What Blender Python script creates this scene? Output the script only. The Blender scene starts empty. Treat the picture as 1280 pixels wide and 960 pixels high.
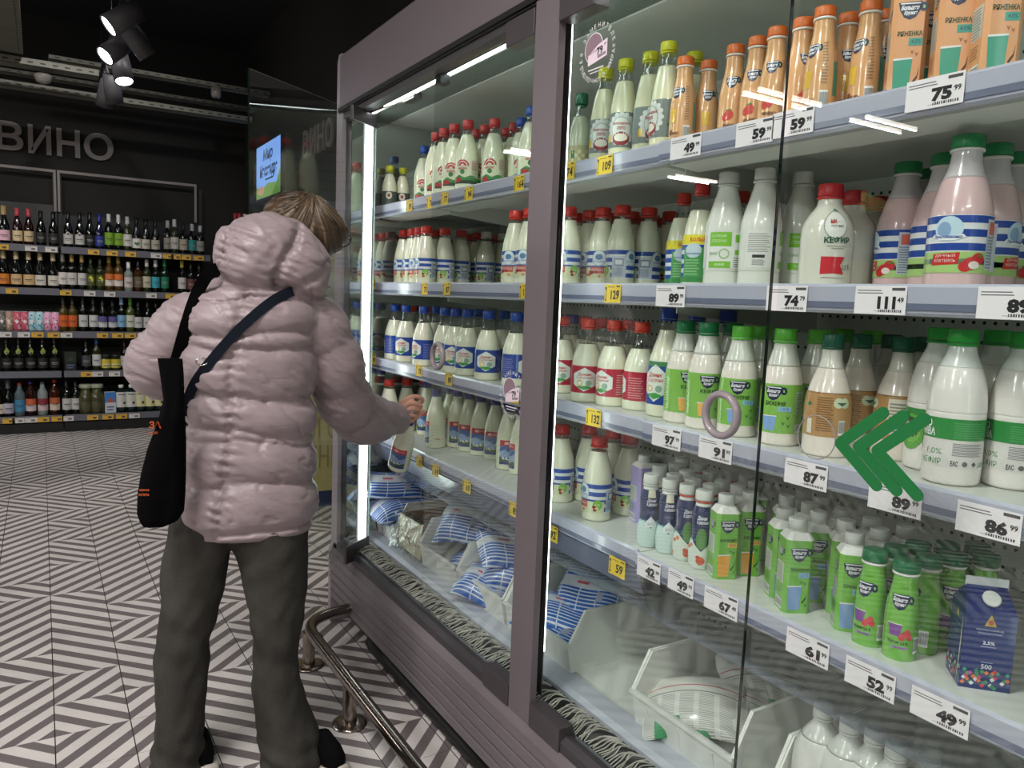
import bpy, bmesh, math, random
import numpy as np
from mathutils import Vector, Matrix, noise
from mathutils.bvhtree import BVHTree

# ------------------------------------------------------------------ camera (solved from the vanishing points of the case and floor)
H = 1.334
F = 960.0
def nrm(v):
    v = np.array(v, float); return v / np.linalg.norm(v)
_up = -nrm((-340, -8700, -F))
_yf = nrm((-590, 133, -F)); _yf = nrm(_yf - _up * _yf.dot(_up))
_xr = np.cross(_yf, _up)
R = np.array([_xr, _yf, _up])
EYE = np.array([0, 0, H])
def ray(x, y): return R @ np.array([x - 640, 480 - y, -F])
def at(x, y, X=None, Y=None, Z=None):
    r = ray(x, y)
    t = X / r[0] if X is not None else (Y / r[1] if Y is not None else (Z - H) / r[2])
    return EYE + r * t
scene = bpy.context.scene
cam_d = bpy.data.cameras.new('camera'); cam = bpy.data.objects.new('camera', cam_d)
scene.collection.objects.link(cam); scene.camera = cam
cam_d.sensor_width = 36; cam_d.lens = F * 36 / 1280; cam_d.clip_start = 0.02; cam_d.clip_end = 60
cam.matrix_world = Matrix([list(R[0]) + [0], list(R[1]) + [0], list(R[2]) + [H], [0, 0, 0, 1]])
# ------------------------------------------------------------------ world, exposure
world = bpy.data.worlds.new('world'); scene.world = world; world.use_nodes = True
world.node_tree.nodes['Background'].inputs[0].default_value = (0.9, 0.95, 1, 1)
world.node_tree.nodes['Background'].inputs[1].default_value = 0.03
vs = scene.view_settings
vs.view_transform = 'Standard'; vs.look = 'None'; vs.gamma = 1; vs.use_curve_mapping = False
vs.exposure = 0.0
scene.cycles.max_bounces = 10; scene.cycles.transparent_max_bounces = 24
scene.cycles.glossy_bounces = 4; scene.cycles.diffuse_bounces = 4
scene.cycles.caustics_reflective = False; scene.cycles.caustics_refractive = False
scene.cycles.sample_clamp_indirect = 4.0
LED_E = 9.0        # emission of the LED tubes in the case
STORE_W = 55.0     # each linear pendant of the sales floor
def area(name, loc, tgt, sx, sy, w, col=(1, 1, 1)):
    d = bpy.data.lights.new(name, 'AREA'); d.shape = 'RECTANGLE'; d.size = sx; d.size_y = sy; d.energy = w; d.color = col
    o = bpy.data.objects.new(name, d); scene.collection.objects.link(o)
    o.location = loc; o.rotation_euler = (Vector(tgt) - Vector(loc)).to_track_quat('-Z', 'Y').to_euler()
    return o
LAMPS = [(-3.5, 4.68), (-4.95, 4.68), (-3.3, 8.3), (-6.0, 8.3), (-0.6, 0.9), (-2.6, 0.9), (-4.6, 0.9), (-0.6, -1.8), (-2.6, -1.8)]
for i, (lx, ly) in enumerate(LAMPS):
    for s in (-1, 1): area('pendant_light', (lx, ly + s * .08, 3.128), (lx, ly + s * .08, 0), 0.8, 0.03, STORE_W * .5 * (1.0 if ly < 2 else .8), (1, .97, .94))
C = scene.collection

# ------------------------------------------------------------------ colour and materials
def lin(c):
    if isinstance(c, str):
        c = c.lstrip('#'); c = [int(c[i:i + 2], 16) / 255 for i in (0, 2, 4)]
    return tuple(((x / 12.92) if x <= .04045 else ((x + .055) / 1.055) ** 2.4) for x in c)
MATS = {}
def mat(name, col=None, rough=.5, metal=0., spec=.5, coat=0., emit=None, es=0., nscale=0., namt=0., bump=0., bscale=200., attr=False, sub=0., trans=0.):
    if name in MATS: return MATS[name]
    m = bpy.data.materials.new(name); m.use_nodes = True; nt = m.node_tree; b = nt.nodes['Principled BSDF']
    def S(k, v):
        if k in b.inputs: b.inputs[k].default_value = v
    S('Roughness', rough); S('Metallic', metal); S('Specular IOR Level', spec); S('Coat Weight', coat); S('Coat Roughness', .08)
    src = None
    if attr:
        a = nt.nodes.new('ShaderNodeAttribute'); a.attribute_name = 'Col'; src = a.outputs['Color']
    elif col is not None:
        rgb = nt.nodes.new('ShaderNodeRGB'); rgb.outputs[0].default_value = (*lin(col), 1); src = rgb.outputs[0]
    tc = nt.nodes.new('ShaderNodeTexCoord')
    if nscale and namt:
        n = nt.nodes.new('ShaderNodeTexNoise'); n.inputs['Scale'].default_value = nscale; n.inputs['Detail'].default_value = 4
        nt.links.new(tc.outputs['Object'], n.inputs['Vector'])
        mr = nt.nodes.new('ShaderNodeMapRange'); mr.inputs[3].default_value = 1 - namt; mr.inputs[4].default_value = 1 + namt
        nt.links.new(n.outputs['Fac'], mr.inputs[0])
        vm = nt.nodes.new('ShaderNodeVectorMath'); vm.operation = 'SCALE'
        nt.links.new(src, vm.inputs[0]); nt.links.new(mr.outputs[0], vm.inputs['Scale']); src = vm.outputs[0]
    if src is not None: nt.links.new(src, b.inputs['Base Color'])
    if bump:
        n = nt.nodes.new('ShaderNodeTexNoise'); n.inputs['Scale'].default_value = bscale; n.inputs['Detail'].default_value = 3
        nt.links.new(tc.outputs['Object'], n.inputs['Vector'])
        bp = nt.nodes.new('ShaderNodeBump'); bp.inputs['Strength'].default_value = bump; bp.inputs['Distance'].default_value = .002
        nt.links.new(n.outputs['Fac'], bp.inputs['Height']); nt.links.new(bp.outputs[0], b.inputs['Normal'])
    if emit is not None:
        b.inputs['Emission Color'].default_value = (*lin(emit), 1); b.inputs['Emission Strength'].default_value = es
    MATS[name] = m; return m
def glassy(name, tint, rough=.0, mixmin=0., ior=1.45):
    if name in MATS: return MATS[name]
    m = bpy.data.materials.new(name); m.use_nodes = True; nt = m.node_tree; nt.nodes.clear()
    out = nt.nodes.new('ShaderNodeOutputMaterial'); mx = nt.nodes.new('ShaderNodeMixShader')
    t = nt.nodes.new('ShaderNodeBsdfTransparent'); t.inputs[0].default_value = (*tint, 1)
    g = nt.nodes.new('ShaderNodeBsdfGlossy'); g.inputs['Roughness'].default_value = rough; g.inputs[0].default_value = (1, 1, 1, 1)
    fr = nt.nodes.new('ShaderNodeFresnel'); fr.inputs[0].default_value = ior
    mr = nt.nodes.new('ShaderNodeMapRange'); mr.inputs[3].default_value = mixmin; mr.inputs[4].default_value = 1
    ge = nt.nodes.new('ShaderNodeNewGeometry'); io = nt.nodes.new('ShaderNodeMapRange'); io.inputs[3].default_value = ior; io.inputs[4].default_value = 1 / ior
    nt.links.new(ge.outputs['Backfacing'], io.inputs[0]); nt.links.new(io.outputs[0], fr.inputs[0])
    nt.links.new(fr.outputs[0], mr.inputs[0]); nt.links.new(mr.outputs[0], mx.inputs[0])
    nt.links.new(t.outputs[0], mx.inputs[1]); nt.links.new(g.outputs[0], mx.inputs[2]); nt.links.new(mx.outputs[0], out.inputs[0])
    MATS[name] = m; return m
PRINT = mat('printed_film', attr=True, rough=.32, coat=.3)
PAPER = mat('printed_paper', attr=True, rough=.6, nscale=60, namt=.03)
CAP = mat('cap_plastic', attr=True, rough=.35, nscale=80, namt=.04)
BODY = mat('bottle_body', attr=True, rough=.22, coat=.6, nscale=9, namt=.03)
CARTON = mat('carton_board', attr=True, rough=.35, coat=.2, nscale=30, namt=.03)
CLEAR = glassy('clear_plastic', (.90, .92, .90), rough=.08, mixmin=.03)
GLASS = glassy('door_glass', (.955, .98, .968), rough=.0, mixmin=0., ior=1.42)
WINEG = mat('wine_glass', attr=True, rough=.08, coat=.6, nscale=20, namt=.1)
WHITE = mat('white_enamel', '#d3d6d0', rough=.35, nscale=4, namt=.03)
BINW = mat('bin_plastic', '#e3e5df', rough=.4, nscale=14, namt=.04, bump=.15, bscale=40)
MAUVE = mat('mauve_grey_metal', '#7d7378', rough=.42, metal=.35, nscale=3, namt=.05)
DKGREY = mat('dark_grey_metal', '#4e4a4d', rough=.45, metal=.4, nscale=5, namt=.06)
BLACK = mat('black_plastic', '#121212', rough=.5, nscale=10, namt=.1)
RAILM = mat('price_rail_plastic', '#b4b6c6', rough=.25, coat=.3, nscale=6, namt=.05)
RAILD = mat('slate_rail_plastic', '#6c7288', rough=.25, coat=.3, nscale=6, namt=.05)
SKIRT = glassy('grey_skirt_plastic', (.70, .74, .76), rough=.12, mixmin=.12)
STEEL = mat('steel_tube', '#9c9188', rough=.22, metal=1., nscale=8, namt=.12)
LED = mat('led_tube', '#ffffff', emit='#f2fffb', es=LED_E)

# ------------------------------------------------------------------ mesh builder
class MB:
    def __init__(s): s.v = []; s.f = []; s.c = []; s.m = []; s.s = []
    def add(s, vs_, fs, col=(1, 1, 1), mi=0, smooth=False):
        o = len(s.v); s.v += [tuple(map(float, p)) for p in vs_]
        c = lin(col) if isinstance(col, str) else col
        for f in fs:
            s.f.append(tuple(i + o for i in f)); s.c.append(c); s.m.append(mi); s.s.append(smooth)
        return s
    def box(s, x0, x1, y0, y1, z0, z1, col=(1, 1, 1), mi=0):
        if x0 > x1: x0, x1 = x1, x0
        if y0 > y1: y0, y1 = y1, y0
        if z0 > z1: z0, z1 = z1, z0
        v = [(x0, y0, z0), (x1, y0, z0), (x1, y1, z0), (x0, y1, z0), (x0, y0, z1), (x1, y0, z1), (x1, y1, z1), (x0, y1, z1)]
        return s.add(v, [(0, 3, 2, 1), (4, 5, 6, 7), (0, 1, 5, 4), (1, 2, 6, 5), (2, 3, 7, 6), (3, 0, 4, 7)], col, mi)
    def prism(s, pts, axis, a0, a1, col=(1, 1, 1), mi=0):
        """extrude a 2D polygon; axis 'y': pts are (x,z); 'x': pts (y,z); 'z': pts (x,y)"""
        def mk(p, a): return (p[0], a, p[1]) if axis == 'y' else ((a, p[0], p[1]) if axis == 'x' else (p[0], p[1], a))
        n = len(pts); v = [mk(p, a0) for p in pts] + [mk(p, a1) for p in pts]
        return s.add(v, [tuple(range(n)), tuple(range(2 * n - 1, n - 1, -1))] + [((i + 1) % n, i, i + n, (i + 1) % n + n) for i in range(n)], col, mi)
    def lathe(s, prof, n=24, col=(1, 1, 1), mi=0, cx=0, cy=0, closed=True, rib=0, smooth=True):
        v = []
        for r, z in prof:
            for k in range(n):
                a = 2 * math.pi * k / n; rr = r * (1 - rib * (k % 2)) if rib else r
                v.append((cx + rr * math.cos(a), cy + rr * math.sin(a), z))
        f = []
        for i in range(len(prof) - 1):
            for k in range(n):
                k2 = (k + 1) % n; f.append((i * n + k, i * n + k2, (i + 1) * n + k2, (i + 1) * n + k))
        s.add(v, f, col, mi, smooth)
        if closed:
            o = len(s.v) - len(v)
            c = lin(col) if isinstance(col, str) else col
            s.f.append(tuple(o + k for k in range(n - 1, -1, -1))); s.c.append(c); s.m.append(mi); s.s.append(False)
            b = o + (len(prof) - 1) * n
            s.f.append(tuple(b + k for k in range(n))); s.c.append(c); s.m.append(mi); s.s.append(False)
        return s
    def tube(s, pts, rad, n=12, col=(1, 1, 1), mi=0, cap=True):
        pts = [Vector(p) for p in pts]; N = len(pts)
        rads = rad if hasattr(rad, '__len__') else [rad] * N
        T = [(pts[min(i + 1, N - 1)] - pts[max(i - 1, 0)]).normalized() for i in range(N)]
        u = T[0].orthogonal().normalized(); v = []
        for i in range(N):
            u = (u - T[i] * u.dot(T[i])).normalized(); w = T[i].cross(u)
            for k in range(n):
                a = 2 * math.pi * k / n; v.append(pts[i] + (u * math.cos(a) + w * math.sin(a)) * rads[i])
        f = [(i * n + k, i * n + (k + 1) % n, (i + 1) * n + (k + 1) % n, (i + 1) * n + k) for i in range(N - 1) for k in range(n)]
        s.add(v, f, col, mi, True)
        if cap: s.add([v[k] for k in range(n)] + [v[(N - 1) * n + k] for k in range(n)], [tuple(range(n - 1, -1, -1)), tuple(range(n, 2 * n))], col, mi)
        return s
    def build(s, name, mats, parent=None, loc=None, rot=None):
        me = bpy.data.meshes.new(name); me.from_pydata(s.v, [], s.f)
        if not isinstance(mats, (list, tuple)): mats = [mats]
        for m in mats: me.materials.append(m)
        n = len(s.f)
        me.polygons.foreach_set('material_index', s.m); me.polygons.foreach_set('use_smooth', s.s)
        att = me.color_attributes.new('Col', 'FLOAT_COLOR', 'CORNER')
        cols = []
        for f, c in zip(s.f, s.c): cols += [c[0], c[1], c[2], 1.0] * len(f)
        att.data.foreach_set('color', cols); me.update()
        o = bpy.data.objects.new(name, me); C.objects.link(o)
        if parent is not None: o.parent = parent
        if loc is not None: o.location = loc
        if rot is not None: o.rotation_euler = rot
        return o
def bevel(o, w=.002, seg=2):
    m = o.modifiers.new('b', 'BEVEL'); m.width = w; m.segments = seg; m.limit_method = 'ANGLE'; return o
def empty(name, loc=(0, 0, 0), rz=0.):
    o = bpy.data.objects.new(name, None); C.objects.link(o); o.location = loc; o.rotation_euler = (0, 0, rz); o.empty_display_size = .02; return o
def tag(o, label=None, cat=None, group=None, kind=None):
    if label: o['label'] = label
    if cat: o['category'] = cat
    if group: o['group'] = group
    if kind: o['kind'] = kind
    return o
def copy_tree(o, parent=None, kids={}):
    c = o.copy(); C.objects.link(c); c.parent = parent
    for ch in kids.get(o.name, []): copy_tree(ch, c, kids)
    return c
ORD = ['first', 'second', 'third', 'fourth', 'fifth', 'sixth', 'seventh', 'eighth', 'ninth', 'tenth', 'eleventh', 'twelfth'] + [f'{i}th' for i in range(13, 60)]

# ------------------------------------------------------------------ flat print: polygons in (u, v), wrapped on to a surface
_TC = {}
def text_mesh(s, bold=0., mono=False):
    k = (s, bold)
    if k not in _TC:
        cu = bpy.data.curves.new('t', 'FONT'); cu.body = s; cu.size = 1; cu.resolution_u = 2; cu.offset = bold
        o = bpy.data.objects.new('t', cu); me = o.to_mesh()
        v = np.array([(p.co.x, p.co.y) for p in me.vertices]) if len(me.vertices) else np.zeros((0, 2))
        f = [tuple(p.vertices) for p in me.polygons]
        o.to_mesh_clear(); bpy.data.objects.remove(o); bpy.data.curves.remove(cu)
        _TC[k] = (v, f)
    return _TC[k]
def clipx(poly, x0, x1):
    for side, xx in ((1, x0), (-1, x1)):
        out = []
        for i in range(len(poly)):
            a, b = poly[i], poly[(i + 1) % len(poly)]
            ia, ib = side * (a[0] - xx) >= 0, side * (b[0] - xx) >= 0
            if ia: out.append(a)
            if ia != ib:
                t = (xx - a[0]) / (b[0] - a[0]); out.append((xx, a[1] + t * (b[1] - a[1])))
        poly = out
        if len(poly) < 3: return []
    return poly
class Flat:
    def __init__(s): s.items = []
    def poly(s, pts, col, L=0): s.items.append(([tuple(p) for p in pts], None, lin(col) if isinstance(col, str) else col, L)); return s
    def rect(s, u0, v0, u1, v1, col, L=0): return s.poly([(u0, v0), (u1, v0), (u1, v1), (u0, v1)], col, L)
    def ell(s, cx, cy, rx, ry, col, L=0, n=18, a0=0.): return s.poly([(cx + rx * math.cos(a0 + 2 * math.pi * k / n), cy + ry * math.sin(a0 + 2 * math.pi * k / n)) for k in range(n)], col, L)
    def text(s, t, cx, cy, h, col, L=1, w=None, bold=0., ang=0., align=0, slant=0.):
        v, f = text_mesh(t, bold)
        if not len(v): return s
        lo, hi = v.min(0), v.max(0); sz = hi - lo; k = h / max(sz[1], 1e-6); kx = k if w is None else w / max(sz[0], 1e-6)
        p = (v - lo - sz * np.array([.5 if align == 0 else (0 if align < 0 else 1), .5])) * np.array([kx, k])
        p[:, 0] += p[:, 1] * slant
        ca, sa = math.cos(ang), math.sin(ang); p = p @ np.array([[ca, sa], [-sa, ca]]) + np.array([cx, cy])
        s.items.append(([tuple(q) for q in p], f, lin(col) if isinstance(col, str) else col, L)); return s
    def lines(s, u0, v0, u1, v1, n, col, L=1, fill=.45, rnd=None):
        rnd = rnd or random.Random(7); dv = (v1 - v0) / n
        for i in range(n):
            e = u0 + (u1 - u0) * rnd.uniform(.75, 1.0); s.rect(u0, v0 + dv * i, e, v0 + dv * (i + fill), col, L)
        return s
    def barcode(s, u0, v0, u1, v1, L=1):
        s.rect(u0, v0, u1, v1, '#f4f4f4', L); n = 11; du = (u1 - u0) / (2 * n + 1)
        for i in range(n): s.rect(u0 + du * (2 * i + 1), v0 + (v1 - v0) * .15, u0 + du * (2 * i + 1.6 + (i % 3) * .2), v1 - (v1 - v0) * .1, '#222222', L + 1)
        return s
    def bake(s, mb, fn, mi=0, step=.004, vstep=None):
        for pts, faces, col, L in s.items:
            if faces is not None: mb.add([fn(u, v, L) for u, v in pts], faces, col, mi); continue
            us = [p[0] for p in pts]; a, b = min(us), max(us); n = max(1, math.ceil((b - a) / step))
            for i in range(n):
                q = clipx(pts, a + (b - a) * i / n, a + (b - a) * (i + 1) / n) if n > 1 else pts
                if len(q) < 3: continue
                lo, hi = min(p[1] for p in q), max(p[1] for p in q); m = max(1, math.ceil((hi - lo) / vstep)) if vstep else 1
                for j in range(m):
                    w = [(x, y) for y, x in clipx([(y, x) for x, y in q], lo + (hi - lo) * j / m, lo + (hi - lo) * (j + 1) / m)] if m > 1 else q
                    if len(w) >= 3: mb.add([fn(u, v, L) for u, v in w], [tuple(range(len(w)))], col, mi)
        return mb
def flat_obj(name, fl, m, parent=None, base=None, eps=.0003):
    """a flat printed thing in its own XY plane facing +Z"""
    mb = MB()
    if base: base(mb)
    fl.bake(mb, lambda u, v, L: (u, v, eps * (L + 1)), step=9)
    return mb.build(name, m, parent)
M_TAG = Matrix(((0, 0, -1, 0), (-1, 0, 0, 0), (0, 1, 0, 0), (0, 0, 0, 1)))   # local x -> -Y, y -> +Z, z -> -X (faces the aisle)
def face_aisle(o, x, y, z, tilt=0.):
    o.matrix_world = Matrix.Translation((x, y, z)) @ M_TAG @ Matrix.Rotation(tilt, 4, 'X'); return o
def crom(pts, n=6):
    P = [Vector(p) for p in pts]; out = []
    for i in range(len(P) - 1):
        p0, p1, p2, p3 = P[max(i - 1, 0)], P[i], P[i + 1], P[min(i + 2, len(P) - 1)]
        for k in range(n):
            t = k / n; out.append(.5 * ((2 * p1) + (p2 - p0) * t + (2 * p0 - 5 * p1 + 4 * p2 - p3) * t * t + (3 * p1 - p0 - 3 * p2 + p3) * t ** 3))
    out.append(P[-1]); return out

# ================================================================== SETTING
# floor: printed chevron cement tiles 20 cm; the pattern sits in the material, each tile near the camera is a piece of its own
def tile_material():
    m = bpy.data.materials.new('chevron_tile'); m.use_nodes = True; nt = m.node_tree; b = nt.nodes['Principled BSDF']
    g = nt.nodes.new('ShaderNodeNewGeometry')
    def N(t, **k):
        n = nt.nodes.new(t)
        for a, v in k.items(): setattr(n, a, v)
        return n
    def mth(op, a, b_=None):
        n = N('ShaderNodeMath', operation=op)
        for i, x in enumerate((a, b_)):
            if x is None: continue
            if isinstance(x, (int, float)): n.inputs[i].default_value = x
            else: nt.links.new(x, n.inputs[i])
        return n.outputs[0]
    sp = N('ShaderNodeSeparateXYZ'); nt.links.new(g.outputs['Position'], sp.inputs[0])
    u = mth('DIVIDE', mth('ADD', sp.outputs[0], TX), .2); v = mth('DIVIDE', mth('ADD', sp.outputs[1], TY), .2)
    cu, cv = mth('FLOOR', u), mth('FLOOR', v); fu, fv = mth('SUBTRACT', u, cu), mth('SUBTRACT', v, cv)
    cb = N('ShaderNodeCombineXYZ'); nt.links.new(cu, cb.inputs[0]); nt.links.new(cv, cb.inputs[1])
    wn = N('ShaderNodeTexWhiteNoise', noise_dimensions='2D'); nt.links.new(cb.outputs[0], wn.inputs['Vector'])
    sgn = mth('SUBTRACT', mth('MULTIPLY', mth('GREATER_THAN', wn.outputs['Value'], .36), 2.), 1.)
    st = mth('FRACT', mth('MULTIPLY', mth('ADD', mth('SUBTRACT', fv, mth('MULTIPLY', fu, sgn)), 4.), 2.0))
    dk = mth('LESS_THAN', st, .46)
    wn2 = N('ShaderNodeTexWhiteNoise', noise_dimensions='2D'); 
    ad = N('ShaderNodeVectorMath', operation='ADD'); ad.inputs[1].default_value = (17, 5, 0); nt.links.new(cb.outputs[0], ad.inputs[0]); nt.links.new(ad.outputs[0], wn2.inputs['Vector'])
    mx = N('ShaderNodeMix', data_type='RGBA'); mx.inputs[6].default_value = (*lin('#ddd6d2'), 1); mx.inputs[7].default_value = (*lin('#766e6e'), 1); nt.links.new(dk, mx.inputs[0])
    # joints drawn only as hairlines
    e = mth('MINIMUM', mth('MINIMUM', fu, mth('SUBTRACT', 1., fu)), mth('MULTIPLY', mth('MINIMUM', fv, mth('SUBTRACT', 1., fv)), 1.6))
    jt = mth('LESS_THAN', e, .008)
    mj = N('ShaderNodeMix', data_type='RGBA'); mj.inputs[7].default_value = (*lin('#5d5450'), 1); nt.links.new(jt, mj.inputs[0]); nt.links.new(mx.outputs[2], mj.inputs[6])
    ns = N('ShaderNodeTexNoise'); ns.inputs['Scale'].default_value = 5; ns.inputs['Detail'].default_value = 6; nt.links.new(g.outputs['Position'], ns.inputs['Vector'])
    mr = N('ShaderNodeMapRange'); mr.inputs[1].default_value = .3; mr.inputs[2].default_value = .7; mr.inputs[3].default_value = .9; mr.inputs[4].default_value = 1.06; nt.links.new(ns.outputs['Fac'], mr.inputs[0])
    tone = mth('MULTIPLY', mr.outputs[0], mth('ADD', mth('MULTIPLY', wn2.outputs['Value'], .08), .94))
    vm = N('ShaderNodeVectorMath', operation='SCALE'); nt.links.new(mj.outputs[2], vm.inputs[0]); nt.links.new(tone, vm.inputs['Scale'])
    nt.links.new(vm.outputs[0], b.inputs['Base Color']); b.inputs['Roughness'].default_value = .42; b.inputs['Specular IOR Level'].default_value = .35
    return m
TX, TY = -0.005, -0.100    # joint grid: x = 0.005 + 0.2 i, y = 0.100 + 0.2 j
TILE = tile_material()
GROUT = mat('dark_grout', '#4a4340', rough=.8, nscale=40, namt=.1)
GX0, GX1, GY0, GY1 = -1.395, 1.005, 1.70, 5.30
fl = MB()
for (a, b, c, d) in ((-12, GX0, -4, 14), (GX1, 4, -4, 14), (GX0, GX1, -4, GY0), (GX0, GX1, GY1, 14)): fl.box(a, b, c, d, -.05, 0)
floor = tag(fl.build('floor', TILE), kind='structure')
tag(MB().box(GX0, GX1, GY0, GY1, -.05, -.006).build('floor_bed', GROUT, floor))
tm = MB(); g = .0012
tm.prism([(g, g), (.2 - g, g), (.2 - g, .2 - g), (g, .2 - g)], 'z', -.006, 0)
t0 = tm.build('tile', TILE, floor); first = True
for i in range(12):
    for j in range(18):
        x, y = GX0 + .2 * i, GY0 + .2 * j
        if x > .9 and y < 2.9: pass
        o = t0 if first else t0.copy()
        if not first: C.objects.link(o)
        first = False; o.location = (x, y, random.Random(i * 31 + j).uniform(-.0006, .0002))
CEIL = mat('dark_ceiling_paint', '#1a1a1a', rough=.9, nscale=2, namt=.2)
WALLM = mat('charcoal_wall', '#23221f', rough=.85, nscale=1.5, namt=.15)
tag(MB().box(-12, 4, -4, 14, 3.7, 3.8).build('ceiling', CEIL), kind='structure')
tag(MB().box(-1.9, 1.95, 8.42, 8.55, 0, 3.7).build('wall_far', WALLM), kind='structure')
tag(MB().box(1.83, 1.95, 3.4, 8.42, 0, 3.7).build('wall_right', WALLM), kind='structure')
tag(MB().box(1.95, 4, 3.4, 3.5, 0, 3.7).build('wall_near', WALLM), kind='structure')
STOREW = mat('store_wall_grey', '#3a3a3a', rough=.9, nscale=2, namt=.1)
tag(MB().box(-12, -11.9, -4, 14, 0, 3.7).build('wall_left', STOREW), kind='structure')
tag(MB().box(-12, 4, -4, -3.9, 0, 3.7).build('wall_back', STOREW), kind='structure')
tag(MB().box(-12, -1.9, 13.9, 14, 0, 3.7).build('wall_end', STOREW), kind='structure')
# linear pendants of the sales floor
PEND = mat('pendant_diffuser', '#ffffff', emit='#fff6ea', es=11)
for i, (lx, ly) in enumerate(LAMPS):
    r = tag(empty('pendant_lamp', (lx, ly, 3.13)), 'twin-tube linear pendant lamp over the ' + ('far aisle' if ly > 7 else 'side aisle' if ly > 3 else 'case aisle' if ly > 0 else 'entrance') + ', ' + ORD[i] + ' along', 'lamp', 'twin-tube pendant lamps')
    MB().box(-.42, .42, -.11, .11, .03, .06).build('housing', DKGREY, r)
    for s in (-1, 1):
        MB().box(-.4, .4, s * .08 - .012, s * .08 + .012, .005, .03).build('tube', PEND, r)
        MB().tube([(s * .35, 0, .06), (s * .35, 0, .57)], .002, 6).build('wire', DKGREY, r)
# green sign hanging in the aisle (it shows as a reflection on the door)
r = tag(empty('hanging_sign', (-5.9, 5.3, 2.55)), 'pale green aisle sign on two thin wires', 'sign')
MB().prism([(-.3, 0), (.3, .1), (.3, -.12), (-.3, -.06)], 'y', -.01, .01).build('board', mat('pale_green_board', '#b8cc7c', rough=.6, nscale=6, namt=.04), r)
for s in (-1, 1): MB().tube([(s * .25, 0, .05), (s * .25, 0, 1.15)], .003, 6).build('wire', DKGREY, r)

# ------------------------------------------------------------------ overhead: cable trays, track with spot heads
TRAY = mat('galvanised_tray', '#7c7b70', rough=.5, metal=.3, nscale=9, namt=.25)
def tray(x0, x1, y, z, w, h, label, thick=.004, along='x'):
    r = tag(empty('cable_tray', (0, 0, 0)), label, 'cable tray', 'perforated cable trays under the ceiling')
    m = MB()
    if along == 'x':
        m.box(x0, x1, y, y + w, z, z + thick); m.box(x0, x1, y, y + thick, z, z + h); m.box(x0, x1, y + w, y + w + thick, z, z + h)
        m.build('channel', TRAY, r)
        p = MB(); k = x0 + .04
        while k < x1 - .03: p.box(k, k + .035, y - .0015, y, z + h * .4, z + h * .6); k += .08
        tag(p.build('perforation', BLACK, r), kind='stuff')
    else:
        m.box(x0, x0 + w, y, x1, z, z + thick); m.box(x0, x0 + thick, y, x1, z, z + h); m.box(x0 + w, x0 + w + thick, y, x1, z, z + h)
        m.build('channel', TRAY, r)
        p = MB(); k = y + .05
        while k < x1 - .03:
            p.box(x0 + .02, x0 + .026, k, k + .03, z - .0015, z); p.box(x0 + w - .026, x0 + w - .02, k, k + .03, z - .0015, z); k += .07
        tag(p.build('perforation', BLACK, r), kind='stuff')
    return r
tray(-1.2, .43, 7.0, 2.93, .14, .05, 'grey perforated tray ending above the first wine unit')
tray(.10, 1.8, 7.25, 3.06, .10, .035, 'long dark tray carrying the small white detector')
tray(-1.2, 1.7, 7.5, 2.86, .12, .045, 'lowest perforated tray right above the wine lettering')
tray(-1.2, 1.8, 7.8, 3.03, .1, .03, 'thin tray nearest the far wall')
tray(-.26, 7.0, 4.2, 3.0, .19, .05, 'wide tray crossing towards the wine wall', along='y')
for (px, py, Y, lb) in ((54, 97, 7.05, 'round white smoke detector on the grey tray'), (270, 115, 7.28, 'small white sensor under the dark tray')):
    p = at(px, py, Y=Y); r = tag(empty('smoke_detector', p), lb, 'detector')
    MB().lathe([(.02, -.045), (.05, -.03), (.06, 0), (.06, .02), (.03, .03)] if px < 100 else [(.03, -.05), (.042, -.03), (.042, .05)], 20, '#8f8b84').build('dome', CAP, r)
    MB().lathe([(.02, -.052), (.022, -.044)], 14, '#444444').build('lens', CAP, r)
r = tag(empty('track_rail', (.45, 0, 0)), 'dark lighting track running towards the wine wall', 'track')
MB().box(-.02, .02, 4.2, 7.2, 2.93, 2.96).build('rail', BLACK, r)
for y in (4.4, 6.0, 7.0): MB().tube([(0, y, 2.96), (0, y, 3.7)], .004, 6).build('hanger', BLACK, r)
SPOTB = mat('spot_housing', '#4c4a4e', rough=.5, nscale=9, namt=.06)
SPOTE = mat('spot_lens', '#ffffff', emit='#f4f4ff', es=40)
SPOTD = mat('spot_dark_lens', '#2a2a2c', rough=.3, nscale=30, namt=.05)
SP = [(155, 22, -1, 1, 'front-row'), (171, 50, 1, 0, 'front-row unlit'), (146, 60, -1, 1, 'middle-row'), (152, 85, .35, 1, 'middle-row warm'), (141, 110, .2, 0, 'rear-row unlit'), (133, 116, -.2, 0, 'rearmost unlit')]
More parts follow.
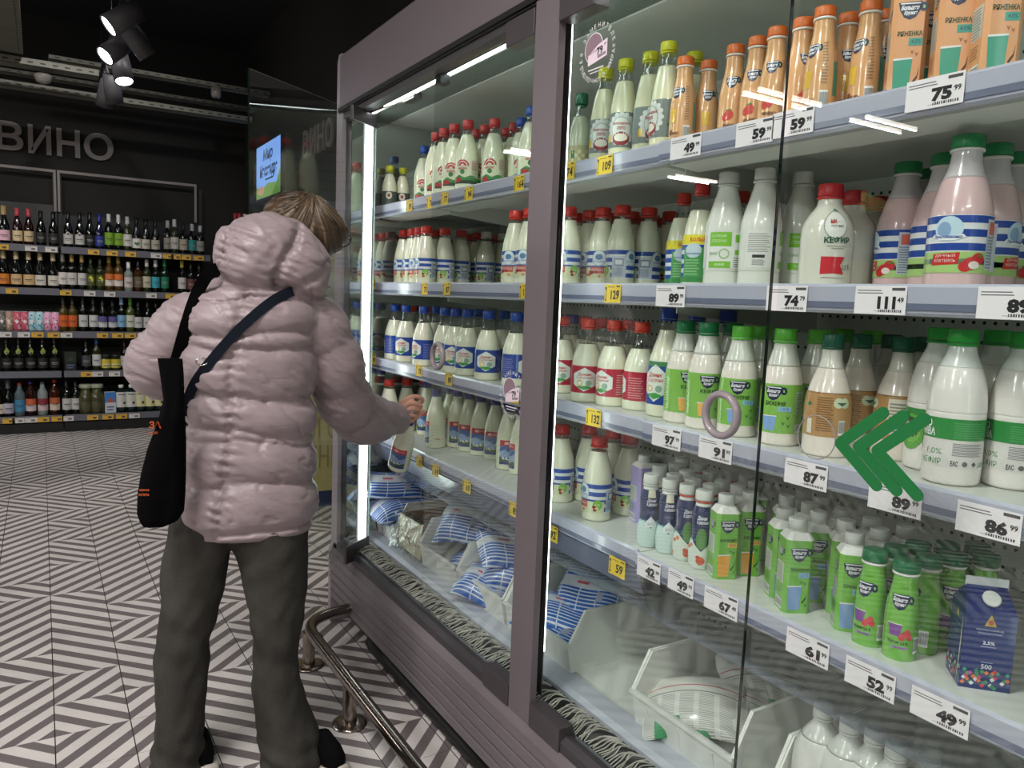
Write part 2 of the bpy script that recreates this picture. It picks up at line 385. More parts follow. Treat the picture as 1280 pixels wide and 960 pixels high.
for px, py, dx, lit, nm in SP:
    p = at(px, py, Z=2.75)
    r = tag(empty('spotlight', p), f'grey cylindrical track spotlight, {nm} head', 'spotlight', 'track spotlights')
    d = Vector((dx * .55, .35 if px in (141, 133) else .1, -.65)).normalized() if px not in (155, 146, 152) else {155: Vector((-.62, -.05, -.5)), 146: Vector((-.55, -.22, -.55)), 152: Vector((.1, -.3, -.8))}[px].normalized()
    q = d.to_track_quat('Z', 'Y')
    h = MB().lathe([(.03, -.1), (.055, -.095), (.06, .0), (.06, .1), (.052, .1), (.05, .09)], 24, closed=False).build('housing', SPOTB, r); h.rotation_euler = q.to_euler()
    l = MB().lathe([(.0505, .088), (.0505, .094)], 24).build('lens', SPOTE if lit else SPOTD, r); l.rotation_euler = q.to_euler()
    MB().tube([(0, 0, 0), (.45 - p[0], 0, .13), (.45 - p[0], 0, .18)], .01, 8).build('arm', SPOTB, r)
    if lit:
        sd = bpy.data.lights.new('spot_light', 'SPOT'); sd.energy = 60; sd.spot_size = 1.1; sd.spot_blend = .6; sd.shadow_soft_size = .04; sd.color = (1, .97, .93)
        so = bpy.data.objects.new('spot_light', sd); C.objects.link(so); so.location = Vector(p) + d * .11; so.rotation_euler = d.to_track_quat('-Z', 'Y').to_euler()
# spotlights added out of view under the ceiling to brighten the wine shelves
for i, X in enumerate((-.7, .1, .9)):
    r = tag(empty('spotlight', (X, 5.3, 3.55)), f'added out-of-view spotlight brightening the wine, {ORD[i]} of three', 'spotlight', 'added out-of-view spotlights')
    d = Vector((0, 2.6, -2.3)).normalized(); q = d.to_track_quat('Z', 'Y')
    h = MB().lathe([(.03, -.1), (.055, -.095), (.06, .0), (.06, .1), (.052, .1)], 20, closed=False).build('housing', SPOTB, r); h.rotation_euler = q.to_euler()
    l = MB().lathe([(.0505, .088), (.0505, .094)], 20).build('lens', SPOTE, r); l.rotation_euler = q.to_euler()
    MB().tube([(0, 0, 0), (0, 0, .15)], .01, 8).build('arm', SPOTB, r)
    sd = bpy.data.lights.new('added_wash_light', 'SPOT'); sd.energy = 50; sd.spot_size = 1.3; sd.spot_blend = .8; sd.shadow_soft_size = .05; sd.color = (1, .97, .93)
    so = bpy.data.objects.new('added_wash_light', sd); C.objects.link(so); so.location = (X, 5.39, 3.45); so.rotation_euler = d.to_track_quat('-Z', 'Y').to_euler()

# ------------------------------------------------------------------ far wall: lettering, wine shelving
LETT = mat('lettering_acrylic', '#8b8480', rough=.6, nscale=10, namt=.05)
def letters(word, spans, fn, root, depth):
    for ch, (a, b, lo, hi) in zip(word, spans):
        v, f = text_mesh(ch, .02); l_, h_ = v.min(0), v.max(0)
        p = (v - l_) / (h_ - l_) * np.array([b - a, hi - lo]) + np.array([a, lo])
        bm = bmesh.new(); vs_ = [bm.verts.new((x, z, 0)) for x, z in p]
        for q in f:
            try: bm.faces.new([vs_[i] for i in q])
            except ValueError: pass
        ret = bmesh.ops.extrude_face_region(bm, geom=list(bm.faces))
        bmesh.ops.translate(bm, vec=(0, 0, depth), verts=[e for e in ret['geom'] if isinstance(e, bmesh.types.BMVert)])
        for e in bm.verts: e.co = fn(e.co)
        bmesh.ops.recalc_face_normals(bm, faces=bm.faces)
        me = bpy.data.meshes.new('letter'); bm.to_mesh(me); bm.free(); me.materials.append(LETT)
        o = bpy.data.objects.new('letter', me); C.objects.link(o); o.parent = root
sg = tag(empty('wall_sign', (0, 8.36, 2.5)), 'raised grey capital letters on the charcoal wall above the wine', 'sign')
spans = []
for (x0, x1, yt, yb) in ((-6, 29, 151, 187), (35, 64, 156, 192), (71, 100, 161, 196), (105, 142, 166, 200)):
    a, b = at(x0, (yt + yb) / 2, Y=8.36), at(x1, (yt + yb) / 2, Y=8.36); m_ = (x0 + x1) / 2
    spans.append((a[0], b[0], at(m_, yb, Y=8.36)[2] - 2.5, at(m_, yt, Y=8.36)[2] - 2.5))
letters('ВИНО', spans, lambda c: Vector((c.x, -c.z + .05, c.y)), sg, .03)
sg2 = tag(empty('wall_sign', (1.80, 5.9, 2.4)), 'smaller matching letters on the side wall seen through the open door', 'sign')
letters('ВИНО', [(-.36 + .19 * i, -.36 + .19 * i + .15, -.02, .19) for i in range(4)], lambda c: Vector((-c.z + .03, -c.x, c.y)), sg2, .02)
# wall screen
r = tag(empty('wall_screen', (1.8, 7.28, 2.42)), 'lit flat screen with a blue sky picture on the side wall', 'screen')
MB().box(-.01, .03, -.45, .45, -.26, .26).build('bezel', BLACK, r)
f_ = Flat(); f_.rect(-.43, -.24, .43, .24, '#7ba7ee', 0)
f_.poly([(-.43, -.24), (.43, -.24), (.43, -.02), (.3, -.14), (0, -.12), (-.25, -.17), (-.43, -.12)], '#6f8f50', 1)
f_.poly([(.1, -.24), (.43, -.24), (.43, -.08), (.25, -.18)], '#4f7a3a', 2); f_.ell(-.25, -.17, .12, .04, '#b58a74', 2)
f_.text('Мир', .0, .13, .13, '#1c2a4a', 2, slant=.2, bold=.03, w=.34); f_.text('Массандра', .02, -.01, .14, '#1c2a4a', 2, w=.62, bold=.04); f_.rect(-.1, -.09, .2, -.075, '#1c2a4a', 2)
o = flat_obj('picture', f_, mat('screen_picture', attr=True, rough=.3, emit='#ffffff', es=0), r)
nt = MATS['screen_picture'].node_tree; nt.links.new(nt.nodes['Attribute'].outputs['Color'], nt.nodes['Principled BSDF'].inputs['Emission Color']); nt.nodes['Principled BSDF'].inputs['Emission Strength'].default_value = .9
o.matrix_parent_inverse = Matrix(); o.matrix_local = Matrix.Translation((-.0105, 0, 0)) @ M_TAG
# yellow cardboard display behind the case end
r = tag(empty('display_stand', (1.42, 4.6, 0)), 'yellow cardboard promotion stand with black lettering behind the case end', 'display stand')
YB = mat('yellow_cardboard', '#b9b071', rough=.7, nscale=12, namt=.05); NVY = mat('navy_cardboard', '#1d3357', rough=.6, nscale=12, namt=.05)
MB().box(-.34, .36, 0, .35, 0, .1).build('base', NVY, r); MB().box(-.34, .36, 0, .35, .1, 1.62).build('body', YB, r)
MB().box(-.34, .36, -.004, 0, 1.25, 1.5).build('panel', mat('pale_panel', '#b7b7a6', rough=.7, nscale=9, namt=.05), r)
f_ = Flat(); f_.text('Мо', .08, 1.14, .17, '#181510', 1, bold=.01, w=.3); f_.text('локо', .27, 1.13, .12, '#181510', 1, w=.12)
f_.rect(-.3, 1.235, .3, 1.24, '#55503a', 1); f_.lines(-.1, 1.3, .1, 1.42, 4, '#6d6d58', 1)
for i in range(14): f_.rect(-.3 + i * .04, .68, -.285 + i * .04, .8, '#97905c', 1)
f_.text('АЛКОГОЛЬ', 0.0, .50, .14, '#a08a4e', 1, w=.6); f_.text('МАШЕНЬКА', 0.0, .32, .14, '#a08a4e', 1, w=.6)
mb = MB(); f_.bake(mb, lambda u, v, L: (u, -.006 - .0005 * L, v), step=9); mb.build('print', PAPER, r)

SHY = 7.86      # front plane of the wine shelves
WZ = [1.636, 1.268, .896, .545, .150]
SHB = mat('black_shelf_steel', '#0e0e0e', rough=.45, nscale=8, namt=.1)
WRAIL = mat('wine_rail_plastic', '#6b6c76', rough=.3, coat=.3, nscale=9, namt=.08)
GPANEL = mat('grey_back_panel', '#4b4a49', rough=.7, nscale=4, namt=.05)
def unit(x0, x1, label, side):
    r = tag(empty('shelving_unit', ((x0 + x1) / 2, SHY, 0)), label, 'shelving', 'black wine shelving units')
    ox = (x0 + x1) / 2; a, b = x0 - ox, x1 - ox
    MB().box(a, b, .50, .53, 0, 1.95 if side else 2.02).build('back_panel', SHB if side else SHB, r)
    if not side: MB().box(a, b, .49, .499, 1.66, 2.03).build('top_panel', GPANEL, r)
    MB().box(a, b, .0, .5, 0, .085).build('plinth', SHB, r)
    for s in (a, b - .03): MB().box(s, s + .03, .46, .5, 0, 2.3).build('upright', SHB, r)
    for z in WZ:
        sh = MB().box(a + .004, b - .004, .0, .49, z - .025, z).build('shelf', SHB, r)
        MB().prism([(-.004, z - .055), (.0, z - .055), (.0, z + .004), (-.012, z - .0)], 'x', a + .006, b - .006).build('price_rail', WRAIL, sh)
    return r
u1 = unit(-1.10, .148, 'black wine shelving unit with the cans and the orange-label champagnes', 0)
u2 = unit(.156, 1.40, 'longer-stocked wine shelving unit ending beside the dark wall', 1)
for (x0, x1, lb) in ((-1.10, .145, 'thin grey metal frame above the cans unit'), (.155, 1.345, 'thin grey metal frame above the unit beside the dark wall')):
    r = tag(empty('sign_frame', ((x0 + x1) / 2, 8.3, 2.33)), lb, 'frame', 'thin frames over the wine')
    a = (x1 - x0) / 2
    MB().box(-a, a, -.01, .01, -.012, .012).build('top_bar', LETT, r)
    for s in (-a, a - .02): MB().box(s, s + .02, -.01, .01, -.36, -.012).build('side_bar', LETT, r)

def wine(style, glass, cap, lab, lab2=None, H_=.30, rr=.037, fig=None):
    """one bottle of the wine wall: root empty with glass, foil cap and label"""
    r = empty('wine_bottle' if style not in ('can', 'box', 'jar', 'jug', 'jugb') else {'can': 'drink_can', 'box': 'drink_carton', 'jar': 'glass_jar', 'jug': 'glass_jug', 'jugb': 'wine_jug'}[style])
    if style == 'bord': pf = [(rr * .9, 0), (rr, .006), (rr, H_ * .58), (rr * .93, H_ * .64), (rr * .55, H_ * .70), (.0145, H_ * .75), (.0135, H_ * .97)]; lz = (H_ * .14, H_ * .48)
    elif style == 'burg': pf = [(rr * .9, 0), (rr, .006), (rr * 1.02, H_ * .45), (rr * .9, H_ * .55), (rr * .6, H_ * .67), (.017, H_ * .75), (.0145, H_ * .97)]; lz = (H_ * .10, H_ * .38)
    elif style == 'champ': pf = [(rr * 1.0, 0), (rr * 1.15, .006), (rr * 1.15, H_ * .42), (rr * 1.0, H_ * .52), (rr * .62, H_ * .66), (.018, H_ * .8), (.017, H_ * .97)]; lz = (H_ * .09, H_ * .36)
    elif style == 'spirit': pf = [(rr, 0), (rr * 1.1, .006), (rr * 1.1, H_ * .66), (rr * .9, H_ * .73), (.02, H_ * .8), (.0155, H_ * .97)]; lz = (H_ * .14, H_ * .5)
    if style in ('bord', 'burg', 'champ', 'spirit'):
        MB().lathe(pf, 20, glass).build('glass', WINEG, r)
        cr = .0165 if style != 'champ' else .0195
        ch = .22 if style != 'champ' else .34
        MB().lathe([(cr * 1.15, H_ * (1 - ch)), (cr, H_ * (1 - ch * .8)), (cr, H_ * .995), (cr * .8, H_)], 16, cap).build('cap', CAP, r)
        R0 = pf[2][0]; f_ = Flat(); w = R0 * 1.35
        f_.rect(-w, lz[0], w, lz[1], lab, 0)
        if lab2: f_.rect(-w, lz[0] + (lz[1] - lz[0]) * .5, w, lz[1], lab2, 1)
        m_ = (lz[0] + lz[1]) / 2; dk = '#3a3a3a' if sum(lin(lab)) > .6 else '#9a9a9a'
        f_.rect(-w * .5, m_ - .003, w * .5, m_ + .003, dk, 2); f_.rect(-w * .35, m_ - .014, w * .35, m_ - .011, dk, 2)
        if fig == 'circle': f_.ell(0, lz[1] - .002, .017, .017, lab, 1, 14); f_.ell(0, lz[1] - .002, .012, .012, '#6a6a6a', 2, 12)
        if fig == 'heart': f_.poly([(0, m_ - .025), (.022, m_ + .0), (.012, m_ + .012), (0, m_ + .004), (-.012, m_ + .012), (-.022, m_)], '#4c7a4a', 3)
        if fig == 'sprig': f_.poly([(-.022, .17), (0, .21), (.022, .175), (.01, .15), (0, .17), (-.012, .15)], '#8a9a4a', 0)
        if fig == 'bird': f_.poly([(-.02, m_ + .02), (.0, m_ + .04), (.02, m_ + .01), (.008, m_ - .02), (.0, m_ + .01)], '#e0d83a', 3)
        mb = MB(); f_.bake(mb, lambda u, v, L: ((R0 * 1.01 + .0008 * L) * math.sin(u / R0), -(R0 * 1.01 + .0008 * L) * math.cos(u / R0), v), step=.012)
        mb.build('label', PAPER, r)
    elif style == 'can':
        MB().lathe([(.024, 0), (.032, .008), (.032, .15), (.026, .165)], 20, lab).build('can_body', CAP, r)
        MB().lathe([(.026, .165), (.027, .169), (.02, .167)], 16, '#c8c8c8').build('lid', CAP, r)
        f_ = Flat()
        rn = random.Random(hash(lab) % 99)
        for _ in range(9): x, z = rn.uniform(-.03, .03), rn.uniform(.02, .14); f_.ell(x, z, .007, .009, lab2 or '#ffffff', 0, 8)
        f_.poly([(0, .1), (.014, .085), (0, .06), (-.014, .085)], '#f2e9ea', 1)
        mb = MB(); f_.bake(mb, lambda u, v, L: ((.0326 + .0006 * L) * math.sin(u / .032), -(.0326 + .0006 * L) * math.cos(u / .032), v), step=.01); mb.build('print', PAPER, r)
    elif style == 'box':
        MB().box(-.045, .045, -.03, .03, 0, H_, lab).build('carton', PAPER, r)
        f_ = Flat(); f_.rect(-.045, H_ * .5, .045, H_, lab2, 0); f_.poly([(-.03, H_ * .5), (.03, H_ * .5), (.01, H_ * .75), (-.01, H_ * .7)], '#b05a3a' if lab != '#101410' else '#2c3a2c', 1); f_.rect(-.03, H_ * .25, .03, H_ * .32, '#5a6a8a', 1); f_.rect(-.03, H_ * .12, .02, H_ * .18, '#5a6a8a', 1)
        mb = MB(); f_.bake(mb, lambda u, v, L: (u, -.0305 - .0006 * L, v), step=9); mb.build('print', PAPER, r)
    elif style == 'jar':
        MB().lathe([(.036, 0), (.042, .008), (.042, .105), (.03, .12)], 20, glass).build('glass', WINEG, r)
        MB().lathe([(.035, .118), (.036, .14), (.03, .142)], 18, cap).build('lid', CAP, r)
        f_ = Flat(); f_.rect(-.05, .02, .05, .1, lab, 0); f_.rect(-.035, .03, .035, .06, '#d9d7a0', 1); f_.rect(-.03, .038, .03, .046, '#333322', 2)
        mb = MB(); f_.bake(mb, lambda u, v, L: ((.0425 + .0006 * L) * math.sin(u / .042), -(.0425 + .0006 * L) * math.cos(u / .042), v), step=.01); mb.build('label', PAPER, r)
    elif style == 'jug':
        MB().lathe([(.05, 0), (.062, .012), (.064, .13), (.05, .18), (.042, .2), (.042, .235)], 24, glass).build('glass', WINEG, r)
        MB().lathe([(.052, .232), (.055, .24), (.055, .262), (.045, .27)], 24, '#9aa088').build('stopper', CAP, r)
        f_ = Flat(); f_.rect(-.05, .12, .05, .135, '#3c3c28', 0)
        mb = MB(); f_.bake(mb, lambda u, v, L: (.0652 * math.sin(u / .064), -.0652 * math.cos(u / .064), v), step=.01); mb.build('label', PAPER, r)
    elif style == 'jugb':
        MB().lathe([(.045, 0), (.053, .01), (.053, .19), (.045, .205), (.02, .215), (.018, .235)], 24, glass).build('bottle_body', WINEG, r)
        MB().lathe([(.02, .225), (.021, .252), (.016, .255)], 16, '#e8efe8').build('cap', CAP, r)
        f_ = Flat(); f_.rect(-.052, .05, .052, .19, lab, 0); f_.ell(.0, .13, .02, .03, '#c9c9b8', 1); f_.ell(.02, .09, .012, .014, '#55552f', 2); f_.rect(-.03, .165, .03, .173, '#333333', 2)
        mb = MB(); f_.bake(mb, lambda u, v, L: ((.0537 + .0006 * L) * math.sin(u / .053), -(.0537 + .0006 * L) * math.cos(u / .053), v), step=.01); mb.build('label', PAPER, r)
    return r
DK, OL, AM, CL = '#0a0d08', '#283014', '#3c220a', '#8c948c'
WROWS = [
 [(5, 'champ', DK, '#a98f55', '#e6b9c4', None, .32, None, 'gold-topped champagne with pink label'),
  (21.7, 'burg', '#2a0806', '#c94a58', '#e2cda0', None, .31, None, 'red-capped rose bottle with cream label'), (35.7, 'burg', '#2a0806', '#c94a58', '#e2cda0', None, .31, None, 'red-capped rose bottle with cream label'),
  (51, 'burg', DK, '#101010', '#2f2f28', None, .3, None, 'all-black bottle with dark label'), (66.5, 'burg', DK, '#101010', '#2f2f28', None, .3, None, 'all-black bottle with dark label'),
  (85, 'burg', DK, '#0c0c0c', '#c9c6c0', None, .31, 'circle', 'black bottle with white roundel label'), (99.5, 'burg', DK, '#0c0c0c', '#c9c6c0', None, .31, 'circle', 'black bottle with white roundel label'),
  (112, 'burg', DK, '#0c0c0c', '#20201e', None, .32, None, 'plain black bottle between roundel and blue ones'), (124, 'burg', '#0d1030', '#20288a', '#2a3a90', None, .31, None, 'blue-capped bottle with blue label'),
  (136, 'bord', DK, '#c8c8c8', '#7fa92e', None, .32, None, 'white-capped bottle with lime green label'), (148, 'bord', DK, '#c8c8c8', '#7fa92e', None, .32, None, 'white-capped bottle with lime green label'),
  (159, 'bord', OL, '#c8c8c8', '#d2d0c8', None, .31, None, 'pale glass bottle with white cap and label'), (170.5, 'burg', DK, '#101010', '#d8d8d0', None, .31, 'heart', 'black bottle with green heart label'),
  (182, 'burg', DK, '#101010', '#c6c0ae', None, .3, None, 'black bottle with plain cream label'), (194, 'burg', DK, '#101010', '#c6c0ae', None, .3, None, 'black bottle with plain cream label'),
  (211, 'bord', DK, '#b8b8b8', '#b8b4a8', None, .31, None, 'silver-capped bottle half hidden behind another'), (218, 'bord', OL, '#c8c8c8', '#d2d0c8', None, .32, None, 'silver-capped bottle with large white label'),
  (229, 'bord', DK, '#141414', '#b9aa98', None, .29, None, 'dark bottle with beige label'), (240, 'bord', DK, '#b0b0b0', '#2e8f8c', None, .29, None, 'bottle with teal label and white cap'), (250, 'bord', DK, '#a8a8a8', '#9a9a92', None, .28, None, 'last bottle of the row, grey label')],
 [(4.5, 'champ', DK, '#b9a982', '#d9822b', None, .32, None, 'champagne with orange label'), (20.5, 'champ', DK, '#b9a982', '#d8b684', None, .32, None, 'champagne with tan label'), (36, 'champ', DK, '#b9a982', '#d8b684', None, .32, None, 'champagne with tan label'),
  (50.5, 'champ', DK, '#b9a982', '#d8d4c6', None, .32, None, 'champagne with white label'), (66.5, 'champ', DK, '#b9a982', '#d8d4c6', None, .32, None, 'champagne with white label'),
  (78.5, 'bord', DK, '#8a8580', '#e2dcd6', None, .31, None, 'slim bottle with white and orange label'), (90, 'bord', DK, '#b59a5c', '#cfccc8', None, .31, None, 'gold-capped bottle with white label'), (102.5, 'bord', DK, '#b59a5c', '#cfccc8', None, .31, None, 'gold-capped bottle with white label'),
  (113.5, 'bord', OL, '#1c2410', '#4a5420', None, .29, 'bird', 'olive bottle with yellow figure'), (125, 'bord', OL, '#1c2410', '#4a5420', None, .29, 'bird', 'olive bottle with yellow figure'),
  (136.5, 'bord', '#54390f', '#8a7a30', '#e6dcd2', '#d8743a', .32, None, 'amber bottle with orange and white label'), (148, 'bord', '#54390f', '#8a7a30', '#e6dcd2', '#d8743a', .32, None, 'amber bottle with orange and white label'),
  (160.5, 'bord', CL, '#e0e0e0', '#cfc6c0', None, .27, None, 'pale bottle with round white top'), (172.5, 'bord', AM, '#141210', '#6a5a48', None, .29, None, 'brown bottle with brown label'), (183.5, 'bord', OL, '#c9c6bc', '#c4bea6', None, .3, None, 'olive bottle with cream label'),
  (194.5, 'bord', DK, '#c8d0d0', '#39a3b8', None, .3, None, 'bottle with bright cyan label'), (206, 'bord', '#0c2416', '#1f7a4a', '#1f7a56', None, .31, None, 'green-capped bottle with green label'),
  (227.5, 'bord', DK, '#b5a93c', '#cfcbc6', None, .31, None, 'gold-capped bottle beside the hood'), (238.5, 'bord', DK, '#1a1a1a', '#6a3a3a', None, .29, None, 'dark bottle with reddish label'), (249, 'bord', DK, '#1a1a1a', '#8a8a86', None, .29, None, 'dark bottle beside the reddish one')],
 [(2.5, 'can', 0, 0, '#6f6a64', '#a8a49a', 0, None, 'grey patterned can'), (11.7, 'can', 0, 0, '#b79a86', '#dccaba', 0, None, 'tan patterned can'), (21.5, 'can', 0, 0, '#d6657a', '#f3c5cc', 0, None, 'coral pink can'), (30.7, 'can', 0, 0, '#d6657a', '#f3c5cc', 0, None, 'coral pink can'),
  (40.5, 'can', 0, 0, '#bfe3ea', '#2d9fbe', 0, None, 'light blue can'), (50, 'can', 0, 0, '#bfe3ea', '#2d9fbe', 0, None, 'light blue can'), (60, 'can', 0, 0, '#efb7d2', '#d2417f', 0, None, 'rose and white can'), (69.3, 'can', 0, 0, '#efb7d2', '#d2417f', 0, None, 'rose and white can'),
  (79.5, 'bord', '#4a3e10', '#2a2410', '#d9642a', None, .3, None, 'yellow wine with broad orange label'), (91, 'bord', '#4a3e10', '#2a2410', '#d9642a', None, .3, None, 'yellow wine with broad orange label'),
  (104, 'bord', DK, '#262626', '#cfd0cc', None, .31, None, 'tall dark bottle with slanted white label'), (117, 'bord', DK, '#262626', '#cfd0cc', None, .31, None, 'tall dark bottle with slanted white label'),
  (128.5, 'bord', DK, '#1a1a1a', '#d0cfd0', '#5a5690', .29, None, 'bottle with violet landscape label'), (141, 'bord', DK, '#1a1a1a', '#d0cfd0', '#5a5690', .29, None, 'bottle with violet landscape label'),
  (152, 'bord', DK, '#8fb6d6', '#7fb2d2', None, .32, None, 'blue-capped bottle with sky blue label'), (163, 'bord', '#4a5420', '#5a9a3a', '#cfd2c0', None, .32, None, 'green-capped bottle with white label'), (173, 'bord', DK, '#141414', '#c6c6c2', None, .29, None, 'small-label bottle beside the sleeve'), (184.5, 'bord', DK, '#141414', '#c6c6c2', None, .29, None, 'small-label bottle beside the sleeve'), (195, 'bord', DK, '#141414', '#c6c6c2', None, .29, None, 'small-label bottle beside the sleeve')],
 [(x, 'champ', DK, '#141410', '#1c1c18', None, .32, 'sprig', 'black sparkling bottle with leaf emblem') for x in (8.5, 23.5, 38.5, 53.5, 68.5)] +
 [(88, 'box', 0, 0, '#101410', '#1c241c', .17, None, 'dark gift box in the shadow'), (108, 'bord', DK, '#101010', '#474a4c', None, .28, None, 'dark bottle with slate label'), (121, 'bord', OL, '#22507e', '#d0d2d2', None, .3, None, 'blue-capped bottle with tall white label'),
  (132.5, 'jar', OL, '#2a2a20', '#c9b63a', None, 0, None, 'squat jar with yellow label'), (144.5, 'jar', OL, '#2a2a20', '#c9b63a', None, 0, None, 'squat jar with yellow label'), (156, 'bord', DK, '#101010', '#b9beb9', None, .27, None, 'bottle peeking out behind the sleeve')],
 [(-1, 'champ', DK, '#222222', '#d8ccb8', None, .31, None, 'black bottle cut by the frame edge'), (10.5, 'champ', DK, '#4a4a50', '#b3aebe', None, .32, None, 'black sparkling bottle with lilac label'), (25, 'spirit', '#5a6a70', '#c03a30', '#3f84a8', None, .29, None, 'clear spirit bottle with blue label'), (38.7, 'spirit', '#2a0c08', '#4a2a7a', '#d8c6c6', '#c9653a', .3, None, 'dark bottle with orange and white labels'),
  (53.5, 'spirit', '#8a9494', '#4c5052', '#d0b8b8', '#8a3038', .3, None, 'clear bottle with red and white label'), (68.5, 'spirit', '#3a1408', '#b03a20', '#d8c8b8', '#b8643a', .31, None, 'red-capped amber bottle'),
  (83.5, 'bord', DK, '#101010', '#c6c6c2', None, .3, None, 'black bottle with square white label'), (95, 'bord', DK, '#101010', '#c6c6c2', None, .3, None, 'black bottle with square white label'), (107.5, 'jug', '#4a4a2c', 0, '#ffffff', None, 0, None, 'wide glass jug with stopper'), (121, 'jug', '#4a4a2c', 0, '#ffffff', None, 0, None, 'wide glass jug with stopper'),
  (137.5, 'box', 0, 0, '#cfd2dc', '#3f7fc8', .19, None, 'blue and white carton'), (151.5, 'jugb', '#0e2420', 0, '#cfd0cc', None, 0, None, 'dark green bottle with white label'), (164, 'jugb', '#0e2420', 0, '#cfd0cc', None, 0, None, 'dark green bottle with white label'), (176, 'jugb', '#0e2420', 0, '#d9d3a0', None, 0, None, 'dark green bottle with cream label'), (187.5, 'jugb', '#0e2420', 0, '#d9d3a0', None, 0, None, 'dark green bottle with cream label'), (199, 'jugb', '#0e2420', 0, '#d9d3a0', None, 0, None, 'dark green bottle with cream label')]]
ROWN = ['top', 'second', 'third', 'fourth', 'bottom']
KIDS = {}
wc = {}
for ri, row in enumerate(WROWS):
    cnt = {}
    for it in row: cnt[it[8]] = cnt.get(it[8], 0) + 1
    seen = {}; ypx = (300, 358, 418, 468, 522)[ri]
    for (px, st, gl, cp, lb, lb2, hh, fig, desc) in row:
        key = (st, gl, cp, lb, lb2, hh, fig)
        w_, x = None, at(px, ypx - 18, Y=SHY + .07)[0]
        if key not in wc:
            w_ = wine(st, gl or DK, cp or DK, lb, lb2, hh or .3, .037, fig); wc[key] = w_
            KIDS[w_.name] = [c for c in bpy.data.objects if c.parent == w_]
        else: w_ = copy_tree(wc[key], None, KIDS)
        w_.location = (x, SHY + (.07 if not desc.endswith('another') else .15), WZ[ri]); w_.rotation_euler = (0, 0, random.Random(px).uniform(-.12, .12))
        seen[desc] = seen.get(desc, 0) + 1
        suf = f', {ORD[seen[desc]-1]} from the left' if cnt[desc] > 1 else ''
        tag(w_, f'{desc}{suf}, {ROWN[ri]} wine shelf', {'can': 'can', 'box': 'carton', 'jar': 'jar', 'jug': 'jug'}.get(st, 'bottle'), f'drinks on the {ROWN[ri]} wine shelf')
# small tags on the wine rails
WT = [[(3, 'y'), (39, 'w'), (64, 'w'), (117, 'y'), (140, 'y'), (163, 'y'), (195, 'w'), (210, 'y'), (220, 'y'), (232, 'y'), (248, 'y')], [(15, 'y'), (82, 'y'), (112, 'w'), (137, 'w'), (189, 'w'), (213, 'y')], [(7, 'w'), (30, 'w'), (47, 'y'), (67, 'y'), (83, 'w'), (128, 'y'), (147, 'y'), (163, 'y')],
      [(108, 'y'), (122, 'w'), (143, 'w')], [(11, 'y'), (23, 'w'), (39, 'w'), (54, 'y'), (72, 'y'), (85, 'w'), (116, 'y'), (135, 'y'), (152, 'y'), (168, 'w')]]
tg = {}
for c_, col in (('y', '#d9ab3c'), ('w', '#d6d2cc')):
    f_ = Flat(); f_.rect(0, -.012, .03, .006, '#5a5040' if c_ == 'y' else '#777777', 0); f_.rect(-.035, .01, 0, .014, '#8a7a50' if c_ == 'y' else '#999999', 0)
    mb = MB(); mb.box(-.045, .045, -.002, 0, -.022, .022, col); f_.bake(mb, lambda u, v, L: (u, -.0025, v), step=9)
    tg[c_] = mb.build('price_tag', PAPER); 
used = set()
for ri, row in enumerate(WT):
    k = 0
    for px, c_ in row:
        p = at(px, (312, 365, 421, 470, 524)[ri], Y=SHY)
        o = tg[c_] if c_ not in used else tg[c_].copy()
        if c_ in used: C.objects.link(o)
        used.add(c_); o.location = (p[0], SHY - .013, WZ[ri] - .03); k += 1
        tag(o, f"small {'yellow' if c_ == 'y' else 'white'} price tag, {ORD[k-1]} from the left on the {ROWN[ri]} wine rail", 'price tag', f'price tags on the {ROWN[ri]} wine rail')
# red-capped bottles on a ledge in the corner
r = tag(empty('corner_ledge', (1.66, 7.6, 0)), 'narrow black ledge unit in the corner behind the hood', 'shelf')
MB().box(-.22, .16, 0, .3, 0, 1.72).build('body', SHB, r); MB().box(-.23, .165, -.01, .3, 1.72, 1.74).build('top', SHB, r)
for i, px in enumerate((294, 299, 306, 313, 320, 326)):
    cc = ['#8a1f2a', '#a32a34', '#c9b9b0', '#8a1f2a', '#a5404a', '#c8c0bc'][i]
    w_ = wine('bord', '#1a0606', cc, '#c8b8b0', None, .3, .03, None); x = at(px, 270, Y=7.68)[0]; w_.location = (x, 7.68, 1.74)
    tag(w_, f"{'red' if i in (0,1,3,4) else 'pale'}-capped bottle on the corner ledge, {ORD[i]} from the left", 'bottle', 'bottles on the corner ledge')

# ================================================================== REFRIGERATED CASE
YA, YB_ = 2.925, -1.15          # interior ends along the aisle
cab = tag(empty('refrigerated_case', (1.0, 1.5, 0)), 'long mauve-grey refrigerated dairy case with glass doors and white shelves', 'fridge')
def P(mb, name, m, parent=cab):
    mb.v = [(x - 1.0, y - 1.5, z) for x, y, z in mb.v]; return mb.build(name, m, parent)
END = mat('end_panel', '#a59aa0', rough=.35, metal=.2, nscale=3, namt=.04)
P(MB().prism([(.975, 0), (1.85, 0), (1.85, 2.23), (.99, 2.23), (.985, 2.2), (.985, .33), (.975, .3)], 'y', YA, YA + .03), 'end_panel', END)
P(MB().prism([(.985, 2.03), (1.05, 2.03), (1.05, 2.06), (1.8, 2.10), (1.8, 2.23), (.998, 2.23), (.985, 2.215)], 'y', YB_, YA), 'header', MAUVE)
P(MB().box(.978, .986, YB_, YA, 2.012, 2.026).box(.984, 1.03, YB_, YA, 2.006, 2.03), 'header_groove', BLACK)
P(MB().box(.99, 1.035, YB_, YA, 1.985, 2.006), 'door_head', DKGREY)
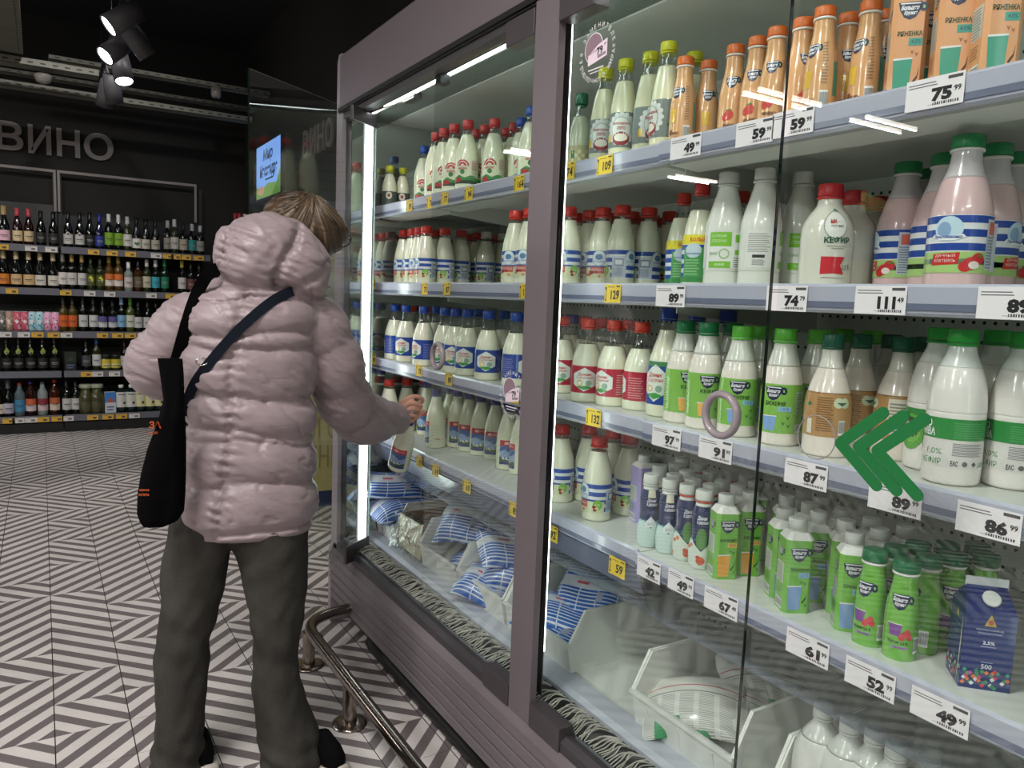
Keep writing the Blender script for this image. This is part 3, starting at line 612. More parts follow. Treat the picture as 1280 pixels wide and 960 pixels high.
# sill and ribbed bumper below
P(MB().prism([(.985, .312), (1.018, .312), (1.018, .343), (1.0, .346), (.985, .335)], 'y', YB_, YA), 'sill', DKGREY)
ribs = [(.985, .312), (.972, .30)]
z = .30
for k in range(5):
    ribs += [(.966 + .002 * k, z - .004), (.964 + .003 * k, z - .03), (.968 + .0035 * k, z - .036), (.974 + .0035 * k, z - .038)]; z -= .04
ribs += [(.99, .095), (1.02, .085), (1.04, .085), (1.04, .312)]
P(MB().prism(ribs[::-1], 'y', YB_, YA - .002), 'ribbed_bumper', mat('bumper_plastic', '#6f666a', rough=.4, coat=.1, nscale=4, namt=.08))
P(MB().box(1.06, 1.75, YB_, YA, 0, .3), 'plinth', BLACK)
P(MB().prism([(1.04, .02), (1.05, .02), (1.03, .095), (1.02, .095)], 'y', YB_, YA - .01), 'kick_plate', mat('kick_brown', '#3d3838', rough=.5, nscale=4, namt=.1))
P(MB().tube([(1.035, 2.62, .03), (1.03, 2.58, .03), (1.03, YB_, .03)], .025, 12), 'floor_hose', BLACK)
# interior shell
BACKP = mat('perforated_back_panel', '#e6e8e2', rough=.5, nscale=3, namt=.03)
nt = BACKP.node_tree; g = nt.nodes.new('ShaderNodeNewGeometry'); sp = nt.nodes.new('ShaderNodeSeparateXYZ'); nt.links.new(g.outputs['Position'], sp.inputs[0])
def mth(nt, op, a, b=None):
    n = nt.nodes.new('ShaderNodeMath'); n.operation = op
    for i, x in enumerate((a, b)):
        if x is None: continue
        if isinstance(x, (int, float)): n.inputs[i].default_value = x
        else: nt.links.new(x, n.inputs[i])
    return n.outputs[0]
cy_ = mth(nt, 'SUBTRACT', mth(nt, 'FRACT', mth(nt, 'DIVIDE', sp.outputs[1], .022)), .5); cz_ = mth(nt, 'SUBTRACT', mth(nt, 'FRACT', mth(nt, 'DIVIDE', sp.outputs[2], .042)), .5)
d2 = mth(nt, 'ADD', mth(nt, 'MULTIPLY', cy_, cy_), mth(nt, 'MULTIPLY', mth(nt, 'MULTIPLY', cz_, cz_), 3.6)); hole = mth(nt, 'LESS_THAN', d2, .032)
mx = nt.nodes.new('ShaderNodeMix'); mx.data_type = 'RGBA'; b = nt.nodes['Principled BSDF']; l = b.inputs['Base Color'].links[0]; src = l.from_socket
nt.links.new(hole, mx.inputs[0]); nt.links.new(src, mx.inputs[6]); mx.inputs[7].default_value = (.01, .01, .01, 1); nt.links.new(mx.outputs[2], b.inputs['Base Color'])
P(MB().box(1.70, 1.72, YB_, YA, .3, 2.06), 'back_panel', BACKP)
P(MB().box(1.03, 1.70, YA - .012, YA, .3, 2.06), 'inner_end_wall', mat('polished_end_wall', '#cfd6d2', rough=.04, metal=.9, nscale=4, namt=.03))
P(MB().prism([(1.19, 2.0), (1.70, 1.99), (1.70, 2.05), (1.19, 2.05)], 'y', YB_, YA - .012), 'inner_ceiling', WHITE)
P(MB().box(1.075, 1.19, YB_, YA - .012, 2.004, 2.05), 'air_outlet', mat('air_outlet_honeycomb', '#77807a', rough=.6, nscale=120, namt=.3, bump=.5, bscale=400))
P(MB().prism([(1.035, 2.0), (1.078, 1.997), (1.078, 2.04), (1.035, 2.04)], 'y', YB_, YA - .012), 'lamp_reflector', WHITE)
P(MB().box(1.03, 1.70, YB_, YA - .012, .345 - .02, .345), 'deck_tray', mat('tray_grey', '#a9afb6', rough=.4, nscale=6, namt=.08))
P(MB().box(1.185, 1.70, YB_, YA - .012, .346, .362), 'deck_floor', WHITE)
P(MB().prism([(1.105, .346), (1.175, .346), (1.185, .35), (1.175, .362), (1.12, .364), (1.105, .356)], 'y', YB_, YA - .012), 'grille_edge', mat('pale_lilac_plastic', '#b3b6c2', rough=.4, nscale=6, namt=.05))
P(MB().box(1.025, 1.108, YB_, YA - .012, .345, .3462), 'grille_channel', BLACK)
# bent slats of the air intake: too small to pick apart singly
rn = random.Random(3); m = MB(); y = YA - .03
while y > -.6:
    w = rn.uniform(-.012, .012); x0 = rn.uniform(1.016, 1.022); w *= 1.6
    pts = [(x0, y, .352), (x0 + .025, y + w * .6, .352 + rn.uniform(.002, .014)), (x0 + .05, y + w + .006, .354 + rn.uniform(.002, .014)), (x0 + .078, y + w * 1.4, .352)]
    m.tube(crom(pts, 3), .0015, 5); y -= rn.uniform(.003, .011)
tag(P(m, 'intake_slats', mat('slat_plastic', '#bcb9ae', rough=.5, nscale=30, namt=.15)), kind='stuff')
# posts, gaskets, lamps
for y in (1.505, .21, -1.08):
    P(MB().box(.982, 1.0, y - .048, y + .048, .312, 2.012), 'post', MAUVE)
    P(MB().box(1.0, 1.03, y - .002, y + .044, .345, 2.0), 'post_gasket', BLACK)
    P(MB().box(1.036, 1.046, y - .010, y + .001, .47, 1.975), 'upright_lamp', LED)
    P(MB().box(1.033, 1.036, y - .02, y + .02, .36, 1.99), 'lamp_profile', DKGREY)
    for z in (1.72, .50): P(MB().lathe([(.014, -.004), (.014, .004)], 20), 'door_buffer', mat('clear_buffer', '#9a9c9e', rough=.3, nscale=9, namt=.05)).matrix_local = Matrix.Translation((1.002 - 1, y - .05 - 1.5, z)) @ Matrix.Rotation(math.pi / 2, 4, 'Y')
P(MB().box(.985, 1.0, YA - .035, YA, .312, 2.012), 'post', END)
P(MB().box(1.036, 1.064, 2.775, 2.785, .375, 1.975), 'upright_lamp', LED)
P(MB().box(1.03, 1.075, 2.786, 2.792, .36, 1.99), 'lamp_profile', DKGREY)
P(MB().box(1.042, 1.054, .25, 1.47, 1.986, 1.996), 'top_lamp', LED)
P(MB().box(1.042, 1.054, 1.56, 2.75, 1.986, 1.996), 'top_lamp', LED)
P(MB().box(1.042, 1.054, -1.05, .17, 1.986, 1.996), 'top_lamp', LED)
P(MB().box(1.25, 1.28, 1.9, 1.93, 1.985, 1.99), 'sensor_plate', mat('sensor_grey', '#8a8a88', rough=.5, nscale=9, namt=.05))

# shelves: three runs side by side, with price rails
RUNS = [(-1.12, 1.258, 1.12), (1.262, 2.385, 1.13), (2.389, YA - .014, 1.135)]
SZ = {1: 1.672, 2: 1.377, 3: 1.082, 4: .787}
def runx(y): return next(r[2] for r in RUNS if y <= r[1] + .002) if y < 2.9 else RUNS[-1][2]
for k, z in SZ.items():
    for ri, (y0, y1, x) in enumerate(RUNS):
        mb = MB().box(x, 1.68, y0, y1, z - .024, z - .002); mb.prism([(1.2, z - .06), (1.68, z - .10), (1.68, z - .024), (1.2, z - .024)], 'y', y0 + .004, y0 + .007)
        s = P(mb, 'shelf', WHITE)
        q = MB()
        q.prism([(x - .006, z - .04), (x, z - .045), (x, z), (x - .004, z + .003), (x - .009, z - .002)], 'y', y0 + .002, y1 - .002)
        P(q, 'price_rail', RAILM, None).parent = s
        q = MB().box(x - .0085, x - .006, y0 + .002, y1 - .002, z - .036, z - .026)
        s2 = P(q, 'rail_groove', RAILD, None); s2.parent = s
        if k == 4:
            if ri:
                q = MB().prism([(x - .006, z - .045), (x + .003, z - .045), (x + .03, z - .105), (x + .022, z - .108)], 'y', y0 + .002, y1 - .002)
                P(q, 'rail_backing', RAILD, None).parent = s
            q = MB().prism([(x - .002, z - .05), (x, z - .05), (x + .05, z - .16), (x + .048, z - .16)], 'y', y0 + .002, y1 - .002)
            P(q, 'skirt', SKIRT, None).parent = s
        if k == 1:
            q = MB().prism([(x + .02, z - .025), (x + .10, z - .025), (x + .10, z - .05), (x + .02, z - .045)], 'y', y0 + .01, y1 - .01); P(q, 'stiffener', WHITE, None).parent = s

# doors
PLATE = mat('hinge_plate_metal', '#5c5558', rough=.35, metal=.5, nscale=5, namt=.05)
RINGM = mat('ring_plastic', '#8f858a', rough=.35, coat=.2, nscale=12, namt=.05)
def ring_mesh(ro, ri, th):
    m = MB(); n = 40; prof = []
    for k in range(10):
        a = 2 * math.pi * k / 10; prof.append(((ro + ri) / 2 + (ro - ri) / 2 * math.cos(a), th * math.sin(a)))
    v = []; f = []
    for i in range(n):
        t = 2 * math.pi * i / n
        for (r_, h_) in prof: v.append((h_, r_ * math.cos(t), r_ * math.sin(t) * 1.0))
    for i in range(n):
        for k in range(10): f.append((i * 10 + k, i * 10 + (k + 1) % 10, ((i + 1) % n) * 10 + (k + 1) % 10, ((i + 1) % n) * 10 + k))
    return m.add(v, f, (1, 1, 1), 0, True)
def door(y0, y1, hinge_high, ring=None):
    """closed leaf between y0 (towards the camera) and y1"""
    d = P(MB().box(1.006, 1.011, y0, y1, .352, 1.975), 'door', GLASS)
    P(MB().box(1.0055, 1.0115, y0 - .0015, y0, .352, 1.975), 'glass_edge', mat('glass_edge_dark', '#0d1a16', rough=.1, coat=.5, nscale=5, namt=.1), None).parent = d
    hy = (y1 - .13, y1 - .004) if hinge_high else (y0 + .004, y0 + .13)
    for za, zb in ((.312, .370), (1.940, 2.0)):
        o = P(MB().box(.979, 1.02, hy[0], hy[1], za, zb), 'hinge_plate', PLATE, None); bevel(o, .002); o.parent = d
    if ring:
        o = ring_mesh(.042, .029, .008).build('ring_handle', RINGM, d); o.location = (.985 - 1, ring[0] - 1.5, ring[1])
    return d
d1 = door(1.552, 2.136, False, (2.021, 1.161))
d2 = door(.852, 1.46, True, (.917, 1.152))
d3 = door(.258, .836, False)
d4 = door(-1.03, .16, True)
# adhesive ring left on the near leaf, chevrons, round stickers
ad = ring_mesh(.034, .0325, .001).build('adhesive_ring', mat('clear_adhesive', '#8a8d8c', rough=.3, nscale=20, namt=.1), d3); ad.location = (1.004 - 1, .741 - 1.5, 1.143)
GRN = mat('green_sticker', '#0b6b33', rough=.45, nscale=20, namt=.04)
for cx_ in (.6365, .6065, .577):
    L_ = lambda a, b: (cx_ + a, 1.141 + b)
    wv = .0085
    pts = []
    path = [(0, .053), (.063, -.002), (0, -.051)]
    # round-ended stroke polygon
    def stroke(p, q, n=8):
        dx, dz = q[0] - p[0], q[1] - p[1]; a = math.atan2(dz, dx); out = []
        for k in range(n + 1): t = a + math.pi / 2 + math.pi * k / n; out.append((p[0] + wv * math.cos(t), p[1] + wv * math.sin(t)))
        for k in range(n + 1): t = a - math.pi / 2 + math.pi * k / n; out.append((q[0] + wv * math.cos(t), q[1] + wv * math.sin(t)))
        return out
    q = MB()
    for a, b in ((path[0], path[1]), (path[1], path[2])):
        q.prism([(cx_ + u, 1.143 + v) for u, v in stroke(a, b)], 'x', 1.0035 if a is path[0] else 1.0036, 1.0055)
    P(q, 'chevron_sticker', GRN, None).parent = d3
def round_sticker(y, z, parent):
    f_ = Flat(); S_ = .062
    word = 'БЕЗ ЗАМЕНИТЕЛЕЙ'
    for i, ch in enumerate(word):
        if ch != ' ':
            a = math.radians(200 - i * 14.2); f_.text(ch, S_ * .9 * math.cos(a), S_ * .9 * math.sin(a), .0095, '#e9e6e6', 0, ang=a - math.pi / 2)
    word = 'МОЛОЧНОГО ЖИРА'
    for i, ch in enumerate(word):
        if ch != ' ':
            a = math.radians(213 + i * 10.6); f_.text(ch, S_ * .9 * math.cos(a), S_ * .9 * math.sin(a), .0095, '#e9e6e6', 0, ang=a + math.pi / 2)
    f_.ell(-.012, .012, .031, .031, '#e4dfe2', 0, 28); f_.ell(-.012, .012, .029, .029, '#8d7480', 1, 28)
    f_.poly([(-.03, -.022), (.034, -.012), (.034, .022), (.004, .016), (-.03, .0)], '#e6d3df', 2)
    f_.text('ЦЕННИК', -.012, .004, .006, '#5a3850', 3, w=.03, ang=.12); f_.text('79', .010, .003, .016, '#1e1a1e', 3, bold=.04, ang=.15); f_.text('99', .027, .012, .006, '#1e1a1e', 3, ang=.15)
    for k in range(9): f_.rect(.003 + k * .003, -.012 + k * .0004, .005 + k * .003, -.006 + k * .0004, '#3a2a34', 3)
    f_.rect(-.028, -.033, .024, -.030, '#d8d2d6', 1); f_.rect(-.022, -.039, .018, -.037, '#d8d2d6', 1)
    o = flat_obj('round_sticker', f_, PAPER, parent, eps=.00012)
    o.matrix_local = Matrix.Translation((1.0055 - 1, y - 1.5, z)) @ M_TAG
round_sticker(1.346, 1.853, d2); round_sticker(1.632, 1.095, d1)
# the open leaf
A_, B_ = Vector((1.069, 2.764, 0)), Vector((.533, 2.393, 0)); dv = (B_ - A_); ln = dv.length; ang = math.atan2(dv.y, dv.x)
dr = MB().box(0, ln, -.0025, .0025, .352, 1.972).build('door', GLASS, cab); dr.location = (A_.x - 1, A_.y - 1.5, 0); dr.rotation_euler = (0, 0, ang)
o = MB().box(ln, ln + .001, -.0028, .0028, .352, 1.972).build('glass_edge', MATS['glass_edge_dark'], dr)
o = MB().box(-.001, 0, -.0028, .0028, .352, 1.972).build('glass_edge', mat('glass_edge_bright', '#c9dcd6', rough=.1, coat=.5, nscale=9, namt=.05), dr)
for za, zb in ((.325, .395), (1.94, 1.99)): bevel(MB().box(.0, .15, -.007, .007, za, zb).build('hinge_plate', PLATE, dr), .002)
for bx in (.045, .1): MB().lathe([(.006, -.011), (.006, .011)], 12, '#222222').build('bolt', CAP, dr).matrix_local = Matrix.Translation((bx, 0, .36)) @ Matrix.Rotation(math.pi / 2, 4, 'X')
o = ring_mesh(.042, .029, .008).build('ring_handle', RINGM, dr); o.matrix_local = Matrix.Translation((ln - .05, .012, 1.15)) @ Matrix.Rotation(math.pi / 2, 4, 'Z')
P(MB().tube([(1.03, 2.72, 1.985), (1.06, 2.55, 1.99), (1.09, 2.50, 1.995)], .006, 8), 'door_closer', STEEL)
P(MB().box(1.07, 1.10, 2.43, 2.52, 1.985, 2.0), 'closer_block', PLATE)
P(MB().box(1.02, 1.05, 2.125, 2.16, 1.96, 2.0), 'door_catch', BLACK)

# crash rail
rl = tag(empty('crash_rail', (.79, 2.0, 0)), 'scuffed steel tube rail guarding the foot of the case', 'rail')
def R_(m, name, mt): m.v = [(x - .79, y - 2.0, z) for x, y, z in m.v]; return m.build(name, mt, rl)
pts = crom([(.975, 2.70, .14), (.90, 2.69, .14), (.83, 2.655, .14), (.79, 2.58, .14), (.785, 2.45, .14)], 6) + [Vector((.785, 2.2, .14)), Vector((.79, 1.2, .14)), Vector((.79, -1.0, .14))]
R_(MB().tube(pts, .0205, 20), 'tube', STEEL)
for y in (2.60, 2.17, 1.2, .2):
    R_(MB().tube([(.79, y, .002), (.79, y, .125)], .022, 18), 'stanchion', STEEL)
    R_(MB().lathe([(.055, .0), (.055, .004), (.045, .008), (.024, .009)], 28, cx=.79, cy=y), 'foot_flange', STEEL)
    R_(MB().tube([(.787, y - .1, .14), (.787, y - .106, .14)], .0212, 20), 'joint_collar', DKGREY)

# ------------------------------------------------------------------ price tags in the rails
BAYW = lambda y: 'left bay' if y > 1.5 else 'right bay'
ROWW = {1: 'top rail', 2: 'second rail', 3: 'third rail', 4: 'lowest rail'}
def price_tag(px, py, s, big, small='99', yellow=False, w=.086, h=.044, drop=0., label=None, tilt=0.):
    p0 = at(px, py, X=1.12); rx = runx(p0[1]); p = at(px, py, X=rx - .012)
    f_ = Flat(); a, b = w / 2, h / 2; bg = '#e3c33a' if yellow else '#ece6ea'
    if yellow:
        f_.rect(-a + .002, -b + .004, -a + .008, b - .006, '#3a3420', 0); f_.rect(-a + .0035, -b + .007, -a + .0065, b - .012, bg, 1)
        f_.text(big, .009, -.003, h * .50, '#1c1a16', 1, bold=.03, w=.024 if len(big) == 2 else .030); f_.text(small, a - .009, .005, h * .15, '#1c1a16', 1)
        f_.rect(a - .016, b - .006, a - .003, b - .003, '#4a4428', 1); f_.rect(-a + .012, b - .007, a - .022, b - .005, '#8a7a2c', 1)
    else:
        f_.lines(-a + .004, b - .012, a - .03, b - .004, 2, '#5a5560', 0, .35)
        f_.rect(a - .024, b - .0075, a - .003, b - .003, '#4a464c', 0)
        tw = (.030 if big == '111' else .038) if len(big) == 3 else .030
        f_.text(big, a - .0165 - tw / 2, -.004, h * .44, '#17161a', 1, w=tw, bold=.06); f_.text(small, a - .009, .0005, h * .18, '#17161a', 1, bold=.03)
        f_.rect(-a * .2, -b + .0045, a - .036, -b + .0052, '#8a868e', 0)
        for k in range(12): f_.rect(a - .044 + k * .0032, -b + .0035, a - .0425 + k * .0032 + (k % 3) * .0004, -b + .0075, '#2c2a30', 0)
    o = flat_obj('price_tag', f_, PAPER, None, base=lambda m: m.box(-a, a, -b, b, -.0006, .0001, bg), eps=.00022)
    face_aisle(o, rx - .0105 - (.004 if drop else 0), p[1], p[2], tilt)
    return o, s, p[1], yellow, big
TG = []
for a in [(709, 214, 1, '74', '79', 1), (755, 206, 1, '109', '99', 1), (856, 183, 1, '49', '99', 0), (942, 165, 1, '59', '99', 0), (990, 153, 1, '59', '99', 0), (1167, 115, 1, '75', '99', 0),
          (765, 367, 2, '129', '99', 1), (837, 370, 2, '89', '99', 0), (982, 373, 2, '74', '79', 0), (1099, 375, 2, '111', '49', 0), (1262, 379, 2, '89', '99', 0),
          (741, 522, 3, '132', '99', 1), (832, 547, 3, '97', '99', 0), (893, 562, 3, '91', '99', 0), (1006, 593, 3, '87', '99', 0), (1117, 624, 3, '89', '99', 0), (1234, 653, 3, '86', '99', 0),
          (690, 666, 4, '92', '99', 1), (772, 709, 4, '59', '99', 1), (810, 712, 4, '42', '99', 0), (850, 729, 4, '49', '99', 0), (900, 754, 4, '67', '49', 0), (1008, 810, 4, '61', '99', 0), (1086, 849, 4, '52', '99', 0), (1173, 890, 4, '49', '99', 0),
          (511, 257, 1, '89', '99', 1), (537, 253, 1, '77', '99', 1), (555, 248, 1, '77', '99', 1), (585, 242, 1, '94', '99', 1), (648, 229, 1, '164', '99', 1),
          (466, 355, 2, '69', '99', 1), (530, 361, 2, '75', '99', 1), (557.5, 361, 2, '87', '99', 1), (655, 364, 2, '129', '99', 1),
          (466, 449, 3, '99', '99', 1), (523, 463, 3, '78', '99', 1), (560, 474, 3, '89', '99', 1), (642, 495, 3, '94', '99', 1),
          (525, 577, 4, '79', '99', 1), (545, 588, 4, '69', '99', 1), (584, 608, 4, '69', '99', 1), (643, 637, 4, '85', '99', 1)]:
    px, py, s, bg_, sm, yl = a
    drop = yl and s == 4
    w_, h_ = (.052, .040) if yl else (.086, .044)
    if yl and px > 660: w_, h_ = .058, .042
    if px == 810 or px == 850: w_ = .074
    TG.append(price_tag(px, py, s, bg_, sm, bool(yl), w_, h_, 1 if drop else 0))
from collections import defaultdict
grp = defaultdict(list)
for t in TG: grp[(t[1], BAYW(t[2]))].append(t)
for (s, bay), L_ in grp.items():
    L_.sort(key=lambda t: -t[2])
    for i, t in enumerate(L_):
        tag(t[0], f"{'yellow' if t[3] else 'white'} price tag reading {t[4]}, {ORD[i]} from the left on the {ROWW[s]}, {bay}", 'price tag', f'price tags on the {ROWW[s]}')

# ================================================================== DAIRY GOODS
NAVY, ROYAL, LIME, RED_, CREAM, LGREEN = '#1b2452', '#2a4fa0', '#6fbf3a', '#c23a34', '#e2e3cb', '#8fc46a'
SPEC = {}
def sample_prof(ctrl, Hh, Rr, n=4):
    pts = crom([(r * Rr, 0, z * Hh) for z, r in ctrl], n); return [(max(p.x, .0005), p.z) for p in pts]
def r_at(prof, z):
    for (r0, z0), (r1, z1) in zip(prof, prof[1:]):
        if z0 <= z <= z1: return r0 + (r1 - r0) * (z - z0) / max(z1 - z0, 1e-6)
    return prof[-1][0]
def cupmark(f_, cx, cy, s, L=2):
    """navy cup-shaped badge with two lines of script"""
    f_.poly([(cx - .5 * s, cy + .32 * s), (cx + .42 * s, cy + .36 * s), (cx + .38 * s, cy + .0 * s), (cx + .2 * s, cy - .3 * s), (cx - .02 * s, cy - .4 * s), (cx - .25 * s, cy - .3 * s), (cx - .43 * s, cy)], '#1d2347', L)
    f_.ell(cx + .5 * s, cy + .12 * s, .17 * s, .2 * s, '#1d2347', L, 12); f_.rect(cx + .46 * s, cy + .05 * s, cx + .54 * s, cy + .18 * s, '#8fc46a', L + 1)
    f_.rect(cx - .42 * s, cy + .25 * s, cx + .36 * s, cy + .3 * s, '#e9ecee', L + 1)
    f_.text('Большая', cx - .03 * s, cy + .1 * s, .2 * s, '#f0f0f4', L + 1, w=.68 * s, bold=.04, slant=.2); f_.text('Кружка', cx + .0 * s, cy - .13 * s, .2 * s, '#f0f0f4', L + 1, w=.5 * s, bold=.04, slant=.2)
def bottle(kind, name, ctrl, Hh, Rr, body, fill, cap, label=None, neck=None, capz=.90, capr=.47, ring=None, n=32, capcol2=None, foot=True):
    r = empty(name); prof = sample_prof(ctrl, Hh, Rr)
    zf = fill * Hh; topz = capz * Hh
    lo = [p for p in prof if p[1] < zf] + [(r_at(prof, zf), zf)]; up = [(r_at(prof, zf), zf)] + [p for p in prof if zf < p[1] < topz] + [(r_at(prof, topz), topz)]
    MB().lathe(lo, n, body).build('body', BODY, r)
    if neck == 'clear': MB().lathe(up, n, closed=False).build('clear_neck', CLEAR, r)
    else: MB().lathe(up, n, neck or body).build('neck', BODY, r)
    cr = capr * Rr; m = MB(); m.lathe([(cr, topz), (cr * 1.02, topz + .002), (cr, Hh - .002), (cr * .93, Hh)], 36, cap, rib=.035)
    m.build('cap', CAP, r)
    rr = r_at(prof, topz - .004); m = MB(); m.lathe([(rr * 1.12, topz - .005), (rr * 1.16, topz - .003), (rr * 1.12, topz - .001)], 24, ring or cap); m.build('neck_ring', CAP, r)
    if label:
        f_ = Flat(); label(f_, Rr, Hh); mb = MB()
        f_.bake(mb, lambda u, v, L: ((r_at(prof, v) + .0004 + .0003 * L) * math.sin(u / Rr), -(r_at(prof, v) + .0004 + .0003 * L) * math.cos(u / Rr), v), step=.0055, vstep=.012)
        mb.build('label', PRINT, r)
    SPEC[kind] = (r, Hh, Rr); return r
def band(f_, Rr, z0, z1, col, L=0, a0=-1., a1=1.): f_.rect(-math.pi * Rr * (-a0), z0, math.pi * Rr * a1, z1, col, L)
MILKP = [(0, .86), (.012, .96), (.035, 1.), (.12, .985), (.3, 1.), (.46, .99), (.58, .9), (.70, .71), (.80, .50), (.86, .40), (.92, .38)]
MILKW = [(0, .86), (.012, .96), (.035, 1.), (.12, .985), (.3, 1.), (.46, .99), (.58, .91), (.70, .75), (.80, .60), (.86, .53), (.92, .51)]
MILKH = [(0, .86), (.012, .96), (.035, 1.), (.12, .99), (.3, 1.), (.42, .99), (.52, .92), (.62, .77), (.70, .61), (.77, .49), (.84, .43), (.92, .41)]
# --- striped farmhouse label
def lab_striped(f_, R_, h):
    z0, z1 = .105 * h, .455 * h; band(f_, R_, z0, z1, '#dfe4e4')
    for k in range(4): band(f_, R_, z1 - .012 - k * .0195, z1 - .001 - k * .0195, ROYAL, 1)
    for c in (-.045, .07):
        f_.ell(c, .36 * h, .019, .021, '#9db9c4', 2); f_.ell(c, .36 * h, .017, .019, '#dfe8ea', 3); f_.poly([(c - .018, .315 * h), (c, .295 * h), (c + .018, .315 * h), (c + .016, .335 * h), (c, .318 * h), (c - .016, .335 * h)], '#dfe4f0', 4)
        f_.text('Простоквашино', c, .318 * h, .006, ROYAL, 5, w=.03); f_.ell(c, .375 * h, .010, .008, '#5a86b0', 4, 12)
    f_.rect(-.095, z0, .014, .245 * h, '#cfd9b0', 2); f_.ell(-.004, .205 * h, .012, .013, '#7fb84a', 3); f_.text('2,5%', -.004, .205 * h, .006, '#e9f2d6', 4)
    f_.rect(-.07, .17 * h, -.03, .25 * h, '#c5685c', 3); f_.text('МОЛОКО', -.05, .215 * h, .006, '#f2e6e0', 4, w=.034)
    rn = random.Random(4)
    for k in range(16): f_.ell(-.09 + rn.uniform(0, .1), z0 + .006 + rn.uniform(0, .012), .005, .004, rn.choice(['#b3362c', '#d8604a', '#8a1f1c', '#e8c9a8']), 4, 8)
    f_.rect(.018, z0 + .004, .055, z1 - .016, '#c3ccd6', 2); f_.lines(.021, z0 + .008, .052, z1 - .045, 12, '#7d8ba8', 3)
    f_.rect(.024, z1 - .042, .048, z1 - .022, '#7d8ba8', 3); f_.rect(.027, z1 - .038, .045, z1 - .026, '#dfe4e6', 4)
bottle('striped', 'milk_bottle', MILKW, .212, .0375, CREAM, .83, '#c8322a', lab_striped, 'clear', ring='#c8322a', capr=.56)
bottle('stripedw', 'milk_bottle', MILKW, .212, .0375, CREAM, .83, '#dcdcd6', lab_striped, 'clear', capr=.56)
# --- hexagon label, red and blue
def lab_hex(col, big=False):
    def fn(f_, R_, h):
        z0, z1 = (.115 * h, .44 * h) if not big else (.115 * h, .51 * h); band(f_, R_, z0, z1, col)
        if big: band(f_, R_, z1 - .011, z1, '#3c7a4a', 1); f_.text('РЕКОМЕНДУЕМ', .01, z1 - .0055, .006, '#e6efe0', 2, w=.04)
        zm = (z0 + z1) / 2; a = (z1 - z0) * .44
        for c in (-.04, .082, -.16 if R_ > .1 else .2):
            if c > math.pi * R_: continue
            f_.poly([(c - .031, zm + a * .45), (c, zm + a), (c + .031, zm + a * .45), (c + .031, zm - a * .45), (c, zm - a), (c - .031, zm - a * .45)], '#dfe6df', 1)
            f_.text('Домик', c, zm + a * .42, a * .3, RED_, 2, w=.036, slant=.2, bold=.02); f_.text('в деревне', c, zm + a * .12, a * .24, RED_, 2, w=.042, slant=.2)
            f_.ell(c - .012, zm - a * .3, .008, .008, '#e2b93a', 2, 12); f_.ell(c + .011, zm - a * .3, .008, .008, '#8fae9a', 2, 12); f_.ell(c - .012, zm - a * .3, .005, .005, '#f3f0e4', 3, 10)
            f_.poly([(c - .024, zm - a * .62), (c + .004, zm - a * .5), (c + .022, zm - a * .66), (c, zm - a * .86)], '#3f9a4a', 2)
        f_.lines(.0, z0 + .006, .042, z1 - .01, 9, '#e8a8a8' if col == '#b3283c' else '#8f8fc0', 1, .3)
    return fn
bottle('hexred', 'milk_bottle', MILKH, .212, .040, CREAM, .70, '#d8442e', lab_hex('#b3283c'), 'clear')
bottle('hexblue', 'milk_bottle', MILKH, .216, .040, CREAM, .72, '#2348a0', lab_hex('#27489a'), 'clear')
bottle('hexbig', 'milk_bottle', MILKH, .248, .042, CREAM, .80, '#1f3c92', lab_hex('#27489a', True), 'clear')
# --- green cup-badge bottles
def lab_bk(cup, word='КЕФИР', pct='1,0 %'):
    def fn(f_, R_, h):
        z0, z1 = .11 * h, .53 * h; band(f_, R_, z0, z1, '#82bb50')
        cupmark(f_, -.014, .455 * h, .036, 1)
        f_.text(word, -.010, .365 * h, .009, '#1d3a1a', 1, w=.038, bold=.03); f_.rect(-.004, .30 * h, .019, .34 * h, '#f0b35a' if cup != '#7fa8d8' else '#8fc0e6', 1); f_.text(pct, .0075, .32 * h, .006, '#5a3a1a' if cup != '#7fa8d8' else '#1d4a7a', 2)
        f_.poly([(-.034, .25 * h), (-.006, .255 * h), (-.009, .13 * h), (-.030, .13 * h)], cup, 1); f_.poly([(-.034, .25 * h), (-.006, .255 * h), (-.006, .262 * h), (-.034, .258 * h)], '#e8ece8', 2)
        for u, v in ((.014, .25), (.006, .20), (.016, .18)): f_.poly([(u - .004, v * h + .003), (u, v * h + .0008), (u + .004, v * h + .003), (u, v * h - .005)], '#2f7a3a', 1)
        f_.rect(.028, .28 * h, .054, .47 * h, '#a9cfae', 1); f_.lines(.030, .29 * h, .052, .46 * h, 9, '#5e8f60', 2)
        f_.barcode(.03, .12 * h, .054, .19 * h, 1)
        cupmark(f_, .085, .455 * h, .028, 1); f_.rect(-.09, .14 * h, -.055, .45 * h, '#9fd07a', 1); f_.lines(-.088, .15 * h, -.058, .44 * h, 12, '#4f8a4a', 2)
    return fn
WN = '#d9dbd2'
bottle('bkdark', 'kefir_bottle', MILKW, .222, .038, '#ebe4da', .70, '#17804c', lab_bk('#f0b35a', 'КЕФИР', '2,5 %'), WN, capr=.53)
bottle('bklight', 'kefir_bottle', MILKW, .219, .038, '#ebe4da', .68, '#62c440', lab_bk('#7fa8d8', 'БИОКЕФИР', '1,0 %'), WN, capr=.53)
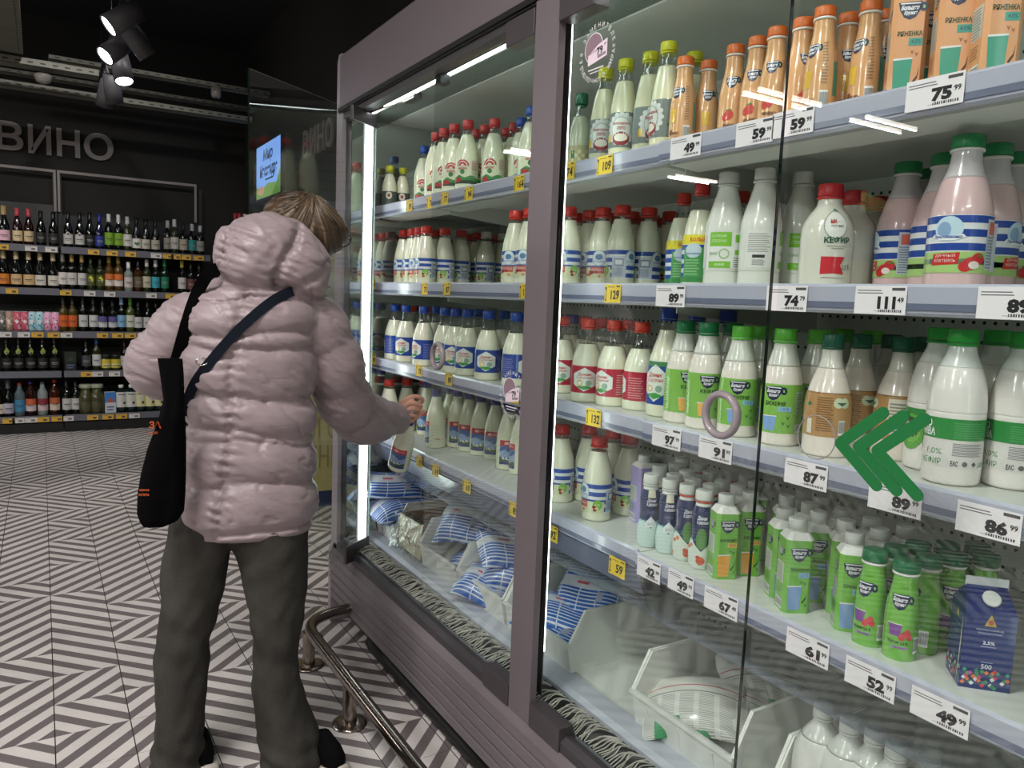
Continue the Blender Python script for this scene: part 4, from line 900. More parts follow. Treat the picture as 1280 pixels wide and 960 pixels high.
# --- brown kraft label
def lab_brown(f_, R_, h):
    z0, z1 = .17 * h, .53 * h; band(f_, R_, z0, z1, '#b58a56'); band(f_, R_, z1 - .002, z1, '#8f6a3e', 1)
    f_.lines(-.018, z0 + .01, .014, z1 - .006, 15, '#7d5a34', 1); f_.ell(.018, .45 * h, .009, .009, '#cfd8b8', 1); f_.ell(.030, .45 * h, .009, .009, '#cfd8b8', 1); f_.poly([(.014, .455 * h), (.034, .455 * h), (.024, .425 * h)], '#2c6a4a', 2)
    f_.rect(-.036, z0 + .004, -.026, z0 + .03, '#dcdccc', 1); f_.poly([(-.040, .43 * h), (-.034, .45 * h), (-.028, .43 * h), (-.034, .41 * h)], '#1f7a5a', 1)
    f_.barcode(.020, z0 + .004, .032, z0 + .03, 1); f_.rect(.06, z0 + .01, .1, z1 - .006, '#ddd6c6', 1); f_.lines(.063, z0 + .015, .097, z1 - .01, 9, '#8f8a80', 2); f_.rect(.06, z0 + .02, .1, z0 + .035, '#1f8a5a', 3)
bottle('brown', 'milk_bottle', MILKH, .215, .0395, '#e8ddd3', .72, '#135c44', lab_brown, '#d6d4ca', capr=.46)
# --- green band, litre bottle
def lab_eko(f_, R_, h):
    band(f_, R_, .30 * h, .435 * h, '#2f8a42'); f_.lines(.0, .315 * h, .055, .42 * h, 7, '#4fa55e', 1, .5)
    f_.text('ЭКО', -.046, .395 * h, .012, '#eef4ee', 1, w=.026, bold=.03); f_.text('НИВА', -.042, .34 * h, .012, '#eef4ee', 1, w=.032, bold=.03)
    f_.rect(-.06, .12 * h, .06, .295 * h, '#dcd8d4', 0); f_.text('КЕФИР', -.030, .155 * h, .010, '#3f8a4c', 1, w=.032); f_.text('1,0%', -.026, .215 * h, .010, '#3f8a4c', 1, w=.024)
    f_.lines(.0, .20 * h, .052, .285 * h, 8, '#77747a', 1, .4); f_.text('ЕАС', .004, .15 * h, .008, '#3a3a3a', 1, w=.010, bold=.03); f_.ell(.018, .15 * h, .004, .004, '#5a5a5a', 1, 10); f_.poly([(.028, .15 * h), (.032, .167 * h), (.036, .15 * h), (.032, .133 * h)], '#5a5a5a', 1); f_.text('1000', .048, .145 * h, .008, '#3f8a4c', 1, w=.016)
    f_.ell(-.088, .27 * h, .024, .03, '#5fa544', 2); f_.ell(-.088, .30 * h, .017, .017, '#3a4a3a', 3); f_.ell(-.088, .26 * h, .018, .016, '#79b858', 3)
    for u in (-.095, -.083): f_.ell(u, .305 * h, .006, .008, '#d8c8b8', 4, 10)
bottle('eko', 'kefir_bottle', [(0, .80), (.012, .93), (.03, .98), (.1, 1.), (.28, .985), (.44, 1.), (.47, .985), (.49, 1.), (.62, .93), (.74, .76), (.84, .53), (.9, .45)], .235, .041, '#e9e4df', .76, '#1f9a34', lab_eko, '#d9dcd8', capr=.50, capz=.915)
# --- red and blue pasture label
def lab_cow(f_, R_, h):
    for c in (-.012,):
        f_.rect(c - .031, .09 * h, c + .031, .37 * h, '#4a68a0', 0); f_.rect(c - .031, .37 * h, c + .031, .455 * h, '#c23038', 0)
        f_.poly([(c - .031, .17 * h), (c + .031, .15 * h), (c + .031, .30 * h), (c + .01, .26 * h), (c - .012, .31 * h), (c - .031, .28 * h)], '#8fa9cc', 1)
        f_.poly([(c - .031, .125 * h), (c + .031, .12 * h), (c + .031, .19 * h), (c, .175 * h), (c - .031, .205 * h)], '#3c5a3c', 2)
        f_.rect(c - .031, .09 * h, c + .031, .125 * h, '#2a3a80', 3)
        for a, b in ((-.015, .185), (-.003, .178), (.010, .19)): f_.ell(c + a, b * h, .006, .0045, '#e8e8e4', 3, 10); f_.ell(c + a + .002, b * h + .001, .0025, .003, '#1c1c1c', 4, 8)
        f_.rect(c - .014, .392 * h, c - .0, .432 * h, '#e8c9b8', 1); f_.text('МОЛОКО', c + .014, .412 * h, .005, '#f0d8d0', 1, w=.024)
    f_.lines(.03, .13 * h, .062, .42 * h, 10, '#b9bfa2', 0, .25); f_.rect(.045, .15 * h, .062, .17 * h, '#c86a60', 1); f_.rect(-.08, .12 * h, -.055, .4 * h, '#c9cdb6', 0)
bottle('cow', 'milk_bottle', [(0, .84), (.012, .95), (.035, 1.), (.3, 1.), (.46, .98), (.60, .86), (.74, .64), (.85, .46), (.92, .40)], .214, .037, '#e0e4c8', .86, '#26357e', lab_cow, '#cfd6c4', capr=.46)
# --- printed arcs (top shelf)
def lab_arc(f_, R_, h):
    c = -.018
    for k, (r_, cl) in enumerate(((.020, '#b8353a'), (.015, '#e0dcc8'), (.012, '#b8353a'), (.006, '#e0dcc8'))):
        f_.poly([(c + r_ * math.cos(t) * 1.1, .36 * h + r_ * math.sin(t)) for t in [math.pi * j / 10 for j in range(11)]], cl, k)
    f_.ell(c, .28 * h, .008, .008, '#3a7a4a', 1, 12); f_.text('МОЛОКО', c + .0, .325 * h, .007, '#b8353a', 1, w=.03, bold=.03)
    f_.poly([(-.05, .12 * h), (.045, .12 * h), (.045, .19 * h), (.01, .235 * h), (-.01, .2 * h), (-.03, .24 * h), (-.05, .2 * h)], '#3f8a4c', 0); f_.poly([(-.05, .12 * h), (.045, .12 * h), (.045, .15 * h), (.0, .17 * h), (-.05, .15 * h)], '#33463a', 1)
    for u in (-.038, -.028): f_.ell(u, .17 * h, .006, .008, '#b8353a', 2, 10)
    f_.rect(.012, .30 * h, .034, .44 * h, '#c9a8a0', 0); f_.lines(.013, .2 * h, .034, .42 * h, 9, '#8a8f80', 1, .3)
bottle('arc', 'milk_bottle', MILKP, .232, .038, '#dfe2c6', .80, '#c43a38', lab_arc, 'clear', ring='#c43a38')
bottle('arcblue', 'milk_bottle', MILKP, .232, .038, '#dfe2c6', .80, '#2450a8', lab_arc, 'clear')
# --- lace label, yellow cap
def lab_lace(f_, R_, h):
    z0, z1 = .13 * h, .47 * h; band(f_, R_, z0, z1, '#77827e'); c = -.004
    f_.ell(c, .31 * h, .033, .036, '#c8cfca', 1, 22)
    for k in range(16): a = 2 * math.pi * k / 16; f_.ell(c + .032 * math.cos(a), .31 * h + .035 * math.sin(a), .005, .005, '#d6dbd6', 1, 8)
    f_.ell(c, .31 * h, .024, .028, '#9aa8a4', 2, 20); f_.ell(c, .31 * h, .022, .026, '#d3d8d0', 3, 20)
    f_.text('Вологодское', c, .36 * h, .008, '#a5303a', 4, w=.042, bold=.03); f_.text('лето', c, .315 * h, .008, '#a5303a', 4, w=.02, bold=.03)
    f_.ell(c, .215 * h, .020, .016, '#8f2f34', 3); f_.ell(c, .225 * h, .016, .009, '#e6e0d0', 4); f_.rect(-.04, .19 * h, -.030, .26 * h, '#e0b83a', 3)
    for u in (.045, -.07): f_.poly([(u, .27 * h), (u + .006, .24 * h), (u, .21 * h), (u - .006, .24 * h)], '#1f6a5a', 3)
bottle('lace', 'milk_bottle', [(0, .86), (.012, .96), (.035, 1.), (.3, 1.), (.47, .98), (.62, .85), (.76, .66), (.85, .52), (.91, .48)], .240, .033, '#dcdcba', .78, '#cfcf26', lab_lace, 'clear', capr=.56, capz=.915)
# --- beige check
def lab_check(f_, R_, h):
    band(f_, R_, .02 * h, .36 * h, '#a8a47c')
    for i in range(10):
        for j in range(4):
            if (i + j) % 2: f_.rect(-.05 + i * .01, .12 * h + j * .01, -.04 + i * .01, .12 * h + (j + 1) * .01, '#c8c49a', 1)
    f_.barcode(.006, .04 * h, .022, .11 * h, 2); f_.rect(-.03, .2 * h, -.018, .3 * h, '#2a6a48', 1)
bottle('check', 'drink_bottle', MILKP, .215, .030, '#b9c2a8', .72, '#1d6b48', lab_check, 'clear', capr=.58, capz=.87)
def lab_yog(f_, R_, h): band(f_, R_, .05 * h, .38 * h, '#4a564c'); f_.ell(-.002, .28 * h, .012, .014, '#cfd0c0', 1); f_.ell(-.002, .28 * h, .006, .007, '#a0503a', 2)
bottle('yog', 'yogurt_bottle', MILKP, .16, .028, '#dcdcc0', .8, '#c6c62c', lab_yog, 'clear', capr=.55, capz=.88)
# --- orange sleeve
def lab_ory(berry):
    def fn(f_, R_, h):
        cupmark(f_, -.006, .60 * h, .032, 0)
        f_.lines(.016, .30 * h, .028, .68 * h, 14, '#a07a58', 0, .5); f_.barcode(.014, .06 * h, .029, .24 * h, 0)
        if berry: f_.ell(-.008, .26 * h, .009, .010, '#c8453a', 0); f_.ell(-.016, .24 * h, .006, .008, '#c8453a', 1); f_.poly([(-.016, .31 * h), (-.006, .325 * h), (-.002, .305 * h)], '#3a8a4a', 1)
        else: f_.poly([(-.018, .42 * h), (-.001, .42 * h), (-.003, .27 * h), (-.016, .27 * h)], '#e0b43c', 0); f_.ell(-.014, .18 * h, .005, .004, '#8a4a2a', 0, 10)
        f_.text('РЯЖЕНКА', -.006, .155 * h, .006, '#5a2f1c', 1, w=.026, bold=.03); f_.text('2,5 %', -.004, .11 * h, .006, '#5a2f1c' if not berry else '#c8453a', 1, w=.016)
        f_.lines(-.075, .1 * h, -.04, .6 * h, 16, '#a07a58', 0, .5); f_.rect(.038, .2 * h, .055, .5 * h, '#3f9080', 0)
    return fn
ORC = [(0, .84), (.012, .96), (.03, 1.), (.35, 1.), (.5, .96), (.64, .80), (.76, .66), (.86, .62), (.9, .6)]
bottle('orange', 'drink_bottle', ORC, .192, .0275, '#dba877', .885, '#e0702c', lab_ory(False), '#e6e2da', capr=.66, capz=.905, ring='#ece8e2')
bottle('orangeb', 'drink_bottle', ORC, .192, .0275, '#dba877', .885, '#e0702c', lab_ory(True), '#e6e2da', capr=.66, capz=.905, ring='#ece8e2')
# --- white bottle with lime panels
def lab_white(f_, R_, h):
    f_.rect(-.036, .17 * h, .06, .475 * h, '#e6e8e4', 0); f_.rect(-.036, .355 * h, .010, .475 * h, '#7fc23c', 1); f_.rect(-.036, .17 * h, .010, .225 * h, '#7fc23c', 1)
    f_.rect(.018, .39 * h, .045, .455 * h, '#7fc23c', 1); f_.rect(.018, .285 * h, .045, .325 * h, '#7fc23c', 1)
    f_.text('СЕЛЕКЦИЯ', -.016, .44 * h, .006, '#e8f4dc', 2, w=.03); f_.text('ОТБОРНАЯ', -.016, .40 * h, .006, '#e8f4dc', 2, w=.03); f_.ell(-.004, .29 * h, .011, .011, '#a8c88a', 1); f_.ell(-.004, .29 * h, .008, .008, '#e6e8e4', 2); f_.text('КЕФИР', -.026, .29 * h, .007, '#6aa04a', 1, w=.018)
    f_.lines(.016, .18 * h, .05, .27 * h, 5, '#8a8e86', 1); f_.text('КЕФИР', -.012, .197 * h, .006, '#e8f4dc', 2, w=.02)
    f_.rect(-.11, .17 * h, -.05, .475 * h, '#e2e2de', 0); f_.lines(-.105, .30 * h, -.056, .46 * h, 9, '#8c8c88', 1, .3); f_.rect(-.094, .25 * h, -.07, .275 * h, '#3a3a3a', 1); f_.lines(-.094, .19 * h, -.066, .24 * h, 4, '#7a7a78', 1)
bottle('white', 'kefir_bottle', [(0, .86), (.012, .96), (.03, 1.), (.14, .98), (.17, 1.), (.5, .99), (.62, .88), (.74, .68), (.85, .50), (.92, .46)], .240, .0415, '#e0e1da', .88, '#dadcd8', lab_white, '#e0e1da', capr=.50)
# --- wide kefir bottle, red cap
def lab_kefir(f_, R_, h):
    f_.ell(-.006, .60 * h, .020, .024, '#e9e9e4', 1, 20); f_.ell(-.006, .60 * h, .022, .026, '#8fa08f', 0, 20); f_.poly([(-.012, .745 * h), (-.004, .76 * h), (.004, .73 * h), (-.004, .72 * h)], '#6f8f78', 1)
    f_.text('МК', -.010, .63 * h, .008, RED_, 2, w=.012, bold=.04); f_.text('молочный', -.004, .59 * h, .005, '#3a4a44', 2, w=.022); f_.text('КЕФИР', -.002, .455 * h, .012, '#1f5a44', 1, w=.046, bold=.04)
    f_.rect(-.02, .395 * h, .016, .400 * h, '#7a8a80', 1); f_.rect(-.012, .375 * h, .010, .38 * h, '#7a8a80', 1)
    f_.poly([(-.028, .30 * h), (.014, .30 * h), (.006, .22 * h), (.014, .135 * h), (-.006, .145 * h), (-.028, .135 * h)], '#cc2f38', 1); f_.text('2,5 %', .018, .20 * h, .010, '#1f5a44', 1, w=.018); f_.rect(-.026, .10 * h, .018, .106 * h, '#8a8a84', 1)
bottle('kefir', 'kefir_bottle', [(0, .88), (.012, .97), (.03, 1.), (.3, 1.), (.52, 1.), (.62, .93), (.70, .76), (.77, .55), (.82, .46), (.88, .44)], .190, .0465, '#dcdace', .86, '#c22a30', lab_kefir, '#dcdace', capr=.47, capz=.88)
# --- pink drink, striped label, green cap
def lab_pink(f_, R_, h):
    z0, z1 = .105 * h, .475 * h; band(f_, R_, z0, z1, '#e4e6e8'); band(f_, R_, z0, .24 * h, '#a9cc7c', 1)
    for k in range(4): band(f_, R_, z1 - .012 - k * .0205, z1 - .001 - k * .0205, '#23479c', 1)
    for c in (-.030, .085):
        f_.ell(c, .385 * h, .020, .019, '#c2dbe8', 2, 20); f_.ell(c - .006, .38 * h, .010, .012, '#8aa9cc', 3, 12); f_.poly([(c - .024, .335 * h), (c - .01, .312 * h), (c + .01, .312 * h), (c + .024, .335 * h), (c + .02, .352 * h), (c, .335 * h), (c - .02, .352 * h)], '#f0f2f6', 4)
        f_.text('Простоквашино', c, .333 * h, .006, '#23479c', 5, w=.038, bold=.03)
        f_.poly([(c - .022, .15 * h), (c + .016, .16 * h), (c + .018, .235 * h), (c - .02, .225 * h)], '#c8322f', 2); f_.text('ДАЧНЫЙ', c - .002, .215 * h, .006, '#f4e2da', 3, w=.028); f_.text('КОКТЕЙЛЬ', c - .002, .185 * h, .006, '#f4e2da', 3, w=.03)
        for a, b, s in ((.034, .165, .011), (.044, .195, .010), (.026, .145, .009)): f_.ell(c + a, b * h, s, s * .9, '#c93034', 3, 14)
        f_.ell(c + .038, .155 * h, .008, .006, '#eadfd8', 4, 12); f_.poly([(c + .04, .215 * h), (c + .052, .225 * h), (c + .05, .205 * h)], '#3f8a3a', 4)
    f_.rect(.026, .13 * h, .05, z1 - .006, '#c6cdd8', 2); f_.rect(.03, z1 - .028, .046, z1 - .010, '#d86a5a', 3); f_.lines(.028, .14 * h, .048, .35 * h, 11, '#7c88a0', 3)
bottle('pink', 'drink_bottle', [(0, .86), (.012, .96), (.03, 1.), (.14, .99), (.46, 1.), (.56, .93), (.68, .76), (.79, .56), (.87, .48), (.91, .47)], .233, .044, '#d9b9bb', .72, '#177a44', lab_pink, '#c9c3c6', capr=.52, capz=.915, ring='#d8d8d4')
def lab_bigyel(f_, R_, h):
    z0, z1 = .05 * h, .50 * h; band(f_, R_, z0, z1, '#dfe4e4'); band(f_, R_, .41 * h, z1, '#e6d92c', 1); band(f_, R_, z0, .11 * h, '#3f8a4a', 1); f_.text('БОЛЬШЕ', .0, .455 * h, .009, '#c8452c', 2, w=.04, bold=.03)
    for k in range(4): band(f_, R_, .405 * h - .011 - k * .02, .405 * h - k * .02, ROYAL, 1)
    f_.rect(-.035, .1 * h, .012, .38 * h, '#4f9a58', 2); f_.ell(-.012, .35 * h, .018, .016, '#c6d8e0', 3); f_.text('Простоквашино', -.012, .32 * h, .006, ROYAL, 4, w=.032); f_.lines(-.03, .12 * h, .006, .28 * h, 6, '#8fc08a', 3)
bottle('bigyel', 'milk_bottle', MILKP, .228, .036, CREAM, .74, '#c8322a', lab_bigyel, 'clear')
# --- waisted drink bottles
def lab_wave(fl):
    def fn(f_, R_, h):
        band(f_, R_, .38 * h, .80 * h, '#232f5a', 0); band(f_, R_, .05 * h, .38 * h, '#c6dcd6' if not fl else '#d3ddd2', 0)
        f_.poly([(-.016, .38 * h), (.016, .38 * h), (.0, .28 * h)] if not fl else [(-.028, .40 * h), (.028, .40 * h), (.0, .24 * h)], '#232f5a', 1); f_.poly([(-.012, .30 * h), (-.012, .37 * h), (0, .44 * h), (.012, .37 * h), (.012, .30 * h)], '#dfe6e4', 2) if not fl else f_.ell(0, .40 * h, .013, .022, '#5a8a4a', 2)
        f_.text('Домик', 0, .66 * h, .010, '#e8eaf2', 2, w=.022, slant=.2, bold=.03); f_.text('в деревне', .001, .60 * h, .008, '#e8eaf2', 2, w=.026, slant=.2, bold=.03)
        if not fl: f_.text('СНЕЖОК', 0, .50 * h, .007, '#8f98c0', 2, w=.02); f_.text('2%', 0, .45 * h, .007, '#8f98c0', 2, w=.008); f_.rect(-.01, .70 * h, .01, .80 * h, '#dcd8c0', 1); f_.text('ВКУС', 0, .34 * h, .006, '#5a7a8a', 3, w=.014)
        else:
            rn = random.Random(9)
            for k in range(16): f_.ell(rn.uniform(-.07, .07), rn.uniform(.07, .32) * h, .0045, .0045, rn.choice(['#e0804a', '#c8503a', '#e6d08a', '#e0a04a']), 1, 8)
            f_.ell(0, .12 * h, .009, .009, '#cf5a34', 2, 12)
        f_.rect(.018, .45 * h, .030, .76 * h, '#3a4674', 1)
        for k in range(14): f_.poly([(-.075 + k * .011, .365 * h), (-.070 + k * .011, .39 * h), (-.065 + k * .011, .365 * h)], '#5fb0b8', 1)
    return fn
WV = [(0, .80), (.015, .94), (.06, 1.), (.2, 1.06), (.32, .98), (.42, .84), (.52, .86), (.66, .92), (.76, .80), (.83, .66), (.88, .62)]
bottle('wave', 'drink_bottle', WV, .167, .0245, '#c9dcd6', .8, '#d3d6d0', lab_wave(0), '#dfe3de', capr=.74, capz=.875)
bottle('wavef', 'drink_bottle', WV, .167, .0245, '#d3ddd2', .8, '#d3d6d0', lab_wave(1), '#dfe3de', capr=.74, capz=.875, ring='#c8503a')
# --- small green bottles
def lab_sg(f_, R_, h):
    cupmark(f_, -.004, .60 * h, .034, 0); f_.poly([(-.020, .37 * h), (.002, .37 * h), (-.001, .25 * h), (-.016, .25 * h)], '#7c4a94', 0); f_.poly([(-.020, .37 * h), (.002, .37 * h), (.002, .378 * h), (-.020, .378 * h)], '#d6e4c8', 1)
    for a, b in ((.005, .27), (.010, .30), (.013, .255), (.002, .245)): f_.ell(a, b * h, .0045, .0055, '#cc3f48', 1, 10)
    f_.text('КЕФИР 2,5 %', -.003, .185 * h, .006, '#1e4418', 0, w=.030, bold=.04); f_.rect(-.012, .125 * h, .012, .150 * h, '#a48ac0', 0); f_.text('МАЛИНА', 0, .137 * h, .0035, '#4a2f6a', 1, w=.018)
    f_.barcode(.022, .08 * h, .036, .25 * h, 0); f_.lines(.022, .28 * h, .036, .66 * h, 14, '#4f9a3c', 0, .5); f_.rect(-.043, .15 * h, -.030, .6 * h, '#a8d48a', 0); f_.lines(-.042, .16 * h, -.031, .58 * h, 14, '#4f8a4a', 1); f_.text('12.04', .0, .74 * h, .004, '#3f7a34', 0, w=.014)
bottle('sgreen', 'kefir_bottle', [(0, .84), (.012, .96), (.03, 1.), (.4, 1.), (.55, .95), (.68, .82), (.78, .72), (.88, .70)], .160, .0250, '#70b344', .86, '#0f6b40', lab_sg, '#dfe4dc', capr=.80, capz=.885, ring='#e6e8e2', foot=False)
# --- round milk bottles in the bottom bin
bottle('round', 'milk_bottle', [(0, .8), (.02, .95), (.06, 1.), (.35, 1.), (.55, .98), (.68, .86), (.78, .62), (.85, .36), (.92, .30)], .245, .048, '#d9dad4', .74, '#d8dad6', None, '#c9cbc6', capr=.36)
f_ = Flat(); f_.rect(-.008, -.008, .008, .008, '#eeeeec', 0)
o = flat_obj('cap_sticker', f_, PAPER, SPEC['round'][0]); o.location = (0, 0, .2451)

# --- square cartons with a white shoulder and screw cap
def carton(kind, col, cupc, w, body, Hh, word='ТЕРМОКЕФИР', pct='1,0 %', badge=True):
    r = empty('drink_carton'); a = w / 2; c = a * .72
    oc = [(-c, -a), (c, -a), (a, -c), (a, c), (c, a), (-c, a), (-a, c), (-a, -c)]
    MB().prism(oc, 'z', 0, body, col).build('carton_body', CARTON, r)
    m = MB(); q = .34
    v = [(x, y, body) for x, y in oc] + [(x * .70, y * .70, body + (Hh - body) * q) for x, y in oc]
    m.add(v, [(i, (i + 1) % 8, (i + 1) % 8 + 8, i + 8) for i in range(8)] + [tuple(range(8, 16))], '#e4e3df'); m.build('shoulder', CARTON, r)
    cz = body + (Hh - body) * q
    MB().lathe([(a * .68, cz - .004), (a * .68, cz + .002), (a * .64, cz + .003)], 24, '#d6d8d4').build('neck_ring', CAP, r)
    MB().lathe([(a * .66, cz + .002), (a * .66, Hh - .002), (a * .62, Hh)], 40, '#d6d8d4', rib=.03).build('cap', CAP, r)
    f_ = Flat()
    if badge: cupmark(f_, -w * .03, body * .81, w * .70, 0)
    else: f_.rect(-a * .6, body * .83, a * .55, body * .92, NAVY, 0); f_.text('Домик', 0, body * .875, .005, '#e8eaf2', 1, w=w * .4)
    f_.text(word, 0, body * .60, body * .045, '#1e4418' if col != '#a79ad0' else '#3c3a70', 1, w=w * .68, bold=.03); f_.rect(-.001, body * .49, a * .72, body * .56, {'#e8a23c': '#e8b45a', '#7f9fd0': '#8fb8e6'}.get(cupc, '#3f9a88' if col == '#dc9f70' else '#8f86c6'), 0); f_.text(pct, a * .36, body * .525, body * .04, '#1d3a5a', 1, w=w * .26)
    f_.poly([(-a * .80, body * .36), (a * .25, body * .37), (a * .15, body * .05), (-a * .70, body * .04)], cupc, 0); f_.poly([(-a * .80, body * .36), (a * .25, body * .37), (a * .25, body * .385), (-a * .80, body * .378)], '#e2e6e8', 1)
    for u, v_ in ((.45, .42), (.2, .44), (.6, .12)): f_.poly([(a * u - .003, body * v_ + .002), (a * u, body * v_), (a * u + .003, body * v_ + .002), (a * u, body * v_ - .005)], '#2f7a3a' if col != '#dc9f70' else '#a0603a', 0)
    f_.poly([(a * .3, body * .16), (a * .55, body * .22), (a * .66, body * .3), (a * .6, body * .2), (a * .34, body * .13)], '#2a4a20' if col != '#dc9f70' else '#4a3020', 0)
    g_ = Flat()
    if badge: cupmark(g_, 0, body * .80, w * .46, 0)
    g_.rect(-a * .66, body * .38, a * .66, body * .66, '#cdd8c8' if col != '#dc9f70' else '#d2cdc6', 0); g_.lines(-a * .6, body * .395, a * .62, body * .65, 10, '#8a958a', 1)
    g_.lines(-a * .6, body * .22, a * .5, body * .34, 5, '#4f8a3c' if col != '#dc9f70' else '#a06a48', 0); g_.barcode(-a * .62, body * .03, a * .62, body * .16, 0)
    mb = MB(); f_.bake(mb, lambda u, v, L: (u, -a - .0003 * (L + 1), v), step=9); f_.bake(mb, lambda u, v, L: (-u, a + .0003 * (L + 1), v), step=9)
    g_.bake(mb, lambda u, v, L: (a + .0003 * (L + 1), u, v), step=9); g_.bake(mb, lambda u, v, L: (-a - .0003 * (L + 1), -u, v), step=9)
    mb.build('print', PRINT, r); SPEC[kind] = (r, Hh, a * 1.16)
carton('gco', '#74b448', '#e8a23c', .050, .136, .172, 'КЕФИР', '2,5 %'); carton('gcb', '#74b448', '#7f9fd0', .050, .136, .172)
carton('oca', '#dc9f70', '#3f9a80', .052, .168, .212, 'РЯЖЕНКА', '4,0%'); carton('pur', '#a79ad0', '#c0b4e0', .054, .142, .172, 'АЦИДОЛАКТ', '1,0 %', False)
# --- blue gable-top carton
def gable():
    r = empty('gable_carton'); a = .034; bz = .118; tz = .150
    m = MB(); m.prism([(-a, 0), (a, 0), (a, bz), (-a, bz)], 'y', -a, a, '#17306e'); m.build('carton_body', CARTON, r)
    m = MB(); v = [(-a, -a, bz), (a, -a, bz), (a, a, bz), (-a, a, bz), (-a * .8, 0, tz), (a * .8, 0, tz)]
    m.add(v, [(0, 1, 5, 4), (2, 3, 4, 5), (1, 2, 5), (3, 0, 4), (3, 2, 1, 0)], '#17306e'); m.build('gable_roof', CARTON, r)
    MB().box(-a * .85, a * .85, -.0015, .0015, tz - .003, tz + .011, '#ccd0d2').build('top_fin', CARTON, r)
    n_ = Vector((0, -(tz - bz), a)).normalized()
    o = MB().lathe([(.0125, 0), (.0125, .004), (.011, .005)], 28, '#dcdeda').build('cap', CAP, r); o.location = (.002, -a * .5 - .002, (bz + tz) / 2); o.rotation_euler = n_.to_track_quat('Z', 'Y').to_euler()
    f_ = Flat(); f_.poly([(-.008, .098), (.008, .098), (0, .116)], '#b8a84a', 0); f_.ell(0, .104, .004, .004, '#b8504a', 1, 10); f_.text('МОЛОКОЗАВОД', 0, .092, .003, '#c8d0e6', 0, w=.036); f_.text('ТРАДИЦИОННЫЙ', 0, .087, .003, '#c8d0e6', 0, w=.032)
    f_.text('2,5%', 0, .072, .006, '#dfe4f0', 0, w=.016, bold=.03); f_.rect(-.010, .066, .010, .067, '#9aa8cc', 0); f_.text('500', 0, .036, .007, '#dfe4f0', 0, w=.014); f_.rect(-.008, .042, .008, .043, '#9aa8cc', 0)
    rn = random.Random(5)
    def conf(F_):
        for k in range(34):
            u, v = rn.uniform(-a * .9, a * .9), rn.uniform(.003, .03) - rn.random() * .0; s = .0035
            F_.poly([(u - s, v), (u, v + s), (u + s, v), (u, v - s)], rn.choice(['#d0405a', '#e0e0e8', '#3f9a6a', '#e07a3a', '#c23a8a', '#2f8a5a']), 1 + k % 3)
    conf(f_); g_ = Flat(); conf(g_); g_.poly([(a * .70, .004), (a * .82, .03), (a * .9, .07), (a * .84, .11), (a * .78, .07), (a * .74, .03)], '#dcdfe0', 4); g_.poly([(-.006, .098), (.006, .098), (0, .112)], '#b8a84a', 0); g_.text('2,5%', 0, .075, .006, '#8fa0cc', 0, w=.016); g_.text('500', 0, .036, .007, '#8fa0cc', 0, w=.014); g_.text('МОЛОКО', 0, .088, .004, '#8fa0cc', 0, w=.03)
    mb = MB(); f_.bake(mb, lambda u, v, L: (u, -a - .0003 * (L + 1), v), step=9); g_.bake(mb, lambda u, v, L: (-a - .0003 * (L + 1), -u, v), step=9)
    mb.build('print', PRINT, r); SPEC['gable'] = (r, tz + .011, a * 1.2)
gable()

DESC = {'striped': 'red-capped bottle, blue striped label', 'stripedw': 'white-capped bottle, blue striped label', 'hexred': 'red-capped milk bottle, crimson label', 'hexblue': 'blue-capped milk bottle, blue label', 'hexbig': 'tall blue-capped milk bottle, blue label',
        'bkdark': 'dark green-capped kefir bottle, lime label', 'bklight': 'light green-capped kefir bottle, lime label', 'brown': 'dark green-capped bottle, kraft brown label', 'eko': 'bright green-capped litre bottle, green band', 'cow': 'blue-capped bottle, red and pasture label',
        'arc': 'red-capped bottle with red arc print', 'arcblue': 'blue-capped bottle with red arc print', 'lace': 'yellow-capped bottle with grey lace label', 'check': 'green-capped bottle with beige check label', 'yog': 'small yellow-capped yogurt bottle', 'orange': 'orange bottle with barcode and yellow cup',
        'orangeb': 'orange bottle with strawberry print', 'white': 'white bottle with lime panels', 'kefir': 'wide white kefir bottle, red cap', 'pink': 'pink drink bottle, green cap', 'bigyel': 'red-capped bottle with yellow topped label', 'wave': 'waisted navy and mint drink bottle', 'wavef': 'waisted navy bottle with fruit print',
        'sgreen': 'small green bottle, dark green cap', 'round': 'round milky bottle with white cap', 'gco': 'green carton with orange cup', 'gcb': 'green carton with blue cup', 'oca': 'orange carton with teal cup', 'pur': 'lilac carton with white cap', 'gable': 'dark blue gable-top carton'}
